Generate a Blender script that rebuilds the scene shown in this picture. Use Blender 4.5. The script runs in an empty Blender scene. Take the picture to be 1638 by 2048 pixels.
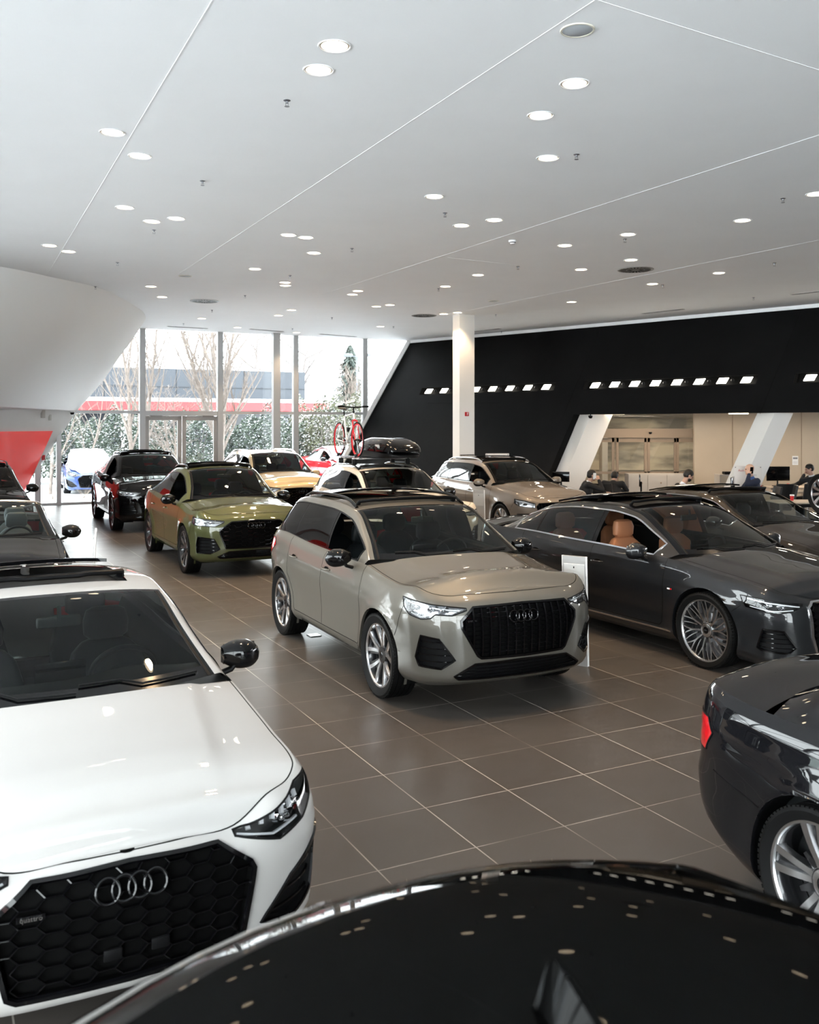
import bpy, bmesh, math, random
import numpy as np
from mathutils import Vector, Matrix
PI = math.pi
R = math.radians
random.seed(7)
SC = bpy.context.scene
COL = SC.collection
H = 2.34                       # eye height, metres
FPX, CX, CY = 1868.0, 819.0, 850.0
SKY = 0

# ------------------------------------------------------------------ materials
MATS = {}
def mat(name, color=(.8, .8, .8), rough=.5, metal=0., spec=.5, coat=0., coatr=.03, emit=None, estr=1., noise=None, bump=None, alpha=None):
    if name in MATS: return MATS[name]
    m = bpy.data.materials.new(name); m.use_nodes = True
    nt = m.node_tree; b = nt.nodes['Principled BSDF']
    b.inputs['Base Color'].default_value = (*color, 1)
    b.inputs['Roughness'].default_value = rough
    b.inputs['Metallic'].default_value = metal
    b.inputs['Specular IOR Level'].default_value = spec
    b.inputs['Coat Weight'].default_value = coat
    b.inputs['Coat Roughness'].default_value = coatr
    if emit:
        b.inputs['Emission Color'].default_value = (*emit, 1); b.inputs['Emission Strength'].default_value = estr
    if noise:   # (scale, amount, detail)
        tc = nt.nodes.new('ShaderNodeTexCoord'); n = nt.nodes.new('ShaderNodeTexNoise')
        n.inputs['Scale'].default_value = noise[0]; n.inputs['Detail'].default_value = noise[2] if len(noise) > 2 else 4
        nt.links.new(tc.outputs['Object'], n.inputs['Vector'])
        r = nt.nodes.new('ShaderNodeValToRGB')
        a = noise[1]
        r.color_ramp.elements[0].color = (*[max(0, c*(1-a)) for c in color], 1); r.color_ramp.elements[0].position = .3
        r.color_ramp.elements[1].color = (*[min(1, c*(1+a)) for c in color], 1); r.color_ramp.elements[1].position = .7
        nt.links.new(n.outputs['Fac'], r.inputs['Fac']); nt.links.new(r.outputs['Color'], b.inputs['Base Color'])
    if bump:    # (scale, strength)
        tc = nt.nodes.new('ShaderNodeTexCoord'); n = nt.nodes.new('ShaderNodeTexNoise'); n.inputs['Scale'].default_value = bump[0]
        n.inputs['Detail'].default_value = 3
        bp = nt.nodes.new('ShaderNodeBump'); bp.inputs['Strength'].default_value = bump[1]; bp.inputs['Distance'].default_value = .01
        nt.links.new(tc.outputs['Object'], n.inputs['Vector'])
        nt.links.new(n.outputs['Fac'], bp.inputs['Height']); nt.links.new(bp.outputs['Normal'], b.inputs['Normal'])
    MATS[name] = m; return m

def glassmat(name, tint=(.5, .5, .5), ior=1.45, rough=0., minr=0.):
    if name in MATS: return MATS[name]
    m = bpy.data.materials.new(name); m.use_nodes = True; nt = m.node_tree
    for n in list(nt.nodes): nt.nodes.remove(n)
    o = nt.nodes.new('ShaderNodeOutputMaterial'); mx = nt.nodes.new('ShaderNodeMixShader')
    t = nt.nodes.new('ShaderNodeBsdfTransparent'); g = nt.nodes.new('ShaderNodeBsdfGlossy'); f = nt.nodes.new('ShaderNodeFresnel')
    t.inputs['Color'].default_value = (*tint, 1); g.inputs['Roughness'].default_value = rough; f.inputs['IOR'].default_value = ior
    g.inputs['Color'].default_value = (1, 1, 1, 1)
    nt.links.new(t.outputs[0], mx.inputs[1]); nt.links.new(g.outputs[0], mx.inputs[2])
    nt.links.new(f.outputs[0], mx.inputs[0]); nt.links.new(mx.outputs[0], o.inputs[0])
    MATS[name] = m; return m

def paint(name, color, metal=.0, rough=.42, flake=.0):
    if name in MATS: return MATS[name]
    m = mat(name, color, rough=rough, metal=metal, coat=1., coatr=.012, spec=.12 if metal else 0.)
    if flake:
        nt = m.node_tree; b = nt.nodes['Principled BSDF']
        tc = nt.nodes.new('ShaderNodeTexCoord'); v = nt.nodes.new('ShaderNodeTexVoronoi'); v.inputs['Scale'].default_value = 900
        nt.links.new(tc.outputs['Object'], v.inputs['Vector'])
        mr = nt.nodes.new('ShaderNodeMixRGB'); mr.blend_type = 'MULTIPLY'; mr.inputs[0].default_value = flake
        mr.inputs[1].default_value = (*color, 1); nt.links.new(v.outputs['Color'], mr.inputs[2])
        nt.links.new(mr.outputs[0], b.inputs['Base Color'])
    return m

M_BLK = mat('gloss_black', (.0025, .0025, .003), rough=.12, spec=.1, coat=.55)
M_PLA = mat('black_plastic', (.0045, .0045, .005), rough=.5, spec=.15)
M_RUB = mat('tire_rubber', (.0045, .0045, .0045), rough=.6, spec=.12)
M_CHR = mat('chrome', (.82, .82, .84), rough=.08, metal=1)
M_ALU = mat('satin_aluminium', (.66, .66, .67), rough=.25, metal=1)
M_RIMD = mat('dark_rim', (.02, .02, .022), rough=.25, metal=.4, coat=.6)
M_DSK = mat('brake_metal', (.25, .25, .26), rough=.35, metal=1)
M_GAP = mat('panel_gap_dark', (.002, .002, .002), rough=.8, spec=.08)
M_LEA = mat('black_leather', (.007, .009, .010), rough=.5, spec=.2)
M_INT = mat('interior_trim', (.010, .0115, .012), rough=.7, spec=.15)
M_RED = mat('tail_lamp_red', (.55, .01, .015), rough=.08, coat=1.)
M_LENS = glassmat('clear_lens', (.93, .94, .95), 1.5)
M_WSG = glassmat('windshield_glass', (.42, .48, .46), 1.27)
M_SDG = glassmat('side_glass', (.34, .38, .37), 1.5)
M_PRG = glassmat('privacy_glass', (.035, .037, .037), 1.42)
M_ROOFG = glassmat('roof_glass', (.02, .02, .02), 1.5)
M_DRL = mat('lamp_white', (.85, .85, .86), rough=.25, coat=.5)
M_SNOWC = mat('snow_layer', (.82, .84, .87), rough=.8)
M_WHT = mat('white_plastic', (.8, .8, .8), rough=.4)

# ------------------------------------------------------------------ object helpers
def setp(o, label=None, cat=None, group=None, kind=None):
    if label: o['label'] = label
    if cat: o['category'] = cat
    if group: o['group'] = group
    if kind: o['kind'] = kind
    return o
def thing(name, label, cat, loc=(0, 0, 0), rotz=0., group=None):
    o = bpy.data.objects.new(name, None); COL.objects.link(o)
    o.location = loc; o.rotation_euler = (0, 0, rotz); o.empty_display_size = .1
    return setp(o, label, cat, group)

class MB:
    """collects geometry and links it as ONE mesh object"""
    def __init__(s): s.v = []; s.f = []
    def add(s, v, f, mirror=False):
        n = len(s.v); s.v.extend([tuple(map(float, p)) for p in v]); s.f.extend([tuple(i+n for i in q) for q in f])
        if mirror:
            n = len(s.v); s.v.extend([(float(p[0]), -float(p[1]), float(p[2])) for p in v]); s.f.extend([tuple(i+n for i in reversed(q)) for q in f])
        return s
    def box(s, c, d, rz=0., m=None):
        x, y, z = [q/2 for q in d]
        vs = [Vector((a*x, b*y, e*z)) for e in (-1, 1) for a, b in ((-1, -1), (1, -1), (1, 1), (-1, 1))]
        rot = Matrix.Rotation(rz, 3, 'Z')
        if m is not None: rot = m @ rot if rz else m
        vs = [rot @ v + Vector(c) for v in vs]
        return s.add(vs, [(3, 2, 1, 0), (4, 5, 6, 7), (0, 1, 5, 4), (1, 2, 6, 5), (2, 3, 7, 6), (3, 0, 4, 7)])
    def rbox(s, c, d, r=.02, seg=3, m=None):
        """rounded box"""
        bm = bmesh.new(); bmesh.ops.create_cube(bm, size=1)
        for v in bm.verts: v.co = Vector((v.co.x*d[0], v.co.y*d[1], v.co.z*d[2]))
        bmesh.ops.bevel(bm, geom=bm.edges[:], offset=min(r, min(d)*.49), segments=seg, affect='EDGES', profile=.5)
        if m is not None: bmesh.ops.transform(bm, matrix=m.to_4x4(), verts=bm.verts)
        bm.verts.index_update()
        s.add([v.co + Vector(c) for v in bm.verts], [[v.index for v in f.verts] for f in bm.faces]); bm.free(); return s
    def tube(s, pts, r, n=8, closed=False, cap=True, flat=1.):
        pts = [Vector(p) for p in pts]; N = len(pts)
        rs = r if hasattr(r, '__len__') else [r]*N
        vs = []; prev = None
        for i, p in enumerate(pts):
            if closed: t = (pts[(i+1) % N]-pts[i-1])
            else: t = pts[min(i+1, N-1)]-pts[max(i-1, 0)]
            if t.length < 1e-9: t = Vector((0, 0, 1))
            t.normalize()
            if prev is None:
                a = Vector((0, 0, 1)) if abs(t.z) < .9 else Vector((1, 0, 0))
                u = t.cross(a).normalized()
            else:
                u = (prev - t*prev.dot(t))
                u = u.normalized() if u.length > 1e-6 else t.orthogonal().normalized()
            prev = u; w = t.cross(u)
            for k in range(n):
                a = 2*PI*k/n; vs.append(p + (u*math.cos(a) + w*math.sin(a)*flat)*rs[i])
        fs = []
        for i in range(N if closed else N-1):
            j = (i+1) % N
            for k in range(n): fs.append((i*n+k, i*n+(k+1) % n, j*n+(k+1) % n, j*n+k))
        if cap and not closed:
            fs.append(tuple(range(n-1, -1, -1))); fs.append(tuple((N-1)*n+k for k in range(n)))
        return s.add(vs, fs)
    def lathe(s, prof, n=48, axis='Z', c=(0, 0, 0), closed=False):
        """prof: (r, h) list, spun about the axis"""
        vs = []; m = len(prof)
        for i in range(n):
            a = 2*PI*i/n; ca, sa = math.cos(a), math.sin(a)
            for r, h in prof:
                if axis == 'Z': p = (r*ca, r*sa, h)
                elif axis == 'Y': p = (r*ca, h, r*sa)
                else: p = (h, r*ca, r*sa)
                vs.append((p[0]+c[0], p[1]+c[1], p[2]+c[2]))
        fs = []
        for i in range(n):
            j = (i+1) % n
            for k in range(m if closed else m-1):
                q = (k+1) % m; fs.append((i*m+k, i*m+q, j*m+q, j*m+k))
        return s.add(vs, fs)
    def prism(s, poly, d0, d1, fn):
        """poly 2-D outline extruded between d0 and d1; fn(u, v, d) -> 3-D"""
        n = len(poly)
        vs = [fn(u, v, d0) for u, v in poly] + [fn(u, v, d1) for u, v in poly]
        fs = [tuple(range(n-1, -1, -1)), tuple(range(n, 2*n))] + [(i, (i+1) % n, n+(i+1) % n, n+i) for i in range(n)]
        return s.add(vs, fs)
    def grid(s, P, flip=False, mirror=False):
        """P: array (a, b, 3)"""
        a, b = len(P), len(P[0]); vs = [P[i][j] for i in range(a) for j in range(b)]
        fs = []
        for i in range(a-1):
            for j in range(b-1):
                q = (i*b+j, (i+1)*b+j, (i+1)*b+j+1, i*b+j+1); fs.append(q[::-1] if flip else q)
        return s.add(vs, fs, mirror)
    def build(s, name, m, parent=None, smooth=True, angle=35, weld=1e-5):
        me = bpy.data.meshes.new(name); me.from_pydata(s.v, [], s.f)
        bm = bmesh.new(); bm.from_mesh(me)
        if weld: bmesh.ops.remove_doubles(bm, verts=bm.verts, dist=weld)
        bmesh.ops.recalc_face_normals(bm, faces=bm.faces) if s.__dict__.get('recalc', True) else None
        bm.to_mesh(me); bm.free()
        if smooth:
            me.polygons.foreach_set('use_smooth', [True]*len(me.polygons))
            me.set_sharp_from_angle(angle=R(angle))
        me.materials.append(m)
        o = bpy.data.objects.new(name, me); COL.objects.link(o)
        if parent: o.parent = parent
        return o

def dup(o, parent=None):
    c = o.copy(); COL.objects.link(c); c.parent = parent
    for ch in list(o.children): dup(ch, c)
    return c

def textmesh(name, txt, size, m, parent=None, mtx=None, extrude=.002):
    cu = bpy.data.curves.new(name, 'FONT'); cu.body = txt; cu.size = size; cu.extrude = extrude; cu.align_x = 'CENTER'; cu.align_y = 'CENTER'
    t = bpy.data.objects.new('tmp', cu); COL.objects.link(t)
    dg = bpy.context.evaluated_depsgraph_get(); me = bpy.data.meshes.new_from_object(t.evaluated_get(dg)); me.name = name
    bpy.data.objects.remove(t); me.materials.clear(); me.materials.append(m)
    if mtx is not None: me.transform(mtx)
    o = bpy.data.objects.new(name, me); COL.objects.link(o)
    if parent: o.parent = parent
    return o

# ------------------------------------------------------------------ 1-D / n-D interpolation
def pchip(pts):
    xs = np.array([p[0] for p in pts], float); ys = np.array([p[1] for p in pts], float)
    if xs[0] > xs[-1]: xs = xs[::-1]; ys = ys[::-1]
    h = np.diff(xs); d = np.diff(ys)/h; n = len(xs); m = np.zeros(n)
    if n == 2: m[:] = d[0]
    else:
        for i in range(1, n-1):
            if d[i-1]*d[i] > 0:
                w1 = 2*h[i]+h[i-1]; w2 = h[i]+2*h[i-1]; m[i] = (w1+w2)/(w1/d[i-1]+w2/d[i])
        m[0] = d[0]; m[-1] = d[-1]
    def f(x):
        x = np.clip(x, xs[0], xs[-1]); i = np.clip(np.searchsorted(xs, x)-1, 0, n-2)
        t = (x-xs[i])/h[i]
        return (2*t**3-3*t**2+1)*ys[i]+(t**3-2*t**2+t)*h[i]*m[i]+(-2*t**3+3*t**2)*ys[i+1]+(t**3-t**2)*h[i]*m[i+1]
    return f
def crom(P, N):
    P = np.array(P, float); n = len(P)
    c = np.concatenate([[0], np.cumsum(np.linalg.norm(np.diff(P[:, :2], axis=0), axis=1))])
    m = np.zeros_like(P)
    for i in range(n):
        a, b = max(i-1, 0), min(i+1, n-1); m[i] = (P[b]-P[a])/(c[b]-c[a])
    u = np.linspace(0, c[-1], N); i = np.clip(np.searchsorted(c, u)-1, 0, n-2); h = (c[i+1]-c[i])
    t = ((u-c[i])/h)[:, None]; h = h[:, None]
    return (2*t**3-3*t**2+1)*P[i]+(t**3-2*t**2+t)*h*m[i]+(-2*t**3+3*t**2)*P[i+1]+(t**3-t**2)*h*m[i+1]
def sstep(a, b, x):
    t = np.clip((x-a)/(b-a), 0, 1); return t*t*(3-2*t)
def inpoly(poly, x, y):
    c = False; n = len(poly); j = n-1
    for i in range(n):
        xi, yi = poly[i]; xj, yj = poly[j]
        if (yi > y) != (yj > y) and x < (xj-xi)*(y-yi)/(yj-yi)+xi: c = not c
        j = i
    return c
def densify(poly, d=.05, closed=True):
    out = []; n = len(poly)
    for i in range(n if closed else n-1):
        a, b = poly[i], poly[(i+1) % n]; L = math.hypot(a[0]-b[0], a[1]-b[1]); k = max(1, int(math.ceil(L/d)))
        out += [(a[0]+(b[0]-a[0])*j/k, a[1]+(b[1]-a[1])*j/k) for j in range(k)]
    if not closed: out.append(poly[-1])
    return out
def rounded(poly, r=.03, n=3):
    """round the corners of a closed outline"""
    out = []; N = len(poly)
    for i in range(N):
        p0, p, p1 = [Vector(poly[(i+k) % N]) for k in (-1, 0, 1)]
        a = (p0-p); b = (p1-p); ra = min(r, a.length*.45); rb = min(r, b.length*.45)
        A = p+a.normalized()*ra; B = p+b.normalized()*rb
        for k in range(n+1):
            t = k/n; q = A*(1-t)**2 + p*2*t*(1-t) + B*t*t; out.append((q.x, q.y))
    return out
_mat = mat
def mat(name, color=(.8, .8, .8), *a, **k):
    return MATS[name] if name in MATS else _mat(name, color, *a, **k)

# ------------------------------------------------------------------ the car body: a tub wrapped in a chart (s, z), a cap (hood, deck) and a greenhouse
def build_split(mb, name, m, parent):
    par = list(range(len(mb.v)))
    def find(i):
        while par[i] != i: par[i] = par[par[i]]; i = par[i]
        return i
    for f in mb.f:
        for i in f[1:]: par[find(i)] = find(f[0])
    grp = {}
    for f in mb.f: grp.setdefault(find(f[0]), []).append(f)
    out = []
    for fs in grp.values():
        ids = sorted({i for f in fs for i in f}); mp = {k: n for n, k in enumerate(ids)}
        b = MB(); b.add([mb.v[i] for i in ids], [[mp[i] for i in f] for f in fs]); out.append(b.build(name, m, parent))
    return out
class Shell:
    def __init__(g, c):
        g.c = c
        W = c['W']; xf = c['xf']; xr = c['xr']
        n = c['nose']      # (zn centre, z corner, z fender, z cowl, z belt, z rear shoulder, z tail)
        zb = c.get('zb', (.20, .18, .22))
        fx = c.get('fx', .72)
        O = [(xf, 0, n[0], zb[0]), (xf-.012*fx, .22*W/.92, n[0], zb[0]), (xf-.05*fx, .46*W/.92, n[0]-.003, zb[0]), (xf-.12*fx, .64*W/.92, n[1]-.01, zb[0]), (xf-.25*fx, .79*W/.92, n[1]+.01, zb[0]),
             (xf-.43*fx, .875*W/.92, n[1]+.05, zb[0]+.005), (xf-.68, W*.975, n[2], zb[1]), (xf-1.0, W*.985, n[2]+.4*(n[3]-n[2]), zb[1]), (c['xc']-.25, W*.985, n[3], zb[1]), (.3, W*.992, n[4], zb[1]), (-.6, W*.998, n[4]+.3*(n[5]-n[4]), zb[1]),
             (-1.3, W, n[5], zb[1]), (xr+.62, W*.985, n[5]+.3*(n[6]-n[5]), zb[1]+.01), (xr+.34, W*.93, n[6], zb[2]), (xr+.15, W*.81, n[6], zb[2]), (xr+.06, W*.6, n[6], zb[2]), (xr+.015, W*.3, n[6], zb[2]), (xr, 0, n[6], zb[2])]
        D = crom(O, 900); D[:, 1] = np.maximum(D[:, 1], 0); D[0, 1] = 0; D[-1, 1] = 0
        g.S = np.concatenate([[0], np.cumsum(np.linalg.norm(np.diff(D[:, :2], axis=0), axis=1))]); g.D = D
        t = np.gradient(D[:, :2], g.S, axis=0); t /= np.linalg.norm(t, axis=1)[:, None]
        t[0] = (0, 1); t[-1] = (0, -1)
        g.N = np.stack([t[:, 1], -t[:, 0]], 1); g.L = g.S[-1]
        ix = np.argmax(D[:, 1] > .9*W); g.sF = g.S[ix]
        iy = len(D)-1-np.argmax(D[::-1, 1] > .9*W); g.sR = g.S[iy]
        g.pf = pchip(c.get('pf', [(0, .13), (.07, .035), (.16, .01), (.3, 0), (.55, .0), (.72, .008), (.85, .03), (.94, .07), (1, .135)]))
        g.ps = pchip(c.get('ps', [(0, .09), (.05, .05), (.13, .02), (.3, .022), (.48, .012), (.66, .0), (.74, .002), (.84, .022), (.94, .05), (1, .085)]))
        g.pr = pchip(c.get('pr', [(0, .2), (.1, .08), (.2, .02), (.38, .0), (.52, .03), (.7, .05), (.86, .045), (.95, .06), (1, .09)]))
        g.R = c['R']; g.RA = g.R*1.09+.012; g.ax = (c['wb']/2, -c['wb']/2)
        g.sx0 = [g.sx(x) for x in g.ax]
    def at(g, s):
        s = np.asarray(s, float)
        return [np.interp(s, g.S, g.D[:, k]) for k in range(4)]+[np.interp(s, g.S, g.N[:, k]) for k in range(2)]
    def sx(g, x):   # side chart coordinate of an x station
        i0 = np.argmax(g.D[:, 1] > .8*g.c['W']); i1 = len(g.D)-1-np.argmax(g.D[::-1, 1] > .8*g.c['W'])
        return float(np.interp(-x, -g.D[i0:i1, 0], g.S[i0:i1]))
    def h(g, s, z):
        x, y, zt, zb, nx, ny = g.at(s); return (z-zb)/(zt-zb)
    def T(g, s, h, off=0.):
        s = np.asarray(s, float); h = np.asarray(h, float)
        x, y, zt, zb, nx, ny = g.at(s); hc = np.clip(h, 0, 1)
        wf = 1-sstep(g.sF-.45, g.sF+.12, s); wr = sstep(g.sR-.15, g.sR+.35, s); ws = 1-wf-wr
        p = g.pf(hc)*wf+g.ps(hc)*ws+g.pr(hc)*wr
        z = zb+h*(zt-zb)
        fl = g.c.get('flare', .018)
        for xa in g.ax:
            d = np.sqrt((x-xa)**2+(z-g.R)**2)
            p = p-ws*fl*np.exp(-np.maximum(d-g.RA, 0)**2/(.055**2)*.7)*(z > .15)
            if g.c.get('blister'): p = p-ws*.02*np.exp(-((x-xa)/.42)**2)*np.exp(-((hc-.86)/.09)**2)
        p = p+ws*g.c.get('crease', .007)*(1/(1+np.exp(-(hc-g.c.get('hcr', .7))*70)) - sstep(g.c.get('hcr', .7), 1, hc))*0.9
        X = x+nx*(off-p); Y = y+ny*(off-p)
        Y = np.maximum(Y, 0) if off <= 0 else Y
        return np.stack([X, np.where(y < 1e-6, 0, Y), z], -1)
    def Tz(g, s, z, off=0.):
        return g.T(s, g.h(s, z), off)
    def Nrm(g, s, h):
        e = .004
        a = g.T(s+e, h)-g.T(s-e, h) if s > e else g.T(s+e, h)-g.T(s, h)
        b = g.T(s, h+e)-g.T(s, h-e); n = np.cross(a, b); l = np.linalg.norm(n)
        n = n/l if l > 0 else np.array([1, 0, 0.])
        x, y, zt, zb, nx, ny = g.at(s)
        return n if n[0]*nx+n[1]*ny > 0 else -n
    # top edge of the tub as a function of x
    def edge_tables(g):
        s = np.linspace(0, g.L, 500); P = g.T(s, np.ones_like(s)); g.E = P; g.Es = s
        i0 = int(np.argmax(P[:, 1] > .82*g.c['W'])); i1 = len(P)-1-int(np.argmax(P[::-1, 1] > .82*g.c['W']))
        g.Ex = P[i0:i1][::-1]
    def Exy(g, x):
        return np.interp(x, g.Ex[:, 0], g.Ex[:, 1]), np.interp(x, g.Ex[:, 0], g.Ex[:, 2])

def strip(mb, P, Nn, w, t, lift=0., closed=False, mirror=False):
    """a flat bar of width w and thickness t laid along points P on a surface with normals Nn"""
    P = np.array(P); Nn = np.array(Nn); n = len(P); vs = []
    for i in range(n):
        a = P[(i+1) % n] if (closed or i < n-1) else P[i]; b = P[i-1] if (closed or i > 0) else P[i]
        tt = a-b; l = np.linalg.norm(tt); tt = tt/l if l > 0 else np.array([1, 0, 0.])
        u = np.cross(tt, Nn[i]); l = np.linalg.norm(u); u = u/l if l > 0 else np.array([0, 0, 1.])
        c = P[i]+Nn[i]*lift
        wi = w[i] if hasattr(w, '__len__') else w
        vs += [c-u*wi/2, c+u*wi/2, c+u*wi/2*.8+Nn[i]*t, c-u*wi/2*.8+Nn[i]*t]
    fs = []
    for i in range(n if closed else n-1):
        j = (i+1) % n
        for k in range(4): fs.append((i*4+k, i*4+(k+1) % 4, j*4+(k+1) % 4, j*4+k))
    if not closed: fs += [(3, 2, 1, 0), tuple((n-1)*4+k for k in range(4))]
    mb.add(vs, fs, mirror)

def tubstrip(g, mb, pts, w, t, lift=0., closed=False, mirror=True, dens=.04):
    q = densify(pts, dens, closed)
    P = []; N = []
    for s, z in q:
        h = float(g.h(s, z)); P.append(g.T(s, h)); N.append(g.Nrm(s, h))
    strip(mb, P, N, w, t, lift, closed, mirror)

def tub_regions(g, regs, ns, nh):
    """regs: [(name, polygon in (s, z))]; returns {name: (verts in chart, faces)}"""
    # grid with finer steps at the front corner
    c = g.c
    ss = np.unique(np.concatenate([np.linspace(0, g.sF+.1, int(ns*.42)), np.linspace(g.sF+.1, g.sR-.1, int(ns*.42)), np.linspace(g.sR-.1, g.L, int(ns*.2))]).round(5))
    hh = np.concatenate([[0, .03, .07], np.linspace(.12, .6, max(4, int(nh*.4))), np.linspace(.64, 1, max(6, int(nh*.5)))]); hh = np.unique(hh.round(5))
    bm = bmesh.new(); V = [[bm.verts.new((a, b, 0)) for b in hh] for a in ss]
    for i in range(len(ss)-1):
        for j in range(len(hh)-1): bm.faces.new((V[i][j], V[i+1][j], V[i+1][j+1], V[i][j+1]))
    polys = []
    for name, poly in regs:
        poly = densify(poly, .09 if name != 'arch' else 1)
        ph = [(float(s), float(g.h(s, z))) for s, z in poly]
        polys.append((name, ph))
        xs = [p[0] for p in ph]; ys = [p[1] for p in ph]; X0, X1, Y0, Y1 = min(xs)-.001, max(xs)+.001, min(ys)-.001, max(ys)+.001
        cand = []
        for f in bm.faces:
            cs = [v.co for v in f.verts]
            if max(q.x for q in cs) >= X0 and min(q.x for q in cs) <= X1 and max(q.y for q in cs) >= Y0 and min(q.y for q in cs) <= Y1: cand.append(f)
        for i in range(len(ph)):
            a, b = ph[i], ph[(i+1) % len(ph)]
            x0, x1 = sorted((a[0], b[0])); y0, y1 = sorted((a[1], b[1]))
            sel = []; rest = []
            for f in cand:
                if not f.is_valid: continue
                cs = [v.co for v in f.verts]
                if max(q.x for q in cs) >= x0-1e-5 and min(q.x for q in cs) <= x1+1e-5 and max(q.y for q in cs) >= y0-1e-5 and min(q.y for q in cs) <= y1+1e-5: sel.append(f)
                else: rest.append(f)
            if not sel: continue
            nrm = Vector((b[1]-a[1], a[0]-b[0], 0))
            if nrm.length < 1e-7: continue
            ge = set(sel); 
            for f in sel: ge.update(f.edges); ge.update(f.verts)
            r = bmesh.ops.bisect_plane(bm, geom=list(ge), dist=1e-5, plane_co=(a[0], a[1], 0), plane_no=nrm)
            cand = rest+[e for e in r['geom'] if isinstance(e, bmesh.types.BMFace)]
    bm.verts.index_update()
    co = np.array([v.co[:2] for v in bm.verts])
    out = {}
    for f in bm.faces:
        cx, cy = f.calc_center_median()[:2]; nm = 'body'
        for name, ph in polys:
            if inpoly(ph, cx, cy): nm = name
        out.setdefault(nm, []).append([v.index for v in f.verts])
    bm.free()
    res = {}
    for nm, fs in out.items():
        ids = sorted({i for f in fs for i in f}); mp = {k: n for n, k in enumerate(ids)}
        res[nm] = (co[ids], [[mp[i] for i in f] for f in fs])
    return res

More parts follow.
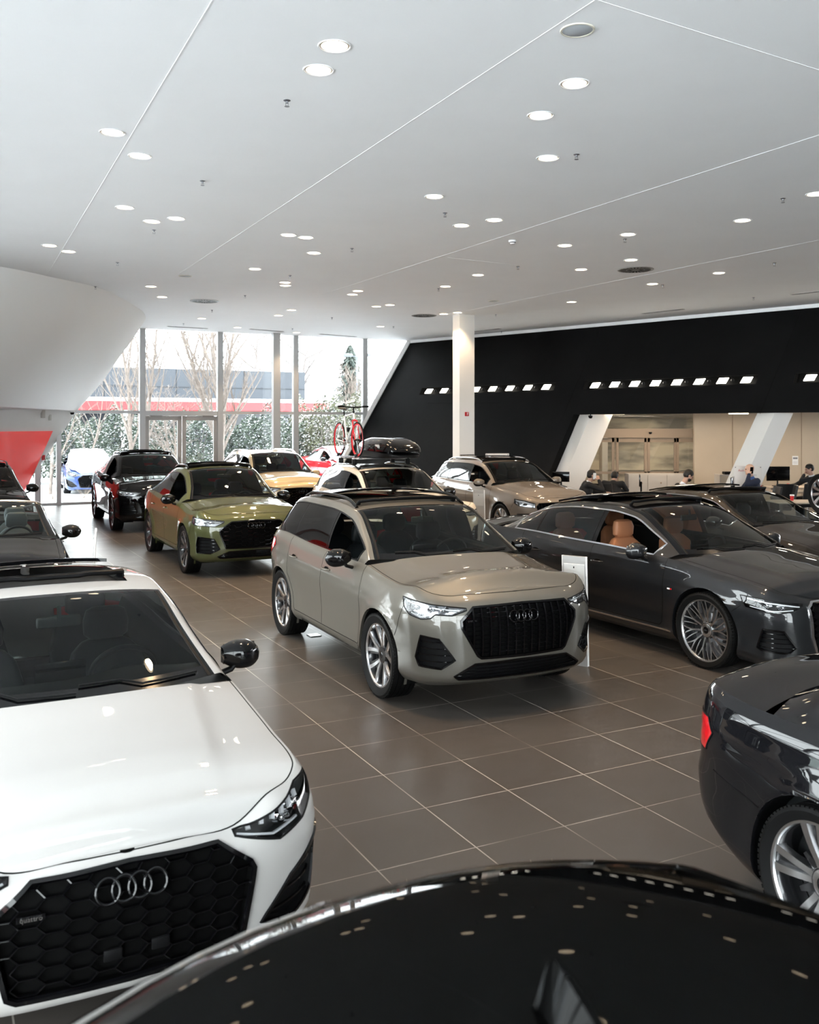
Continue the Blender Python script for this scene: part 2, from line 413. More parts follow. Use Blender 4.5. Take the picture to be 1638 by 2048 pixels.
# ------------------------------------------------------------------ wheels
WHEELS = {}
def wheel_proto(kind, Rr, w, face_m, back_m):
    """a wheel as meshes centred at origin, axle along y, outer face towards -y"""
    key = (kind, Rr, face_m.name)
    if key in WHEELS: return WHEELS[key]
    rr = {'multi': .80, 'turbine': .74, 'twin': .79, 'vee': .745}.get(kind, .76)*Rr
    t = MB(); hw = w/2
    prof = [(rr-.004, -hw*.78), (rr+.012, -hw*.88), (rr+.03, -hw*.93), (Rr*.93, -hw), (Rr*.97, -hw*.94), (Rr*.993, -hw*.8)]
    for a in (-.55, -.18, .18, .55):
        prof += [(Rr, hw*(a-.16)), (Rr, hw*(a-.03)), (Rr-.008, hw*(a-.02)), (Rr-.008, hw*(a+.02)), (Rr, hw*(a+.03))]
    prof += [(Rr*.993, hw*.8), (Rr*.97, hw*.94), (Rr*.93, hw), (rr+.03, hw*.93), (rr-.004, hw*.78)]
    t.lathe(prof, 72, 'Y')
    # shoulder blocks
    for i in range(80):
        a = 2*PI*i/80; m = Matrix.Rotation(-a, 3, 'Y')
        for sg in (-1, 1):
            c = m @ Vector((Rr-.0075, sg*hw*.84, 0)); t.box(c, (.011, hw*.2, .017), m=m)
    b = MB()   # barrel
    b.lathe([(rr+.006, -hw*.80), (rr-.004, -hw*.80), (rr-.012, -hw*.74), (rr-.022, -hw*.55), (rr-.03, hw*.2), (rr-.02, hw*.78), (rr+.004, hw*.8)], 64, 'Y')
    lip = MB(); lip.lathe([(rr+.007, -hw*.79), (rr+.004, -hw*.83), (rr-.008, -hw*.82), (rr-.013, -hw*.73)], 64, 'Y')
    sp = MB(); dk = MB()
    ph = pchip([(0, -hw*.52), (.08, -hw*.52), (.35*Rr, -hw*.60), (.6*Rr, -hw*.72), (rr, -hw*.76)])
    def blade(r0, a0, r1, a1, w0, w1, dep=.03, mb=sp, n=5, lift=0.):
        vs = []
        for i in range(n+1):
            u = i/n; r = r0+(r1-r0)*u; a = a0+(a1-a0)*u; ww = w0+(w1-w0)*u
            cx, cz = r*math.cos(a), r*math.sin(a)
            # direction along the blade
            r2 = r0+(r1-r0)*(u+.01); a2 = a0+(a1-a0)*(u+.01); dx, dz = r2*math.cos(a2)-cx, r2*math.sin(a2)-cz; l = math.hypot(dx, dz); px, pz = -dz/l, dx/l
            y = float(ph(r))-lift
            vs += [(cx-px*ww/2, y, cz-pz*ww/2), (cx+px*ww/2, y, cz+pz*ww/2), (cx+px*ww*.75, y+dep, cz+pz*ww*.75), (cx-px*ww*.75, y+dep, cz-pz*ww*.75)]
        fs = []
        for i in range(n):
            for k in range(4): fs.append((i*4+k, i*4+(k+1) % 4, (i+1)*4+(k+1) % 4, (i+1)*4+k))
        fs += [(3, 2, 1, 0), tuple(n*4+k for k in range(4))]
        mb.add(vs, fs)
    if kind == 'vee':          # five pairs of machined blades on black
        for i in range(5):
            a = 2*PI*i/5+PI/2
            for sg in (-1, 1):
                blade(.055, a+sg*.12, rr-.006, a+sg*.33, .022, .034)
                blade(.06, a+sg*.3, rr-.01, a+sg*.44, .03, .026, mb=dk, lift=-.012)
            blade(.07, a, .17, a, .07, .05, mb=dk, lift=-.01)
    elif kind == 'multi':      # ten forked spokes
        for i in range(10):
            a = 2*PI*i/10+.1
            blade(.05, a, .17, a+.03, .016, .016); blade(.16, a+.03, rr-.004, a-.12, .013, .012); blade(.16, a+.03, rr-.004, a+.2, .013, .012)
            blade(.12, a+.24, rr-.004, a+.40, .009, .009, lift=-.006); blade(.21, a-.04, rr-.004, a+.05, .009, .009, mb=dk, lift=-.005)
    elif kind == 'turbine':    # ten plain straight spokes
        for i in range(10):
            a = 2*PI*i/10+.1
            blade(.05, a, rr-.004, a+.06, .035, .055); blade(.06, a+.2, rr-.01, a+.26, .012, .02, mb=dk, lift=-.01)
    elif kind == 'twin':       # five twin spokes
        for i in range(5):
            a = 2*PI*i/5+PI/2+.2
            for sg in (-1, 1):
                blade(.05, a+sg*.2, rr-.004, a+sg*.17, .026, .036)
            blade(.055, a, rr-.02, a, .03, .05, mb=dk, lift=-.02)
            blade(.055, a+.62, rr*.55, a+.6, .05, .02, mb=dk, lift=-.01)
    elif kind == 'dark':       # five dark Y spokes with a bright edge
        for i in range(5):
            a = 2*PI*i/5+PI/2
            for sg in (-1, 1):
                blade(.05, a+sg*.1, rr-.004, a+sg*.28, .03, .05, mb=dk); blade(.10, a+sg*.22, rr-.01, a+sg*.36, .007, .010, lift=.002)
    dk.lathe([(0, -hw*.58), (.03, -hw*.59), (.07, -hw*.54), (.085, -hw*.40), (.085, 0)], 24, 'Y')
    if kind in ('twin', 'multi'): sp.lathe([(.035, -hw*.605), (.06, -hw*.57), (.075, -hw*.50), (.08, -hw*.4)], 24, 'Y')
    cap = MB(); cap.lathe([(0, -hw*.63), (.02, -hw*.63), (.028, -hw*.60), (.03, -hw*.55)], 20, 'Y')
    for i in range(4):         # the four small rings on the cap
        cap.lathe([(.0052, -hw*.635), (.0066, -hw*.645), (.008, -hw*.635)], 12, 'Y', ((i-1.5)*.0095, 0, 0))
    dis = MB(); dis.lathe([(.05, .0), (.05, -.012), (.16, -.012), (.165, -.006), (.165, .012), (.05, .012)], 40, 'Y', (0, .02, 0))
    dis.lathe([(0, .05), (rr-.03, .05), (rr-.03, .06), (0, .06)], 40, 'Y')
    res = [('tire', t, M_RUB), ('rim', sp, face_m), ('rim_barrel', b, back_m), ('rim_lip', lip, face_m if kind != 'dark' else M_RIMD), ('rim_back', dk, back_m), ('center_cap', cap, M_BLK), ('brake_disc', dis, M_DSK)]
    meshes = []
    for nm, mb, mm in res:
        o = mb.build(nm, mm); meshes.append((nm, o.data)); bpy.data.objects.remove(o)
    WHEELS[key] = meshes; return meshes

def put_wheel(car, kind, Rr, w, pos, right, face_m, back_m, steer=0., label=None):
    e = bpy.data.objects.new('wheel', None); COL.objects.link(e); e.parent = car; e.location = pos
    e.rotation_euler = (0, 0, steer+(0 if right else PI)); e.empty_display_size = .05
    for nm, me in wheel_proto(kind, Rr, w, face_m, back_m):
        o = bpy.data.objects.new(nm, me); COL.objects.link(o); o.parent = e
    return e

# ------------------------------------------------------------------ seats and cabin
def add_seat(car, x, y, zf, m, hr=.0, lbl=None):
    e = bpy.data.objects.new('seat', None); COL.objects.link(e); e.parent = car; e.location = (x, y, zf)
    if lbl: e['label'] = lbl
    def loft(secs, name):
        b = MB(); P = []
        for (z, xc, hwid, th, bol) in secs:
            row = []
            for k in range(25):
                a = 2*PI*k/24; cy, sy = math.cos(a), math.sin(a)
                yy = hwid*math.copysign(abs(cy)**.55, cy); xx = th*math.copysign(abs(sy)**.6, sy)
                if xx > 0: xx += bol*(abs(yy)/hwid)**3
                row.append((xc+xx, yy, z))
            P.append(row)
        b.grid(P); n = len(P)
        b.add([p for p in P[0][:-1]], [tuple(range(24))]); b.add([p for p in P[-1][:-1]], [tuple(range(23, -1, -1))])
        return b.build(name, m, e)
    loft([(.16, -.12, .20, .06, .02), (.22, -.13, .235, .075, .05), (.36, -.16, .25, .075, .07), (.5, -.20, .245, .07, .06), (.62, -.235, .21, .06, .03), (.68, -.25, .15, .05, .01), (.70, -.255, .10, .03, 0)], 'backrest')
    loft([(.70+hr, -.25, .10, .035, 0), (.73+hr, -.245, .135, .05, 0), (.82+hr, -.24, .14, .052, 0), (.88+hr, -.25, .12, .045, 0), (.90+hr, -.255, .08, .02, 0)], 'headrest')
    c = MB(); c.rbox((.12, 0, .10), (.5, .48, .14), .06, 3); c.rbox((.12, .22, .14), (.46, .08, .12), .035, 2); c.rbox((.12, -.22, .14), (.46, .08, .12), .035, 2)
    c.build('cushion', m, e)
    p = MB(); p.tube([(-.25, .06, .66), (-.25, .06, .76)], .007); p.tube([(-.25, -.06, .66), (-.25, -.06, .76)], .007); build_split(p, 'headrest_post', M_CHR, e)
    return e

def make_mirror(car, g, c, m_shell, m_low):
    x0, y0, z0 = c['mir']
    for sg in (-1, 1):
        e = bpy.data.objects.new('side_mirror', None); COL.objects.link(e); e.parent = car; e.location = (x0, sg*y0, z0)
        def msec(a0, a1, n=14):
            b = MB(); P = []
            for u in np.linspace(0, 1, 15):
                yy = .015+.235*u; hh = .082*(.55+.45*math.sin(min(1, u*2.2)*PI/2))*(1-max(0, (u-.55)/.45)**2.6*.75)+.001; dd = .095*(.6+.4*math.sin(min(1, u*2)*PI/2))*(1-max(0, (u-.4)/.6)**2.2*.8)
                if u == 1: hh *= .45; dd *= .4
                zc_ = .06-.012*u; row = []
                for a in np.linspace(a0, a1, n):
                    ca, sa = math.cos(a), math.sin(a); row.append((-.045+dd*1.15*abs(ca)**.8, sg*yy, zc_+hh*math.copysign(abs(sa)**.75, sa)))
                P.append(row)
            b.grid(P); 
            for r_ in (P[0], P[-1]): b.add(r_+[(-.045, r_[0][1], .06)], [tuple(range(len(r_)+1))])
            return b
        msec(-.35, PI/2).build('mirror_cap', m_shell, e)
        msec(-PI/2, -.35).build('mirror_base', m_low, e)
        a = MB(); a.rbox((-.048, sg*.125, .058), (.012, .195, .118), .03, 2); a.build('mirror_frame', M_PLA, e)
        gl = MB(); gl.rbox((-.056, sg*.13, .058), (.004, .18, .10), .025, 2); gl.build('mirror_glass', M_CHR, e)
        ar = MB(); P = [(-.0, -sg*.10, -.055), (0, -sg*.02, -.045), (.005, sg*.06, -.02), (.01, sg*.09, .02)]; ar.tube(P, [.035, .03, .028, .03], 10, flat=.6); ar.build('mirror_arm', M_PLA, e)

def make_handles(car, g, c, m):
    for sg in (-1, 1):
        for x in c['hand']:
            s = g.sx(x); z = c['hz']; 
            p = g.Tz(s, z); b = MB(); pts = []
            for k in range(9):
                u = k/8; q = g.Tz(g.sx(x+.10-.20*u), z-.004*u, .008+.028*math.sin(PI*u)**.6); pts.append((q[0], sg*q[1], q[2]))
            b.tube(pts, [.008, .011, .012, .012, .012, .012, .012, .011, .008], 8, flat=.8)
            b.build('door_handle', m, car)
            cu = MB(); q = g.Tz(g.sx(x-.0), z, .002); n = 14
            ring = [(q[0]+.06*math.cos(2*PI*k/n), sg*(q[1]+.001), q[2]-.002+.024*math.sin(2*PI*k/n)) for k in range(n)]
            cu.add(ring, [tuple(range(n)) if sg > 0 else tuple(range(n-1, -1, -1))]); cu.build('handle_recess', M_GAP, car)

def emblem(car, g, zc, r=.05, m=M_CHR, off=.02, sc=.0, sgnx=1, parent_name='emblem', rear=False):
    b = MB(); pitch = r*1.36
    for i in range(4):
        yc = (i-1.5)*pitch; pts = []
        for k in range(32):
            a = 2*PI*k/32; y = yc+r*math.cos(a); z = zc+r*math.sin(a)
            if not rear: q = g.Tz(abs(y), z, off)
            else: q = g.Tz(g.L-abs(y), z, off)
            pts.append((q[0], math.copysign(q[1] if abs(y) > 1e-6 else 0, y), q[2]))
        b.tube(pts, .0075, 8, closed=True)
    return b.build(parent_name, m, car)

# ------------------------------------------------------------------ the whole car
def make_car(c, label, name='car'):
    g = Shell(c); g.edge_tables()
    q = c.get('q', 1.); W = c['W']; P = c['paint']
    car = thing(name, label, 'car', (c['pos'][0], c['pos'][1], c.get('z0', 0)), R(c['ang']))
    regs = []; a0_ = math.asin((g.R-.19)/g.RA)
    # wheel arches
    for i, xa in enumerate(g.ax):
        poly = []; nn = 26
        for k in range(nn+1):
            a = -a0_+(PI+2*a0_)*k/nn; x = xa+g.RA*math.cos(a); z = g.R+g.RA*math.sin(a)
            poly.append((g.sx(x), max(z, -.05)))
        poly = [(poly[0][0], -.05)]+poly+[(poly[-1][0], -.05)]; poly = [(a_, b_) for a_, b_ in poly]
        regs.append(('arch', poly))
    for nm, poly in c['front']: regs.append((nm, poly))
    d = c['doors']   # x stations: front, B, rear ; z low
    zl = d['z']; pf = [(g.sx(d['a']), .99), (g.sx(d['a']), d['zm']), (g.sx(d['a']-.03), zl+.03), (g.sx(d['a']-.06), zl), (g.sx(d['b']), zl), (g.sx(d['b']), 2.)]
    pf[0] = (g.sx(d['a']), 2.); 
    regs.append(('front_door', pf))
    xa2 = g.ax[1]; ra = g.RA+.05
    arc = [(g.sx(xa2+ra*math.cos(t)), g.R+ra*math.sin(t)) for t in np.linspace(.05, .95, 6)]
    pr = [(g.sx(d['b']), 2.), (g.sx(d['b']), zl), (g.sx(xa2+ra+.02), zl)]+arc+[(g.sx(d['c']), d['zm']+.08), (g.sx(d['c']), 2.)]
    regs.append(('rear_door', pr))
    for nm, poly in c['rear']: regs.append((nm, [(g.L-s_, z_) for s_, z_ in poly]))
    # chart clip to z<=top
    RG = tub_regions(g, regs, int(150*q), int(34*q))
    def mapped(nm, off=0.):
        co, fs = RG[nm]; return g.T(co[:, 0], co[:, 1], off), fs
    body = MB(); v, f = mapped('body'); body.add(v, f, True)
    if 'lower' in RG:
        b = MB(); v, f = mapped('lower'); b.add(v, f, True); b.build('lower_bumper', M_BLK, car)
    for nm in ('front_door', 'rear_door'):
        for sg in (1, -1):
            v, f = mapped(nm); v = v*np.array([1, sg, 1]); b = MB(); b.add(v, f); b.build(nm, P, car)
    # arch lip (turned inwards) and liners
    for i, xa in enumerate(g.ax):
        for sg in (1, -1):
            L1 = []; L2 = []; L3 = []
            for k in range(27):
                a = -a0_+(PI+2*a0_)*k/26; x = xa+g.RA*math.cos(a); z = g.R+g.RA*math.sin(a)
                z = max(z, .17); p = g.Tz(g.sx(x), z); L1.append((p[0], sg*p[1], p[2])); L2.append((p[0], sg*(p[1]-.025), p[2]))
                L3.append((p[0], sg*(W-.42), p[2]))
            b = MB(); b.grid([L1, L2]); 
            if c.get('clad'): b.build('arch_lip', c['clad'], car)
            else: body.add(b.v, b.f)
            b = MB(); b.grid([L2, L3]); cen = (xa, sg*(W-.42), g.R); b.add(L3+[cen], [(k, k+1, 27) for k in range(26)]); b.build('wheel_arch_liner', M_PLA, car)
            if c.get('archclad'):
                b = MB(); pts = [(xa+(g.RA+.022)*math.cos(a), g.R+(g.RA+.022)*math.sin(a)) for a in np.linspace(-.3, PI+.3, 30)]
                tubstrip(g, b, [(g.sx(x), max(z, .17)) for x, z in pts], .045, .004, mirror=False); 
                if sg < 0: b.v = [(x, -y, z) for x, y, z in b.v]
                b.build('arch_cladding', c['archclad'], car)
    # underbody
    u = MB(); zs = .21; s = np.linspace(0, g.L, 90); E0 = g.T(s, np.zeros_like(s)); top = [(p[0], p[1], p[2]+.005) for p in E0]
    u.grid([[(p[0], p[1], p[2]) for p in top], [(p[0], 0, p[2]) for p in top]], mirror=True)
    # floor pan is cut around the wheels
    u.f = [f for f in u.f if not any(abs(sum(u.v[i][0] for i in f)/4-xa) < g.RA for xa in g.ax)]
    for xa in g.ax: u.box((xa, 0, .30), (2*g.RA+.02, 2*(W-.43), .1))
    u.build('underbody', M_PLA, car)
    # ---------- cap: hood and deck
    xcow = c['xc']; bowc = c.get('bow', .2)
    nose = g.Es[np.argmin(np.abs(g.E[:, 0]-(xcow-bowc)) + (g.Es > g.L/2)*9)]
    kk = np.unique(np.concatenate([np.linspace(0, .12, 7), [c.get('hk', .07)], np.linspace(.13, 1, int(22*q))]).round(4))
    def cap(s0, s1, n, crown, xfun, dome):
        ss = np.linspace(s0, s1, n); Pp = g.T(ss, np.ones_like(ss)); out = []
        for (x, y, z) in Pp:
            row = []
            for k in kk:
                yy = y*(1-k); u = 1-k; cz = crown(x)*(1-u**2.3)*min(1, y/.5)
                xx = x+xfun(x)*(1-u**2)
                zz = z+cz
                if dome: 
                    yr = .40+.16*(c['xf']-x)/(c['xf']-xcow)
                    zz += .010*sstep(yr+.035, yr-.03, yy)*sstep(c['xf']-.16, c['xf']-.5, x)*min(1, (y/.6)**2) if False else .012*(1-sstep(yr-.03, yr+.035, yy))*(1-sstep(c['xf']-.5, c['xf']-.2, x))
                row.append((xx, yy, zz))
            out.append(row)
        return out
    crf = pchip([(xcow-bowc-.01, c.get('crown', .075)), (c['xf']-.5, c.get('crown', .075)), (c['xf']-.22, .035), (c['xf']-.1, .012)])
    bf = pchip([(xcow-bowc, bowc), (xcow+.3, bowc*.5), (c['xf']-.35, 0.0), (c['xf'], 0)])
    C1 = cap(1e-4, nose, int(60*q), crf, bf, True)
    jh = int(np.argmin(np.abs(kk-c.get('hk', .07))))
    i1 = max(1, int(len(C1)*c.get('hoodf', .03)))
    hd = MB(); hd.grid([r[jh:] for r in C1[i1:]], mirror=True); hd.build('hood', P, car)
    body.grid([r[:jh+1] for r in C1], mirror=True); body.grid([r[jh:] for r in C1[:i1+1]], mirror=True)
    C1b = cap(nose-.01, nose+.22, 8, crf, bf, False)
    cw = MB(); cw.grid([[(x, y, z-.012) for x, y, z in r[1:]] for r in C1b], mirror=True); cw.build('cowl', M_PLA, car)
    gp = MB()
    def capnorm(C, i, j):
        a = np.array(C[min(i+1, len(C)-1)][j])-np.array(C[max(i-1, 0)][j]); b = np.array(C[i][min(j+1, len(kk)-1)])-np.array(C[i][max(j-1, 0)]); n = np.cross(a, b); n /= (np.linalg.norm(n)+1e-12); return n if n[2] > 0 else -n
    path = [(i, jh) for i in range(len(C1)-1, i1-1, -1)]
    strip(gp, [C1[i][j] for i, j in path], [capnorm(C1, i, j) for i, j in path], .006, .0006, .0006, mirror=True)
    path = [(i1, j) for j in range(jh, len(kk))]
    if c.get('hoodseam', True): strip(gp, [C1[i][j] for i, j in path], [capnorm(C1, i, j) for i, j in path], c.get('hoodgap', .008), .0006, .0006, mirror=True)
    # deck
    xrb = c['xrb']; rb = c.get('rbow', .12)
    cand = (g.Es > g.L/2); ie = np.where(cand)[0]; s_r = g.Es[ie[np.argmin(np.abs(g.E[ie, 0]-(xrb+rb)))]]
    crr = pchip([(c['xr'], .005), (c['xr']+.12, c.get('dcrown', .03)), (xrb+rb+.01, c.get('dcrown', .03))])
    C2 = cap(s_r, g.L-1e-4, int(34*q), crr, pchip([(c['xr'], 0), (xrb+rb, -rb)]), False)
    body.grid(C2, mirror=True)
    # ---------- greenhouse
    prof = pchip(c['roof']); wt = pchip(c['wt']); er = pchip(c['er']) if 'er' in c else (lambda x: .9)
    bw = pchip([(xrb, -rb), (c['rr'], -c.get('rrbow', .06)), (c['rr']+.5, -c.get('rrbow', .06)*.25), (c['rf']-.4, .02), (c['rf'], .10), (xcow, bowc)])
    dlo = c['dlo']       # front x, rear x, pillars [(x0,x1)], k0, k1
    stations = [xrb, xcow, c['rf'], c['rf']-.035, xcow-.09, c['rr'], c['rr']+.03, xrb+.05, dlo['f'], dlo['r']]
    for a, b_ in dlo['pil']: stations += [a, b_]
    pano = c.get('pano'); 
    if pano: stations += list(pano[:2])
    base = np.linspace(xrb, xcow, int(70*q))
    st = sorted(set([round(x, 4) for x in stations]+[round(x, 4) for x in base if min(abs(x-y) for y in stations) > .012]))
    k0, k1, pil = dlo['k0'], dlo['k1'], .055
    ksd = sorted({0, k0, k1, 1.0, *np.linspace(k0, k1, 7).round(4), round((1+k1)/2, 4)})
    qs = sorted({1.0, .985, .955, .92, .85, .7, .55, .4, .2, 0.0, *( [pano[2]] if pano else [])}, reverse=True)
    sec = [('s', k) for k in ksd]+[('t', t) for t in qs[1:]]
    Gd = []
    for x in st:
        b_ = float(bw(x)); wx, zx = g.Exy(x-b_*1.15); zc = max(float(prof(x)), zx+.004); w_t = min(float(wt(x)), wx-.004)
        e = float(er(x)); ze = zx+(zc-zx)*e
        row = []
        for kind, k in sec:
            if kind == 's': y = wx+(w_t-wx)*k+.022*math.sin(PI*k)*min(1, (zc-zx)/.3); z = zx-.004+(ze-zx+.004)*k
            else: y = w_t*k; z = ze+(zc-ze)*(1-k**2.6)
            row.append([x, y, z])
        row = np.array(row); i1_ = len(ksd)-1
        for it in range(2):
            r2 = row.copy()
            for i in range(i1_-1, i1_+4): r2[i] = row[i]*.4+(row[i-1]+row[i+1])*.3
            row = r2
        row[:, 0] = x-b_*(row[:, 1]/.72)**2
        Gd.append(row)
    Gd = np.array(Gd); nk = len(ksd)
    iks = {k: i for i, k in enumerate(ksd)}; ik0, ik1 = iks[k0], iks[k1]
    def si(x): return int(np.argmin([abs(a-x) for a in st]))
    ipil = nk-1+qs.index(.92)   # glass edge of windshield
    regions = {}; conv = c.get('conv'); xlim = c['rf']-.07
    def put(nm, i, j): regions.setdefault(nm, []).append((i, j))
    for i in range(len(st)-1):
        xm = (st[i]+st[i+1])/2
        for j in range(len(sec)-1):
            nm = 'roof'
            if j < nk-1:
                nm = 'pillar'
                if ik0 <= j < ik1 and dlo['r'] < xm < dlo['f']:
                    nm = 'side'
                    for n_, (a, b_) in enumerate(dlo['pil']):
                        if a < xm < b_: nm = 'bpost'
            else:
                if j >= ipil and c['rf'] < xm < xcow-.09: nm = 'ws'
                elif j >= nk-1+qs.index(.955) and c['rf']-.035 < xm: nm = 'frit'
                elif j >= ipil and c['rr'] > xm > xrb+.05 and c.get('rwin', True): nm = 'rw'
                if pano and pano[0] < xm < pano[1] and j >= nk-1+qs.index(pano[2]): nm = 'pano'
            if conv and xm < xlim: continue
            put(nm, i, j)
    def gmesh(nm, mb, mirror=True, flt=None, sg=1):
        vs = []; fs = []; mp = {}
        for i, j in regions.get(nm, []):
            if flt and not flt(i): continue
            fc = []
            for a, b_ in ((i, j), (i+1, j), (i+1, j+1), (i, j+1)):
                if (a, b_) not in mp: mp[(a, b_)] = len(vs); p = Gd[a][b_]; vs.append((p[0], sg*p[1], p[2]))
                fc.append(mp[(a, b_)])
            fs.append(fc)
        if vs: mb.add(vs, fs, mirror)
        return bool(vs)
    gmesh('pillar', body)
    rf_m = c.get('roofm', P)
    if c.get('roofm'): b = MB(); gmesh('roof', b); b.build('roof', rf_m, car)
    else: gmesh('roof', body)
    body.build('body', P, car)
    b = MB(); gmesh('frit', b); b.build('windshield_surround', M_BLK, car)
    b = MB(); gmesh('ws', b); b.build('windshield', M_WSG, car)
    if 'rw' in regions: b = MB(); gmesh('rw', b); b.build('rear_window', c.get('rwg', M_PRG), car)
    if conv: c['pano'] = None
    bounds = [dlo['f']]+[x for a, b_ in sorted(dlo['pil'], reverse=True) for x in (b_, a)]+[dlo['r']]
    for sg in (1, -1):
        b = MB()
        if gmesh('bpost', b, False, sg=sg): build_split(b, 'door_pillar', M_BLK, car)
        for n_ in range(0, len(bounds), 2):
            hi, lo = bounds[n_], bounds[n_+1]
            if n_ == 0 and c.get('open', True): continue       # front windows wound down
            b = MB()
            if gmesh('side', b, False, lambda i: lo < (st[i]+st[i+1])/2 < hi, sg): b.build('side_window', c.get('sg', M_PRG) if n_ >= 2 else M_SDG, car)
    if 'pano' in regions:
        if c.get('panoopen'):
            # open slide roof: dark well, raised pane at the back, deflector at the front
            x0, x1, qk = pano; xm = (x0+x1)/2
            b = MB(); gmesh('pano', b); v = b.v; b.v = [(x, y, z-.05) for x, y, z in v]; b.build('sunroof_opening', M_PLA, car)
            def rp(x, y, dz): 
                i = si(x); row = Gd[i]; yy = abs(y); zz = np.interp(yy, row[::-1, 1][:len(row)-nk+1], row[::-1, 2][:len(row)-nk+1]); return (x, y, float(zz)+dz)
            wq = qk*float(wt(xm)); b = MB(); PP = []; 
            xa_, xb_ = c['panoopen']
            top = [[rp(xa_+(xb_-xa_)*i/8, -wq+2*wq*j/12, .03+.02*(i/8)) for j in range(13)] for i in range(9)]
            # de-jitter: use straight x
            top = [[(xa_+(xb_-xa_)*i/8, p[1], p[2]) for p in row] for i, row in enumerate(top)]
            low = [[(p[0], p[1], p[2]-.022) for p in row] for row in top]
            b.grid(top); b.grid(low, flip=True)
            for ring in ([r[0] for r in top], [r[-1] for r in top], top[0], top[-1]):
                b.grid([ring, [(p[0], p[1], p[2]-.022) for p in ring]])
            b.build('sunroof_panel', M_BLK, car)
            b = MB(); xd = x1-.03; pts = [rp(xd-.06*abs(t)**3, wq*.96*t, .035) for t in np.linspace(-1, 1, 17)]
            pts = [rp(x1-.12, -wq*.97, .0)]+pts+[rp(x1-.12, wq*.97, .0)]
            b.tube(pts, .03, 8, flat=.55); b.build('wind_deflector', M_PLA, car)
        else:
            b = MB(); gmesh('pano', b); b.v = [(x, y, z+.003) for x, y, z in b.v]; b.build('sunroof', M_BLK, car)
    # window trims
    def gline(mb, pts, w, t, sgs=(1, -1), lift=0.):
        for sg in sgs:
            Pp = []; Nn = []
            for i, j in pts:
                a = Gd[min(i+1, len(st)-1)][j]-Gd[max(i-1, 0)][j]; b_ = Gd[i][min(j+1, len(sec)-1)]-Gd[i][max(j-1, 0)]; n = np.cross(b_, a); n = n/(np.linalg.norm(n)+1e-12)
                if n[1] < 0 and j < nk: n = -n
                if n[2] < 0 and j >= nk: n = -n
                p = Gd[i][j]; Pp.append(np.array([p[0], sg*p[1], p[2]])); Nn.append(np.array([n[0], sg*n[1], n[2]]))
            strip(mb, Pp, Nn, w, t, lift)
    fi, ri = si(dlo['f']), si(dlo['r'])
    tr = MB(); trm = c.get('trim', M_BLK)
    loop = [(i, ik0) for i in range(ri, fi+1)]+[(fi, j) for j in range(ik0+1, ik1)]+[(i, ik1) for i in range(fi, ri-1, -1)]+[(ri, j) for j in range(ik1-1, ik0-1, -1)]
    if conv: loop = [(i, ik0) for i in range(si(xlim), fi+1)]+[(fi, j) for j in range(ik0+1, ik1)]+[(i, ik1) for i in range(fi, si(xlim)-1, -1)]
    gline(tr, loop, c.get('trimw', .016), .006); build_split(tr, 'window_trim', trm, car)
    ws = MB(); i0, i1_ = si(c['rf']), si(xcow-.0)
    gline(ws, [(i, nk-1+qs.index(.92)+0) for i in range(i0, i1_+1)], .022, .004); build_split(ws, 'windshield_molding', M_PLA, car)
    for a, b_ in ([] if conv else dlo['pil']):
        gline(gp, [(si((a+b_)/2), j) for j in range(ik0, ik1+1)], .006, .001)
    # seams on the flanks
    def seam(pts, w=.006): tubstrip(g, gp, pts, w, .0007, .0006)
    ztop = lambda s_: float(g.at(s_)[2])-.003
    sa, sb, sc_ = g.sx(d['a']), g.sx(d['b']), g.sx(d['c'])
    seam([(sa, ztop(sa)), (sa, d['zm']), (g.sx(d['a']-.03), zl+.03), (g.sx(d['a']-.06), zl), (sb, zl), (g.sx(xa2+ra+.02), zl)]+arc+[(sc_, d['zm']+.08), (sc_, ztop(sc_))])
    seam([(sb, zl), (sb, ztop(sb))])
    # bumper seam from arch to headlamp
    seam([(g.sx(g.ax[0]+g.RA*.85), g.R+g.RA*.6), (c['hl_out'], c['hl_outz'])])
    seam([(g.sx(g.ax[1]-g.RA*.85), g.R+g.RA*.6), (g.L-c['tl_out'], c['tl_outz'])])
    for sm in c.get('seams', []): seam(sm)
    gp.build('panel_gaps', M_GAP, car)
    # ---------- lamps, grille, intakes
    fr = dict(c['front'])
    def backed(nm, dep, m, partname, both=True):
        if nm not in RG: return
        v, f = mapped(nm, -dep); b = MB()
        # rim walls
        from collections import Counter
        ed = Counter(); 
        for q_ in f:
            for k in range(len(q_)): ed[tuple(sorted((q_[k], q_[(k+1) % len(q_)])))] += 1
        v0, _ = mapped(nm, 0.)
        wall = [(a, b_) for (a, b_), n_ in ed.items() if n_ == 1 and not (abs(RG[nm][0][a][0]) < 1e-4 and abs(RG[nm][0][b_][0]) < 1e-4)]
        vv = np.vstack([v, v0]); ff = list(f)+[(a, b_, b_+len(v), a+len(v)) for a, b_ in wall]
        if both: b.add(vv, ff, True); return [b.build(partname, m, car)]
        out = []
        for sg in (1, -1):
            b = MB(); b.add(vv*np.array([1, sg, 1]), ff); out.append(b.build(partname, m, car))
        return out
    gr = None
